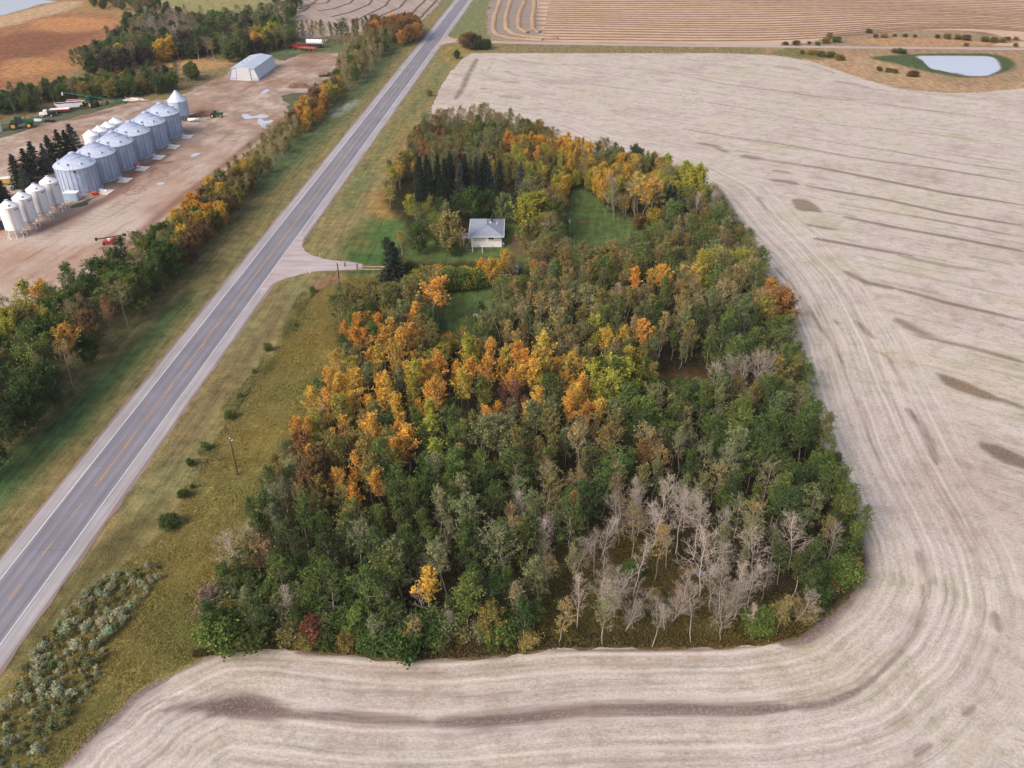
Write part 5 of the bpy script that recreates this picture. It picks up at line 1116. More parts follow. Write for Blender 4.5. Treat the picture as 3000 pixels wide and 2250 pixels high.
# ================================================================== BUILDINGS, MACHINES, PEOPLE
M['galv'] = None
def galv(name, col, vert=0.0):
    m, t, b = newmat(name); tc = N(t, 'ShaderNodeTexCoord')
    f = noise(t, tc.outputs['Object'], .8, 5, .6)
    mp = N(t, 'ShaderNodeMapping'); mp.inputs['Scale'].default_value = (.3, .3, 6); t.links.new(tc.outputs['Object'], mp.inputs[0])
    f2 = noise(t, mp.outputs[0], 1.0, 3)
    c = mix(t, 1.0, col, ramp(t, f, [(.3, GRAY(.86)), (.7, GRAY(1.06))]), 'MULTIPLY')
    c = mix(t, 1.0, c, ramp(t, f2, [(.3, GRAY(.93)), (.7, GRAY(1.04))]), 'MULTIPLY')
    t.links.new(c, b.inputs['Base Color']); b.inputs['Metallic'].default_value = .06; b.inputs['Roughness'].default_value = .4
    return m
M['steel'] = galv('galvanised_steel', L(186, 200, 226)); M['steelroof'] = galv('galvanised_roof', L(204, 212, 230)); M['seam'] = plain('steel_seam', L(148, 162, 190), .5, .2)
M['white'] = plain('white_enamel', L(242, 240, 242), .4, 0, .04); M['concrete'] = plain('concrete', L(214, 206, 196), .9, 0, .15, .6)
M['dark'] = plain('dark_metal', L(48, 48, 54), .6, .2); M['black'] = plain('black_rubber', L(32, 32, 36), .8); M['red'] = plain('red_paint', L(184, 40, 42), .45)
M['green'] = plain('green_paint', L(34, 92, 52), .45); M['yellow'] = plain('yellow_paint', L(206, 170, 70), .5); M['orangep'] = plain('orange_paint', L(226, 84, 48), .5)
M['glass'] = plain('dark_glass', L(46, 56, 70), .1); M['navy'] = plain('navy_paint', L(38, 42, 66), .4); M['wood'] = plain('weathered_wood', L(150, 132, 112), .9, 0, .3, 3)
M['teal'] = plain('teal_paint', L(36, 104, 84), .5); M['shedw'] = plain('shed_sheeting', L(212, 218, 228), .45, .2, .06, .3); M['shedr'] = plain('shed_roof_sheeting', L(200, 210, 226), .45, .2, .06, .3)
M['shingle'] = plain('blue_grey_shingle', L(146, 154, 170), .9, 0, .22, 2.0); M['siding'] = plain('white_siding', L(232, 228, 232), .6, 0, .08); M['beige'] = plain('beige_siding', L(190, 180, 174), .7, 0, .1)
M['skin'] = plain('skin', L(196, 146, 120), .6, 0, .03); M['hair'] = plain('dark_hair', L(52, 40, 34), .8); M['pale'] = plain('pale_cloth', L(168, 170, 164), .8); M['denim'] = plain('navy_cloth', L(42, 48, 76), .8); M['brownp'] = plain('burnt_wood', L(58, 50, 50), .9, 0, .4, 2); M['soil'] = plain('brown_soil', L(132, 98, 80), .95, 0, .3, .8)
ORD = ['', 'nearest', 'second', 'third', 'fourth', 'fifth', 'farthest']
# -- big silver bins
def silver_bin():
    r = empty('grain_bin', (0, 0, 0), 0, '', 'grain bin'); R_, h = 6.2, 8.3
    MB().lathe((0, 0, 0), [(R_ + .35, 0), (R_ + .35, .35), (R_ - .2, .35)], 40).build('foundation', M['concrete'], r)
    w_ = MB(); prof = []
    n = 40
    for i in range(n + 1):
        z = .36 + (h - .36) * i / n; prof.append((R_ + (.035 if i % 2 else -.035), z))
    w_.lathe((0, 0, 0), prof, 56, False).build('wall', M['steel'], r, True)
    s = MB()
    for i in range(28):
        a = 2 * math.pi * (i + .3) / 28; s.box((math.cos(a) * (R_ + .08), math.sin(a) * (R_ + .08), (h + .4) / 2), (.1, .1, h - .4), a)
    s.build('stiffener', M['seam'], r)
    rf = MB(); rf.lathe((0, 0, 0), [(R_ + .25, h - .05), (R_ + .22, h + .12), (1.0, h + 3.35), (.98, h + 3.5)], 56).build('roof', M['steelroof'], r)
    roof = r.children[-1]; rb = MB()
    for i in range(40):
        a = 2 * math.pi * i / 40; c_, s_ = math.cos(a), math.sin(a)
        rb.tube((c_ * (R_ + .2), s_ * (R_ + .2), h + .15), (c_ * 1.1, s_ * 1.1, h + 3.36), .05, n=4, cap=False)
    rb.build('roof_rib', M['steel'], roof)
    MB().lathe((0, 0, 0), [(1.05, h + 3.3), (1.05, h + 3.62), (.5, h + 3.9)], 24).build('cap', M['steel'], roof)
    for i in range(8):
        a = 2 * math.pi * (i + .25) / 8; q = 4.9; z = h + .12 + (R_ + .2 - q) * .62
        v = MB(); v.box((math.cos(a) * q, math.sin(a) * q, z + .25), (.5, .45, .55), a); v.box((math.cos(a) * (q + .28), math.sin(a) * (q + .28), z + .2), (.1, .4, .4), a); v.build('vent', M['steelroof'] if i % 2 else M['seam'], roof)
    rg = MB()
    for k in (2.7,): rg.lathe((0, 0, 0), [(k, h + 2.35), (k, h + 2.5), (k - .1, h + 2.55)], 40, False)
    rg.build('walk_ring', M['steel'], roof)
    ld = MB(); a = -.45
    for o in (-.25, .25):
        x = math.cos(a) * (R_ + .35) - math.sin(a) * o; y = math.sin(a) * (R_ + .35) + math.cos(a) * o; ld.tube((x, y, .8), (x, y, h), .035, n=4)
    for k in range(24): 
        z = 1 + k * .35; x, y = math.cos(a) * (R_ + .35), math.sin(a) * (R_ + .35); ld.tube((x + math.sin(a) * .25, y - math.cos(a) * .25, z), (x - math.sin(a) * .25, y + math.cos(a) * .25, z), .025, n=4)
    ld.build('ladder', M['seam'], r)
    a = -.75; d = MB(); d.box((math.cos(a) * (R_ + .12), math.sin(a) * (R_ + .12), 1.6), (.15, 1.0, 1.9), a); d.build('door', M['steelroof'], r)
    a = -1.05; hb = MB(); hb.box((math.cos(a) * (R_ + .2), math.sin(a) * (R_ + .2), h - .7), (.3, .55, .5), a); hb.build('level_gauge', M['dark'], r)
    return r
pk = [(208.5, 445), (269, 413.5), (324, 383), (375.5, 353.5), (423, 326), (466, 299.5)]
proto = silver_bin(); g = 'six silver grain bins in a row'; BC = []
labs = ['nearest silver grain bin, beside the white hopper bins and small shed box', 'second silver grain bin from the near end of the row', 'third silver grain bin, with the red fan box by its base', 'fourth silver grain bin from the near end of the row', 'fifth silver grain bin from the near end of the row', 'farthest of the six silver grain bins, next to the silver hopper bin']
cs_ = [P(x, y, 12.2) for x, y in pk]
rowd = (cs_[-1] - cs_[0]).normalized()
for i, c in enumerate(cs_):
    o = proto if i == 0 else copy_tree(proto)
    o.location = (c.x, c.y, .04); o.rotation_euler[2] = -.15; tag(o, labs[i], 'grain bin', g)
    sd_ = Vector((rowd.y, -rowd.x, 0)); pc = Vector((c.x, c.y, 0)) + sd_ * 9.6 - rowd * 2.2
    pd = MB(); pd.box((0, 0, .14), (3.6, 4.2, .28)); p_ = pd.build('concrete_pad', M['concrete'], None, bevel=.04); p_.location = (pc.x, pc.y, .03); p_.rotation_euler[2] = math.atan2(sd_.y, sd_.x)
    tag(p_, 'pale concrete pad at the foot of the ' + ['nearest', 'second', 'third', 'fourth', 'fifth', 'farthest'][i] + ' silver bin', 'concrete pad', 'concrete pads in front of the silver bins')
    u = Vector((c.x, c.y, 0)) + sd_ * 7.6 - rowd * 1.4
    tb = MB(); tb.tube((0, 0, .5), (1.6, 0, .35), .28, .28, 10); tb.box((0, 0, .45), (.8, .8, .8)); tb.lathe((1.7, 0, 0), [(.1, 0), (.45, .3), (.1, .8)], 10)
    t_ = tb.build('unload_tube', M['steelroof'], o); t_.parent = None; t_.location = (u.x, u.y, .05); t_.rotation_euler[2] = math.atan2(sd_.y, sd_.x)
    t_.parent = o; t_.matrix_parent_inverse = (Matrix.Translation(o.location) @ Matrix.Rotation(-.15, 4, 'Z')).inverted()
# -- white hopper bins
M['letter'] = plain('grey_lettering', L(110, 112, 124), .6)
def hopper():
    r = empty('hopper_bin', (0, 0, 0), 0, '', 'hopper bin'); R_ = 2.6; z0, z1, z2 = 2.6, 9.1, 10.7
    MB().lathe((0, 0, 0), [(R_, z0), (R_ + .03, z0 + .1), (R_, z0 + .2), (R_, z1)], 40, False).build('body', M['white'], r, True)
    MB().lathe((0, 0, 0), [(R_ + .08, z1 - .03), (R_ + .06, z1 + .06), (.45, z2 - .08), (.4, z2)], 40).build('roof', M['white'], r)
    rf = r.children[-1]; MB().lathe((0, 0, 0), [(.5, z2 - .1), (.5, z2 + .14), (.2, z2 + .22)], 20).build('lid', M['steel'], rf)
    a = -.9; MB().box((math.cos(a) * 1.9, math.sin(a) * 1.9, z1 + .55), (.5, .45, .28), a).build('hatch', M['dark'], rf)
    MB().lathe((0, 0, 0), [(R_ - .02, z0 + .05), (.35, .95), (.35, .7)], 32).build('hopper_cone', M['white'], r)
    for k in range(9):
        a = 2 * math.pi * k / 9 + .2; c_, s_ = math.cos(a), math.sin(a)
        l = MB(); l.box((c_ * (R_ - .05), s_ * (R_ - .05), (z0 + .3) / 2), (.16, .16, z0 + .3), a); l.box((c_ * (R_ - .05), s_ * (R_ - .05), .05), (.4, .4, .08), a); l.build('leg', M['white'], r)
    b_ = MB()
    for k in range(9):
        a = 2 * math.pi * k / 9 + .2; a2 = a + 2 * math.pi / 9
        b_.tube((math.cos(a) * R_ * .98, math.sin(a) * R_ * .98, .12), (math.cos(a2) * R_ * .98, math.sin(a2) * R_ * .98, .12), .06, n=4)
        b_.tube((math.cos(a) * R_ * .96, math.sin(a) * R_ * .96, 1.2), (math.cos(a) * 1.0, math.sin(a) * 1.0, 1.35), .05, n=4)
    b_.build('brace', M['white'], r)
    a = -1.05; l = MB()
    for o in (-.22, .22):
        x = math.cos(a) * (R_ + .15) - math.sin(a) * o; y = math.sin(a) * (R_ + .15) + math.cos(a) * o; l.tube((x, y, 1.2), (x, y, z1), .035, n=4)
    for k in range(22):
        z = 1.4 + k * .35; l.tube((math.cos(a) * (R_ + .15) + math.sin(a) * .22, math.sin(a) * (R_ + .15) - math.cos(a) * .22, z), (math.cos(a) * (R_ + .15) - math.sin(a) * .22, math.sin(a) * (R_ + .15) + math.cos(a) * .22, z), .025, n=4)
    l.build('ladder', M['letter'], r)
    lt = MB(); rr = random.Random(3)                      # small blurred maker's lettering, as unreadable dashes round the wall
    for k in range(7):
        a = -.55 + .085 * k; hgt = rr.uniform(.22, .42); lt.box((math.cos(a) * (R_ + .02), math.sin(a) * (R_ + .02), z1 - .75 + rr.uniform(-.03, .03)), (.02, .15, hgt), a)
    lt.build('lettering', M['letter'], r)
    return r
hp = hopper(); g = 'white hopper bins on legs'
fr = [(17.5, 586), (57.6, 561), (97.7, 537), (137.5, 515.5)]
labs = ['white hopper bin on legs cut by the left edge of the picture', 'second white hopper bin on legs from the left edge', 'third white hopper bin on legs from the left edge', 'white hopper bin on legs touching the small shed box by the silver bin']
for i, (x, y) in enumerate(fr):
    c = P(x, y, 10.8); o = hp if i == 0 else copy_tree(hp); o.location = (c.x, c.y, .04); tag(o, labs[i], 'hopper bin', g)
labs = ['nearest white hopper bin behind the silver bins, its wall showing', 'second white cone roof behind the silver bins', 'third white cone roof behind the silver bins', 'farthest white cone roof behind the silver bins']
for i, (x, y) in enumerate([(262, 380), (287, 368), (311, 356), (334, 344)]):
    c = P(x, y, 10.8); o = copy_tree(hp); o.location = (c.x, c.y, .04); o.rotation_euler[2] = 1.5; tag(o, labs[i], 'hopper bin', 'white hopper bins behind the silver row')
# -- silver hopper bin beyond the row
c = P(513, 265.5, 11.4); r = empty('hopper_bin', (c.x, c.y, .04), 0, 'silver hopper bin with a steep cone roof on dark legs, beyond the silver row', 'hopper bin')
MB().lathe((0, 0, 0), [(3.7 + (.03 if i % 2 else 0), 2.2 + 5.4 * i / 20) for i in range(21)], 40, False).build('body', M['steel'], r, True)
MB().lathe((0, 0, 0), [(3.85, 7.55), (3.82, 7.7), (.6, 11.1), (.55, 11.4)], 40).build('roof', M['steelroof'], r)
MB().lathe((0, 0, 0), [(3.7, 2.2), (.4, .9)], 30).build('hopper_cone', M['dark'], r)
for k in range(8):
    a = 2 * math.pi * k / 8; MB().box((math.cos(a) * 3.6, math.sin(a) * 3.6, 1.2), (.2, .2, 2.4), a).build('leg', M['seam'], r)
a = -1.1; l = MB()
for o in (-.3, .3): l.tube((math.cos(a) * 3.85 - math.sin(a) * o, math.sin(a) * 3.85 + math.cos(a) * o, .4), (math.cos(a) * 3.85 - math.sin(a) * o, math.sin(a) * 3.85 + math.cos(a) * o, 8), .05, n=4)
for k in range(20): l.tube((math.cos(a) * 3.85 + math.sin(a) * .3, math.sin(a) * 3.85 - math.cos(a) * .3, .6 + k * .37), (math.cos(a) * 3.85 - math.sin(a) * .3, math.sin(a) * 3.85 + math.cos(a) * .3, .6 + k * .37), .04, n=4)
l.build('ladder', M['seam'], r)
# -- machine shed
def quad_frame(mb, pts, th):
    for i in range(len(pts)): mb.tube(pts[i], pts[(i + 1) % len(pts)], th, n=4)
A = P(673, 235); B = P(759, 236.5); Cc = P(812.5, 197); ex = (B - A).normalized(); Wd = (B - A).length; ey = Vector((-ex.y, ex.x, 0)); Ln = (Cc - B).dot(ey)
r = empty('machine_shed', ((A + B) / 2).to_tuple(), math.atan2(ex.y, ex.x), 'large pale steel shed with sloping sides and two dark framed corner panels', 'shed')
hw, tw_, sh, th_, pkh = Wd / 2, Wd / 2 * .78, .9, 5.3, 6.3
base_ = MB(); base_.prism([(-hw, 0, 0), (hw, 0, 0), (hw, 0, sh), (-hw, 0, sh)], (0, Ln, 0)); base_.build('lower_wall', M['shedr'], r)
b_ = MB(); b_.prism([(hw, .02, sh), (tw_, .02, th_), (tw_ - .1, .02, th_), (hw - .1, .02, sh)], (0, Ln - .04, 0)); b_.prism([(-hw, .02, sh), (-hw + .1, .02, sh), (-tw_ + .1, .02, th_), (-tw_, .02, th_)], (0, Ln - .04, 0)); b_.build('side_wall', M['shedw'], r)
b_ = MB(); b_.prism([(-hw + .1, .1, sh), (hw - .1, .1, sh), (tw_, .1, th_), (0, .1, pkh - .1), (-tw_, .1, th_)], (0, .12, 0)); b_.prism([(-hw + .1, Ln - .2, sh), (hw - .1, Ln - .2, sh), (tw_, Ln - .2, th_), (0, Ln - .2, pkh - .1), (-tw_, Ln - .2, th_)], (0, .12, 0)); b_.build('end_wall', M['shedw'], r)
b_ = MB(); b_.prism([(-tw_ - .15, -.12, th_ - .02), (-tw_ - .12, -.12, th_ + .12), (0, -.12, pkh + .1), (tw_ + .12, -.12, th_ + .12), (tw_ + .15, -.12, th_ - .02), (0, -.12, pkh - .05)], (0, Ln + .3, 0)); b_.build('roof', M['shedr'], r)
rf = r.children[-1]
for k in range(3): MB().lathe((-2.2, Ln * (.28 + .2 * k), pkh - .75), [(.3, 0), (.3, .5), (.5, .55), (.1, .9)], 12).build('vent', M['seam'], rf)
b_ = MB(); x1, x2 = -hw * .52, hw * .5
for k in range(8): b_.box(((x1 + x2) / 2, -.05, .35 + k * .66), (x2 - x1 - .1, .1, .63))
b_.build('big_door', M['shedw'], r)
for s_ in (-1, 1):
    xb = x2 if s_ > 0 else x1; b_ = MB(); quad_frame(b_, [(xb, -.1, .05), (s_ * hw, -.1, .05), (s_ * hw, -.1, sh), (s_ * tw_, -.1, th_), (xb - s_ * .5, -.1, th_)], .13); b_.tube((xb, -.1, sh), (s_ * hw, -.1, sh), .07, n=4); b_.build('corner_trim', M['seam'], r)
# -- farmhouse
A = P(1380.5, 724); B = P(1470, 724); ex = (B - A).normalized(); W_ = (B - A).length
e0 = P(1371, 698, 3.3); e1 = P(1476, 698, 3.3); e2 = P(1371, 644.5, 3.3); ov = ((e1 - e0).length - W_) / 2; D_ = e2.y - e0.y - 2 * ov
r = empty('farmhouse', ((A + B) / 2).to_tuple(), 0, 'small white bungalow with a blue grey hipped roof in the clearing', 'house')
hw = W_ / 2; MB().box((0, D_ / 2, 1.65), (W_, D_, 3.3)).build('wall', M['siding'], r); wl = r.children[-1]
b_ = MB(); b_.box((-hw * .45, -.03, 2.3), (hw * .75, .05, 1.05)); b_.box((hw * .55, -.03, 2.3), (hw * .85, .05, 1.05)); b_.build('cladding', M['beige'], wl)
w1 = MB(); w1.box((hw * .32, -.08, 2.65), (1.6, .06, .8)); f_ = w1.build('window', M['glass'], r); b_ = MB(); quad_frame(b_, [(hw * .32 - .8, -.12, 2.25), (hw * .32 + .8, -.12, 2.25), (hw * .32 + .8, -.12, 3.05), (hw * .32 - .8, -.12, 3.05)], .05); b_.build('frame', M['white'], f_)
for yy in (3.0, 8.0): b_ = MB(); b_.box((-hw - .04, yy, 1.9), (.06, 1.4, 1.1)); b_.build('window', M['glass'], r)
b_ = MB(); b_.box((-hw - .05, 5.6, 1.55), (.08, .95, 2.1)); b_.build('door', M['beige'], r)
for xx in (-2.2, -1.75, 1.8): MB().box((xx, -.08, .35), (.3, .08, .2)).build('vent', M['dark'], r)
z0, z1 = 3.28, 5.0; X = hw + ov; Y0, Y1 = -ov, D_ + ov; rd0, rd1 = Y0 + X * .95, Y1 - X * .9
b_ = MB(); v = [(-X, Y0, z0), (X, Y0, z0), (X, Y1, z0), (-X, Y1, z0), (0, rd0, z1), (0, rd1, z1)]
b_.add(v, [(0, 1, 4), (1, 2, 5, 4), (2, 3, 5), (3, 0, 4, 5), (3, 2, 1, 0)]); b_.build('roof', M['shingle'], r); rf = r.children[-1]
b_ = MB(); quad_frame(b_, [(-X, Y0, z0 - .03), (X, Y0, z0 - .03), (X, Y1, z0 - .03), (-X, Y1, z0 - .03)], .09); b_.build('eave_trim', M['siding'], rf)
b_ = MB()
for a_, c_ in (((-X, Y0, z0 + .05), (0, rd0, z1 + .03)), ((X, Y0, z0 + .05), (0, rd0, z1 + .03)), ((X, Y1, z0 + .05), (0, rd1, z1 + .03)), ((-X, Y1, z0 + .05), (0, rd1, z1 + .03)), ((0, rd0, z1 + .03), (0, rd1, z1 + .03))): b_.tube(a_, c_, .06, n=5)
b_.build('ridge_cap', M['shingle'], rf)
b_ = MB(); b_.box((1.4, 7.6, 5.0), (.5, .5, 1.1)); b_.box((1.4, 7.6, 5.58), (.65, .65, .08)); b_.build('chimney', M['dark'], rf)
MB().lathe((2.9, 6.5, 4.1), [(.12, 0), (.12, .7), (.2, .75)], 10).build('roof_vent', M['white'], rf); MB().lathe((1.1, 6.3, 4.6), [(.25, 0), (.25, .3), (.1, .4)], 10).build('roof_vent', M['white'], rf)
MB().tube((-hw + .3, -.12, 3.1), (-hw + .3, -.12, .1), .06, n=6).build('downspout', M['white'], r)
dk = empty('deck', (A.x, A.y, 0), 0, 'small wooden deck with steps on the left side of the house', 'deck')
b_ = MB()
for k in range(9): b_.box((-1.5, 3.1 + k * .22, 1.1), (2.4, .19, .06))
b_.build('floor', M['wood'], dk)
b_ = MB()
for x_, y_ in ((-2.6, 3.05), (-2.6, 4.95), (-.5, 3.05), (-.5, 4.95)): b_.box((x_, y_, 1.05), (.12, .12, 2.1))
b_.build('post', M['white'], dk)
b_ = MB()
for y_ in (3.05, 4.95):
    for z_ in (2.05, 1.6): b_.tube((-2.6, y_, z_), (-.4, y_, z_), .045, n=4)
for z_ in (2.05, 1.6): b_.tube((-2.6, 3.9, z_), (-2.6, 4.95, z_), .045, n=4)
for x_ in (-3.0, -2.1): b_.tube((x_, 3.0, 2.05), (x_, .9, 1.0), .05, n=4); b_.box((x_, .9, .5), (.1, .1, 1.0)); b_.box((x_, 3.0, 1.0), (.1, .1, 2.05))
b_.build('railing', M['white'], dk)
b_ = MB()
for k in range(5): b_.box((-2.55, 2.8 - k * .38, 1.0 - k * .2), (.9, .36, .06))
b_.build('steps', M['wood'], dk)
fp = empty('planter_border', (A.x, A.y, 0), 0, 'pale timber edging at the left foot of the house', 'garden edging')
b_ = MB(); b_.box((-1.2, -.3, .15), (.16, 4.2, .3)); b_.box((-.5, -2.4, .15), (1.5, .16, .3)); o = b_.build('edging', M['wood'], fp)
def thing1(name, mb, mat, loc, label, cat, rz=0, group=None, **k):
    o = mb.build(name, mat, None, **k); o.location = (loc[0], loc[1], loc[2] if len(loc) > 2 else 0); o.rotation_euler[2] = rz; return tag(o, label, cat, group)
q = P(1385, 737.5); b_ = MB(); b_.tube((0, 0, 0), (0, 0, 1.9), .08, n=8); b_.lathe((0, 0, 1.9), [(.1, 0), (.1, .08), (.02, .16)], 8); thing1('white_post', b_, M['white'], q, 'white post standing on the grass before the left house corner', 'post')
q = P(1413, 742); b_ = MB(); b_.tube((0, 0, 0), (0, 0, 2.2), .07, n=8); b_.tube((-.7, 0, 2.1), (.7, 0, 2.1), .05, n=6); thing1('clothesline_post', b_, M['white'], q, 'white clothesline post before the middle of the house', 'post')
q = P(1484.5, 675); b_ = MB(); b_.box((0, 0, .45), (2.0, .3, .1)); b_.box((-.8, 0, .2), (.12, .3, .4)); b_.box((.8, 0, .2), (.12, .3, .4)); thing1('bench', b_, M['wood'], q, 'pale plank bench right of the house', 'bench', -.25)
q = P(1478, 711); b_ = MB(); b_.box((0, 0, .75), (1.3, .9, .08)); [b_.box((sx, sy, .36), (.08, .08, .72)) for sx in (-.55, .55) for sy in (-.35, .35)]; thing1('garden_table', b_, M['wood'], q, 'small wooden table at the right front corner of the house', 'table')
q = P(1474, 719.5); b_ = MB(); b_.lathe((0, 0, 0), [(.3, 0), (.36, .3), (.4, .75), (.2, .95)], 16); thing1('rain_barrel', b_, M['white'], q, 'white barrel below the small table at the house corner', 'barrel')
q = P(1393, 925); b_ = MB(); b_.lathe((0, 0, 0), [(.55, 0), (.55, .25), (.35, .33)], 24); thing1('well_cover', b_, M['white'], q, 'round white lid lying on the south lawn', 'cover')
q = P(1668, 654); b_ = MB(); b_.lathe((0, 0, 0), [(.25, 0), (.3, .4), (.32, .9), (.15, 1.05)], 14); thing1('white_barrel', b_, M['white'], q, 'white barrel at the left edge of the east lawn', 'barrel')
q = P(1702, 650); b_ = MB(); b_.lathe((0, 0, 0), [(.9, 0), (.85, .22), (.65, .25), (.6, .05)], 18); thing1('fire_ring', b_, M['soil'], q, 'pinkish stone fire ring on the east lawn', 'fire ring')
# -- parked car partly hidden by trees
q = P(1509, 795); r = empty('parked_car', (q.x, q.y, .0), 0, 'light blue car parked behind the pale tan tree by the hedge', 'car')
M['carblue'] = plain('light_blue_paint', L(150, 172, 196), .25, .2, .04)
b_ = MB(); pr = [(-2.2, .35), (-2.2, .85), (-1.9, .98), (-1.1, 1.02), (-.6, 1.45), (1.1, 1.48), (1.75, 1.02), (2.15, .9), (2.2, .4)]
b_.prism([(.85, y, z) for y, z in pr], (-1.7, 0, 0)); b_.build('body', M['carblue'], r, bevel=.06)
b_ = MB(); b_.add([(-.74, -1.13, 1.045), (.74, -1.13, 1.045), (.68, -.63, 1.45), (-.68, -.63, 1.45)], [(0, 1, 2, 3)]); b_.build('windshield', M['glass'], r); b_ = MB(); b_.add([(-.74, 1.78, 1.03), (.74, 1.78, 1.03), (.68, 1.14, 1.49), (-.68, 1.14, 1.49)], [(3, 2, 1, 0)]); b_.build('rear_window', M['glass'], r)
for s_ in (-1, 1): MB().box((s_ * .87, .25, 1.22), (.03, 1.6, .28)).build('side_window', M['glass'], r)
def wheel(par, x, y, rad, wd, rim=None, axis_='x', z=None):
    z = rad if z is None else z; d = Vector((1, 0, 0)) if axis_ == 'x' else Vector((0, 1, 0)); c_ = Vector((x, y, z)); b_ = MB(); b_.tube(c_ - d * wd / 2, c_ + d * wd / 2, rad, n=20)
    o = b_.build('wheel', M['black'], par); b_ = MB(); b_.tube(c_ - d * (wd / 2 + .02), c_ + d * (wd / 2 + .02), rad * .55, n=16); b_.build('rim', rim or M['steel'], o); return o
for s_ in (-1, 1):
    for y_ in (-1.35, 1.35): wheel(r, s_ * .78, y_, .33, .22)
    MB().box((s_ * .6, -2.21, .7), (.35, .06, .16)).build('headlight', M['white'], r)
# -- poles and posts
def pole(px, py, tx, ty, label, cross, mat):
    b0 = P(px, py); hh = 9.0
    for k in range(30):
        a = proj((b0.x, b0.y, hh))[1]; hh += (a - ty) / 12.0
    r = empty('power_pole', (b0.x, b0.y, 0), 0, label, 'power pole'); MB().tube((0, 0, 0), (0, 0, hh), .17, .11, 10).build('pole', mat, r)
    b_ = MB()
    b_.lathe((.0, 0, hh), [(.12, 0), (.12, .12), (.05, .2)], 8); b_.tube((-.1, 0, hh - .5), (.35, 0, hh - .35), .04, n=5); b_.lathe((.38, 0, hh - .35), [(.07, 0), (.09, .1), (.03, .2)], 8)
    b_.build('insulator', M['white'], r)
    if cross: MB().box((.24, 0, hh * .4), (.28, .3, .5)).build('meter_box', M['seam'], r)
    return r
pole(697, 1392, 675, 1285, 'leaning brown power pole in the rough grass left of the woods', 0, M['redpole'] if 'redpole' in M else M['darkbark'])
pole(998, 856, 990.5, 767, 'dark power pole standing at the mouth of the driveway', 1, M['dark'])
def marker(x, y, h, lab, w_=.09):
    q = P(x, y); r = empty('marker_post', (q.x, q.y, 0), 0, lab, 'marker post'); MB().box((0, 0, h / 2), (w_, .05, h)).build('post', M['white'], r); MB().box((0, -.035, h * .86), (w_ * .8, .02, h * .14)).build('reflector', M['orangep'], r)
marker(937.5, 753, 1.0, 'small white marker post north of the driveway mouth'); marker(909, 801, 1.0, 'small white marker post south of the driveway mouth'); 
q = P(1343, 117); r = empty('road_sign', (q.x, q.y, 0), -.2, 'thin white sign on a post at the far gravel road corner', 'road sign'); MB().tube((0, 0, 0), (0, 0, 2.6), .05, n=6).build('post', M['white'], r); MB().box((0, -.06, 2.35), (.18, .03, .7)).build('sign_board', M['white'], r)
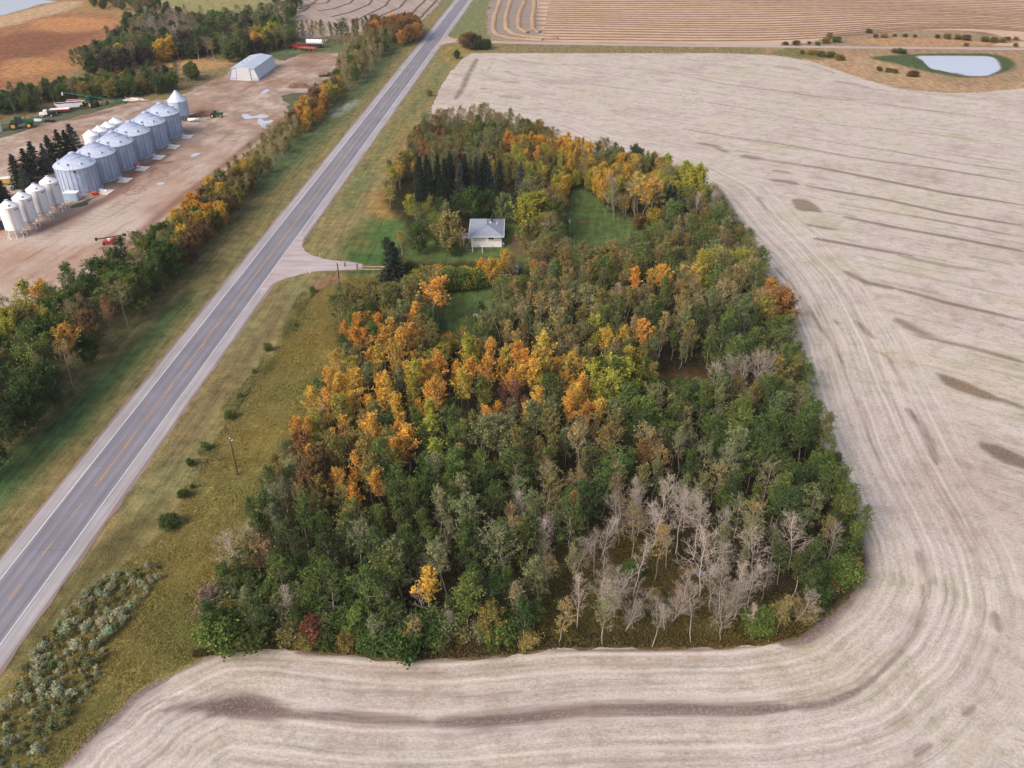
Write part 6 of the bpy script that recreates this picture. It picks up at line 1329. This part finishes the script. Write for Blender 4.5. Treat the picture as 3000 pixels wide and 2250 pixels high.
# -- people
def skin_mesh(name, verts, edges, radii, mat, parent, root=0):
    me = bpy.data.meshes.new(name); me.from_pydata(verts, edges, []); me.update(); o = bpy.data.objects.new(name, me); COL.objects.link(o); me.materials.append(mat)
    sk_ = o.modifiers.new('skin', 'SKIN'); sk_.use_smooth_shade = True
    for i, rr_ in enumerate(radii):
        d = me.skin_vertices[0].data[i]; d.radius = (rr_, rr_); d.use_root = i == root
    s_ = o.modifiers.new('sub', 'SUBSURF'); s_.levels = s_.render_levels = 1
    o.parent = parent; return o
def person(px, py, rz, label, top, legs, pose):
    q = P(px, py); r = empty('person', (q.x, q.y, .07), rz, label, 'person'); V = []; E = []; Rr = []
    def a(p, rad, par=None):
        V.append(p); Rr.append(rad)
        if par is not None: E.append((par, len(V) - 1))
        return len(V) - 1
    pel = a((0, 0, .95), .13); wa = a((0, 0, 1.1), .12, pel); ch = a((0, 0, 1.32), .15, wa); nk = a((0, 0, 1.48), .06, ch); hd = a((0, -.01, 1.6), .085, nk); ht = a((0, 0, 1.72), .08, hd); a((0, -.1, 1.61), .02, hd)
    hands = []
    for s_ in (-1, 1):
        hp_ = a((s_ * .1, 0, .9), .1, pel); kn = a((s_ * .12, -.03, .5), .065, hp_); an = a((s_ * .13, .02, .09), .045, kn); a((s_ * .14, -.15, .04), .04, an)
        sh_ = a((s_ * .2, 0, 1.4), .065, ch); el_, wr_ = pose[0 if s_ < 0 else 1]; e_ = a(el_, .045, sh_); w_ = a(wr_, .032, e_); d = (Vector(wr_) - Vector(el_)).normalized(); sd_ = d.cross(Vector((0, 0, 1)) if abs(d.z) < .8 else Vector((0, 1, 0))).normalized()
        pm = a(tuple(Vector(wr_) + d * .06), .035, w_)
        for k, ln in zip((-1.5, -.5, .5, 1.5), (.07, .085, .08, .06)): 
            b0 = Vector(wr_) + d * .09 + sd_ * k * .02; i0 = a(tuple(b0), .01, pm); a(tuple(b0 + d * ln * .6 + Vector((0, 0, -.015))), .009, i0); a(tuple(b0 + d * ln - Vector((0, 0, .035))), .008, len(V) - 1)
        i0 = a(tuple(Vector(wr_) + d * .03 + sd_ * .04), .011, pm); a(tuple(Vector(wr_) + d * .08 + sd_ * .065), .009, i0)
    body = skin_mesh('body', V, E, Rr, M['skin'], r)
    skin_mesh('jacket', [(0, 0, .98), (0, 0, 1.15), (0, 0, 1.33), (0, 0, 1.42)] + [x for s_, i in ((-1, 0), (1, 1)) for x in ((s_ * .2, 0, 1.4), pose[i][0], tuple(Vector(pose[i][0]).lerp(Vector(pose[i][1]), .9)))], [(0, 1), (1, 2), (2, 3), (2, 4), (4, 5), (5, 6), (2, 7), (7, 8), (8, 9)], [.155, .145, .175, .09, .085, .06, .05, .085, .06, .05], top, r)
    skin_mesh('trousers', [(0, 0, .98), (-.1, 0, .88), (-.12, -.03, .5), (-.13, .02, .12), (.1, 0, .88), (.12, -.03, .5), (.13, .02, .12)], [(0, 1), (1, 2), (2, 3), (0, 4), (4, 5), (5, 6)], [.15, .115, .085, .065, .115, .085, .065], legs, r)
    skin_mesh('hair', [(0, .03, 1.66), (0, .02, 1.74), (0, -.03, 1.76)], [(0, 1), (1, 2)], [.095, .085, .06], M['hair'], r)
    for s_ in (-1, 1): MB().box((s_ * .14, -.08, .05), (.1, .28, .1)).build('shoe', M['black'], r, bevel=.03)
person(1011, 781.5, .6, 'person in a pale top and dark trousers standing at the driveway edge', M['pale'], M['denim'], [((-.28, -.02, 1.15), (-.2, -.2, 1.0)), ((.28, -.02, 1.15), (.24, -.18, 1.0))])
person(1047, 789.5, -.3, 'person in dark navy clothes on the driveway with one elbow raised outward', M['denim'], M['denim'], [((-.45, -.05, 1.42), (-.2, -.22, 1.5)), ((.27, -.05, 1.14), (.12, -.25, 1.1))])
# -- machinery
def tractor(px, py, rz, label, s=1.0, articulated=True, h=None):
    q = P(px, py); r = empty('tractor', (q.x, q.y, .04), rz, label, 'tractor'); r.scale = (s, s, s)
    b_ = MB(); b_.box((2.1, 0, 1.75), (2.9, 1.1, .9), 0, .92); b_.box((.1, 0, 1.35), (1.6, 1.3, .4)); b_.build('hood', M['green'], r, bevel=.05)
    b_ = MB(); b_.box((-.1, 0, 2.35), (1.6, 1.5, 1.4), 0, .92); b_.build('cab', M['glass'], r); cb = r.children[-1]; MB().box((-.1, 0, 3.14), (1.8, 1.65, .16)).build('cab_roof', M['green'], cb, bevel=.04)
    b_ = MB(); b_.box((-1.6, 0, 1.35), (1.9, 1.1, .5)); b_.box((-1.5, .95, 1.95), (1.5, .5, .12)); b_.box((-1.5, -.95, 1.95), (1.5, .5, .12)); b_.build('rear_frame', M['green'], r)
    MB().tube((1.6, .35, 2.1), (1.6, .35, 3.2), .07, n=8).build('exhaust', M['dark'], r)
    for x_, rd in ((2.2, .8), (-1.6, .95)):
        for s_ in (-1, 1): wheel(r, x_, s_ * 1.05, rd, .55, M['yellow'], 'y')
    return r
tractor(62, 376, .35, 'green tractor with yellow wheels parked on the left grass strip', 1.45)
tractor(266, 312, 2.6, 'green combine tractor parked behind the white trailers', 1.35)
tractor(633, 344, .2, 'small green tractor beside the earth pile in the yard', .85)
# trailers
def trailer(px, py, rz, label, ln, wd, h, mat, inner, name='farm_trailer', slope=1.4):
    q = P(px, py); r = empty(name, (q.x, q.y, .04), rz, label, 'trailer')
    b_ = MB(); t_ = .12
    lo_, hi_ = h * .42, h
    b_.add([(-ln / 2, -wd / 2, hi_), (ln / 2, -wd / 2, hi_), (ln / 2 - slope, -wd / 2 + .2, lo_), (-ln / 2 + slope, -wd / 2 + .2, lo_), (-ln / 2, wd / 2, hi_), (ln / 2, wd / 2, hi_), (ln / 2 - slope, wd / 2 - .2, lo_), (-ln / 2 + slope, wd / 2 - .2, lo_)], [(3, 2, 1, 0), (4, 5, 6, 7), (0, 4, 7, 3), (1, 2, 6, 5), (2, 3, 7, 6)])
    b_.build('hopper', mat, r)
    MB().box((0, 0, hi_ - .1), (ln - .5, wd - .3, .12)).build('tarp', inner, r)
    b_ = MB(); quad_frame(b_, [(-ln / 2, -wd / 2, hi_), (ln / 2, -wd / 2, hi_), (ln / 2, wd / 2, hi_), (-ln / 2, wd / 2, hi_)], .1); b_.build('top_rail', M['white'], r)
    b_ = MB(); b_.box((0, 0, lo_ - .25), (ln * .95, .9, .2)); b_.tube((ln / 2 - .3, 0, lo_ - .25), (ln / 2 + 1.5, 0, .5), .1, n=6); b_.build('chassis', M['dark'], r)
    for x_ in (-ln / 2 + 1.1, -ln / 2 + 2.3):
        for s_ in (-1, 1): wheel(r, x_, s_ * (wd / 2 - .3), .5, .35, M['white'], 'y')
    return r
trailer(206, 322, .32, 'long white hopper trailer with a dark cover in the parked line', 10.5, 2.9, 2.9, M['white'], M['navy'])
trailer(232, 310, .25, 'white trailer frame with red end behind the long hopper trailer', 8.5, 2.7, 2.4, M['white'], M['red'])
r = trailer(178, 331, .3, 'flat white and red trailer in front of the long hopper trailer', 7.5, 2.6, 1.7, M['red'], M['white'], slope=.5)
q = P(140, 341); r = empty('farm_truck', (q.x, q.y, .04), .3, 'white and navy farm truck at the near end of the parked line', 'truck')
MB().box((-2.0, 0, 1.15), (1.7, 2.1, 1.0), 0, .9).build('hood', M['white'], r, bevel=.06); MB().box((-.5, 0, 1.75), (1.5, 2.1, 1.7), 0, .88).build('cab', M['white'], r, bevel=.06); cb = r.children[-1]
MB().box((-1.2, 0, 2.1), (.08, 1.7, .6)).build('windshield', M['glass'], cb); MB().box((1.9, 0, 1.55), (3.2, 2.3, .9)).build('box', M['navy'], r, bevel=.04); MB().box((0.3, 0, .75), (6, .8, .2)).build('chassis', M['dark'], r)
for x_ in (-2.0, 1.6): [wheel(r, x_, s_ * 1.0, .48, .3, M['white'], 'y') for s_ in (-1, 1)]
q = P(110, 354); r = empty('scrap_sheet', (q.x, q.y, .04), .2, 'bent grey metal sheet lying on the grass beside the tyres', 'metal sheet'); MB().add([(-1.6, -.6, .1), (1.4, -.9, .05), (1.7, .6, .5), (-1.2, .9, .8), (-1.6, -.6, .04), (1.4, -.9, 0), (1.7, .6, .44), (-1.2, .9, .74)], [(0, 1, 2, 3), (7, 6, 5, 4), (0, 4, 5, 1), (1, 5, 6, 2), (2, 6, 7, 3), (3, 7, 4, 0)]).build('sheet', M['steelroof'], r)
for i, (x_, y_, lab) in enumerate([(138, 356.5, 'left heap of old black tyres beside the yard'), (153, 357.5, 'right heap of old black tyres beside the yard')]):
    q = P(x_, y_); r = empty('tyre_pile', (q.x, q.y, .04), .2 * i, lab, 'tyre pile', 'old tyre heaps at the yard edge')
    for k, (dx, dy, dz) in enumerate([(-.8, 0, 0), (0, .5, 0), (.8, .1, 0), (-.3, .2, .35), (.4, .3, .35), (0, -.5, 0)]):
        b_ = MB(); b_.lathe((dx, dy, dz), [(.32, .05), (.55, .02), (.62, .16), (.55, .3), (.32, .28), (.32, .05)], 16, False); b_.build('tyre', M['black'], r)
q = P(0, 384); b_ = MB(); b_.lathe((0, 0, 0), [(1.6, 0), (1.6, 4.6), (.3, 5.6)], 24); thing1('white_tank', b_, M['white'], (q.x - .5, q.y, 0), 'white upright tank cut by the left edge above the earth track', 'tank')
q = P(4, 672); r = empty('parked_truck', (q.x, q.y, .04), .5, 'dark truck half hidden behind the white hopper bin at the left edge', 'truck'); MB().box((0, 0, 1.2), (4.5, 2, 1.0)).build('body', M['navy'], r, bevel=.08); MB().box((.4, 0, 1.95), (1.8, 1.8, .7), 0, .85).build('cab', M['glass'], r); [wheel(r, x_, s_ * .9, .45, .3, M['white'], 'y') for x_ in (-1.5, 1.5) for s_ in (-1, 1)]
q = P(22, 540); r = empty('parked_camper', (q.x, q.y, .04), .3, 'small yellow and white camper glimpsed between the spruces', 'camper'); MB().box((0, 0, 1.3), (3.2, 2, 1.7)).build('body', M['yellow'], r, bevel=.1); MB().box((0, 0, 2.2), (3.3, 2.1, .12)).build('roof', M['white'], r); [wheel(r, 0, s_ * .95, .35, .2, None, 'y') for s_ in (-1, 1)]
# green auger with raised tube
def auger(name, base, tip, wheels, label, mat, rad, fold=None):
    mid = (base + tip) / 2; r = empty(name, (mid.x, mid.y, .04), 0, label, 'grain auger'); off = Vector((mid.x, mid.y, .04)); a, c_ = base - off, tip - off
    MB().tube(a, c_, rad, n=10).build('tube', mat, r)
    b_ = MB(); d = (c_ - a).normalized(); b_.tube(c_, c_ + Vector((0, 0, -1.3)) + d * .2, rad * 1.5, rad * 1.3, 8); b_.build('spout', M['white'], r)
    side = Vector((-d.y, d.x, 0)).normalized(); w0 = a.lerp(c_, wheels); wz = Vector((w0.x, w0.y, .55))
    b_ = MB()
    for s_ in (-1, 1): b_.tube(wz + side * s_ * 1.4, a.lerp(c_, wheels + .18), .07, n=5); b_.tube(wz + side * s_ * 1.4, a.lerp(c_, .08), .06, n=5)
    b_.tube(wz - side * 1.4, wz + side * 1.4, .08, n=5)
    tr_ = a.lerp(c_, .25) + Vector((0, 0, .5)); tr2 = a.lerp(c_, .75) + Vector((0, 0, .7)); b_.tube(a.lerp(c_, .1), tr_, .03, n=4); b_.tube(tr_, tr2, .03, n=4); b_.tube(tr2, a.lerp(c_, .95), .03, n=4)
    b_.build('frame', mat, r)
    for s_ in (-1, 1):
        cc_ = wz + side * s_ * 1.6; b_ = MB(); b_.tube(cc_ - side * .12, cc_ + side * .12, .5, n=16); o = b_.build('wheel', M['black'], r); b_ = MB(); b_.tube(cc_ - side * .14, cc_ + side * .14, .25, n=12); b_.build('rim', mat, o)
    if fold is not None: MB().tube(a.lerp(c_, .22), fold - off, rad * .9, n=8).build('intake_arm', mat, r)
    MB().box((a.x, a.y, .45), (1.1, 1.1, .7)).build('intake_hopper', mat, r)
    return r
auger('grain_auger', P(364, 298, .6), P(182, 270.5, 6.0), .3, 'long dark green grain auger with raised tube before the tree belt', M['teal'], .22, P(369, 288, 1.2))
# red swing auger in the foreground yard
a_, c_ = P(281.5, 701, 2.6), P(364, 688, 3.3); mid = (a_ + c_) / 2; q = P(321, 716)
r = empty('red_auger', (q.x, q.y, .04), 0, 'red wheeled auger with a dark tube in the open near yard', 'grain auger'); off = Vector((q.x, q.y, .04))
MB().tube(a_ - off, c_ - off, .16, n=10).build('tube', M['dark'], r); b_ = MB(); b_.box(a_ - off, (.5, .5, .8)); b_.box(c_ - off, (.9, .5, .7)); b_.build('tube_end', M['dark'], r)
b_ = MB(); b_.box((0, 0, .75), (3.0, 1.0, .45)); j = a_.lerp(c_, .68) - off; j2 = a_.lerp(c_, .3) - off
for dx, dy in ((.3, .3), (1.0, -.2), (1.3, .3)): b_.tube((dx, dy, .9), j, .11, n=5)
for dx in (-.2, -1.3): b_.tube((dx, 0, .9), j2, .07, n=5)
b_.tube((.9, .5, .7), (1.9, 1.0, 1.9), .16, n=6); b_.box((1.5, .3, 1.4), (.6, .7, .9)); b_.build('frame', M['red'], r)
MB().box((.1, .1, 1.35), (.6, .5, .6)).build('engine', M['white'], r)
for x_ in (-1.3, 1.4): [wheel(r, x_, s_ * .6, .38, .25, M['dark'], 'y') for s_ in (-1, 1)]
# seed drill and air cart far off
q0, q1, q2 = P(838, 136), P(880, 147), P(925, 150); r = empty('seed_drill', (q1.x, q1.y, .04), 0, 'folded red seed drill lying along the far end of the yard', 'seed drill'); off = Vector((q1.x, q1.y, .04))
for n_, (a_, c_) in enumerate(((q0, q1), (q1, q2))):
    d = c_ - a_; sd_ = Vector((-d.y, d.x, 0)).normalized(); b_ = MB()
    for o_ in (-1.2, 0, 1.2): b_.tube(a_ - off + sd_ * o_ + Vector((0, 0, 1.6)), c_ - off + sd_ * o_ + Vector((0, 0, 1.6)), .16, n=5)
    for k in range(13):
        p_ = a_.lerp(c_, k / 12) - off; b_.tube(p_ - sd_ * 1.3 + Vector((0, 0, 1.6)), p_ + sd_ * 1.3 + Vector((0, 0, 1.6)), .1, n=4); b_.tube(p_ + sd_ * (k % 3 - 1) * 1.1 + Vector((0, 0, 2.6)), p_ + sd_ * (k % 3 - 1) * 1.1 + Vector((0, 0, .2)), .12, n=4)
    b_.build('wing', M['red'], r)
    for k in (.2, .5, .8): 
        p_ = a_.lerp(c_, k) - off; b_ = MB(); b_.tube(p_ - sd_ * 1.6 + Vector((0, 0, .55)), p_ - sd_ * 1.3 + Vector((0, 0, .55)), .5, n=12); b_.build('wheel', M['black'], r)
b_ = MB(); b_.tube((0, 0, 1.2), Vector((5, 6, 1.0)), .15, n=5); b_.build('hitch', M['red'], r)
q = P(924, 139); r = empty('air_cart', (q.x, q.y, .04), -.05, 'white and black air seeder tank beyond the red drill', 'seeder tank')
b_ = MB(); b_.tube((-4.4, 0, 2.9), (4.0, 0, 2.9), 1.3, n=20); b_.build('tank', M['white'], r); tk = r.children[-1]
for x_ in (-2.6, .3, 2.9): MB().lathe((x_, 0, 4.1), [(.45, 0), (.45, .25), (.1, .3)], 12).build('lid', M['dark'], tk)
MB().box((-.3, 0, 1.2), (9.4, 2.0, .9)).build('frame', M['dark'], r); b_ = MB(); b_.tube((4.2, -1, 1.0), (4.7, -1, 3.8), .08, n=4); b_.tube((4.2, 1, 1.0), (4.7, 1, 3.8), .08, n=4); b_.tube((4.7, -1, 3.8), (7, 0, 3.9), .1, n=4); b_.build('auger_arm', M['white'], r)
for x_ in (-3.2, 2.6): [wheel(r, x_, s_ * 1.5, .95, .6, M['dark'], 'y') for s_ in (-1, 1)]
# small container box, fans, tank, piles
q = P(205, 590); r = empty('storage_box', (q.x + .3, q.y + 1.5, .04), -.05, 'small white box shed with blue front wedged by the first silver bin', 'storage box')
M['boxblue'] = plain('pale_blue_sheet', L(160, 184, 208), .5, 0, .06); b_ = MB(); b_.box((0, 0, 1.2), (4.3, 2.4, 2.4)); b_.build('body', M['boxblue'], r); MB().box((0, 0, 2.45), (4.45, 2.55, .1)).build('roof', M['white'], r)
b_ = MB(); b_.box((2.17, -.55, 1.15), (.06, .95, 2.0)); b_.box((2.17, .55, 1.15), (.06, .95, 2.0)); b_.build('door', M['white'], r); b_ = MB(); b_.tube((2.24, -.2, .4), (2.24, -.2, 2), .03, n=5); b_.tube((2.24, .2, .4), (2.24, .2, 2), .03, n=5); b_.build('lock_rod', M['navy'], r)
for x_, y_, lab in ((278, 572, 'red orange fan on the ground at the foot of the nearest silver bin'), (402, 489.5, 'red orange fan at the foot of the third silver bin')):
    q = P(x_, y_); r = empty('aeration_fan', (q.x, q.y, .04), .5, lab, 'fan'); MB().tube((-.6, 0, .75), (.6, 0, .75), .62, n=20).build('housing', M['orangep'], r); MB().tube((-.68, 0, .75), (-.6, 0, .75), .5, n=16).build('grille', M['dark'], r); MB().box((0, 0, .1), (1.2, 1.0, .2)).build('foot', M['orangep'], r); MB().box((.9, 0, .6), (.7, .8, .8), 0, .8).build('duct', M['orangep'], r)
q = P(568, 356.5); r = empty('fuel_tank', (q.x, q.y, .04), .12, 'white horizontal fuel tank lying beyond the silver bins', 'tank'); b_ = MB(); b_.tube((-2.0, 0, .85), (2.0, 0, .85), .6, n=18); b_.tube((-2.3, 0, .85), (-2, 0, .85), .35, .6, 18); b_.tube((2.0, 0, .85), (2.3, 0, .85), .6, .35, 18); b_.build('vessel', M['white'], r, True); b_ = MB(); b_.box((-1.2, 0, .15), (.3, 1, .3)); b_.box((1.2, 0, .15), (.3, 1, .3)); b_.build('saddle', M['dark'], r)
def heap(px, py, rx, ry, h, mat, name, label, cat, sticks=0, seed=1, smat=None):
    q = P(px, py); rn = np.random.RandomState(seed); n, m_ = 28, 10; V = []; Q = []
    for j in range(m_ + 1):
        for i in range(n):
            a = 2 * math.pi * i / n; f = 1 - j / m_; k = 1 + .22 * math.sin(3 * a + seed) + .12 * rn.normal()
            V.append((math.cos(a) * rx * f * k, math.sin(a) * ry * f * k, h * (1 - f ** 1.6) * (1 + .25 * math.sin(2 * a + seed) + .08 * rn.normal())))
    for j in range(m_):
        for i in range(n): Q.append((j * n + i, j * n + (i + 1) % n, (j + 1) * n + (i + 1) % n, (j + 1) * n + i))
    r = empty(name, (q.x, q.y, .03), 0, label, cat); o = np_mesh('mound', np.array(V), np.array(Q), mat, r)
    if sticks:
        sg = []
        for k in range(sticks):
            a, e = rn.uniform(0, 6.28), rn.uniform(-.2, .9); c_ = np.array([rn.uniform(-.7, .7) * rx, rn.uniform(-.7, .7) * ry, h * rn.uniform(.3, .9)]); d = np.array([math.cos(a) * math.cos(e), math.sin(a) * math.cos(e), math.sin(e)]) * rn.uniform(.8, 2.4)
            sg.append([*(c_ - d * .3), *(c_ + d * .7), .07, .03])
        V, Q = tubes(sg, 4); np_mesh('branches', V, Q, smat or M['twig'], r)
    return r
heap(598, 337, 6, 3.5, 1.3, M['soil'], 'earth_pile', 'brown earth pile beside the small green tractor', 'earth pile', 0, 2)
heap(878, 254, 5.5, 4, 1.2, M['soil'], 'brush_pile', 'flat heap of earth and dead branches in the far yard', 'brush pile', 60, 3)
heap(926, 262, 3.0, 2.6, 2.4, M['brownp'], 'brush_pile', 'tall heap of grey roots and stumps nearest the highway belt', 'brush pile', 90, 4, M['bark'])
heap(950, 258, 4, 3, 1.6, M['soil'], 'straw_pile', 'tan mound beside the heap of roots', 'straw pile', 20, 5)
heap(975, 220, 3.2, 2, 1.3, M['brownp'], 'burnt_pile', 'black burnt pile right of the far yard track', 'burnt pile', 40, 6, M['brownp'])
heap(948, 224, 3.0, 1.4, .7, M['brownp'], 'burnt_pile', 'low black burnt pile left of the larger burnt one', 'burnt pile', 20, 7, M['brownp'])
heap(392, 293, 5, 2, .8, M['concrete'], 'rubble_pile', 'pale rubble pile at the foot of the green auger', 'rubble pile', 25, 8, M['deadbark'])
q = P(2053, 1688); r = empty('metal_scrap', (q.x, q.y, .05), .4, 'crumpled grey metal sheet lying among the bare trees', 'scrap metal'); b_ = MB(); b_.add([(-1.1, -.2, .2), (-.3, -.5, .6), (.4, -.3, .4), (1.1, -.6, .1), (.9, .3, .3), (.1, .6, .7), (-.7, .5, .3)], [(0, 1, 5, 6), (1, 2, 4, 5), (2, 3, 4)]); o = b_.build('sheet', M['seam'], r); sm = o.modifiers.new('s', 'SOLIDIFY'); sm.thickness = .04
q = P(2062, 1692); 

# ---- things still sharing a label get their place in the row
same = {}
for o in COL.objects:
    if o.parent is None and 'label' in o and 'kind' not in o: same.setdefault(o['label'], []).append(o)
for lab, os_ in same.items():
    n = len(os_)
    if n < 2: continue
    nr = 1 if n <= 24 else 2; nr = 3 if n > 60 else nr; os_.sort(key=lambda o: o.location.xy.length); per = -(-n // nr)
    for b_ in range(nr):
        part = sorted(os_[b_ * per:(b_ + 1) * per], key=lambda o: proj(o.location)[0]); m_ = len(part)
        for i, o in enumerate(part):
            row = ', ' + ['nearer', 'farther', 'farthest'][b_] + ' row' if nr > 1 else ''
            o['label'] = lab + row + ', ' + (WORDS[i] + ' from the left' if i < (m_ + 1) // 2 else WORDS[m_ - 1 - i] + ' from the right' if m_ - 1 - i else 'rightmost')

# ---- thin evening air
hz, t, b = newmat('haze'); t.nodes.remove(b); pv = N(t, 'ShaderNodeVolumePrincipled'); pv.inputs['Color'].default_value = (.92, .93, 1.0, 1); pv.inputs['Density'].default_value = .0001; pv.inputs['Anisotropy'].default_value = .2
t.links.new(pv.outputs[0], t.nodes['Material Output'].inputs['Volume'])
b_ = MB(); b_.box((0, 4100, 50), (11400, 10800, 104)); o = b_.build('haze', hz); o['kind'] = 'stuff'; o['label'] = 'thin pale air over the whole scene'; o['category'] = 'haze'
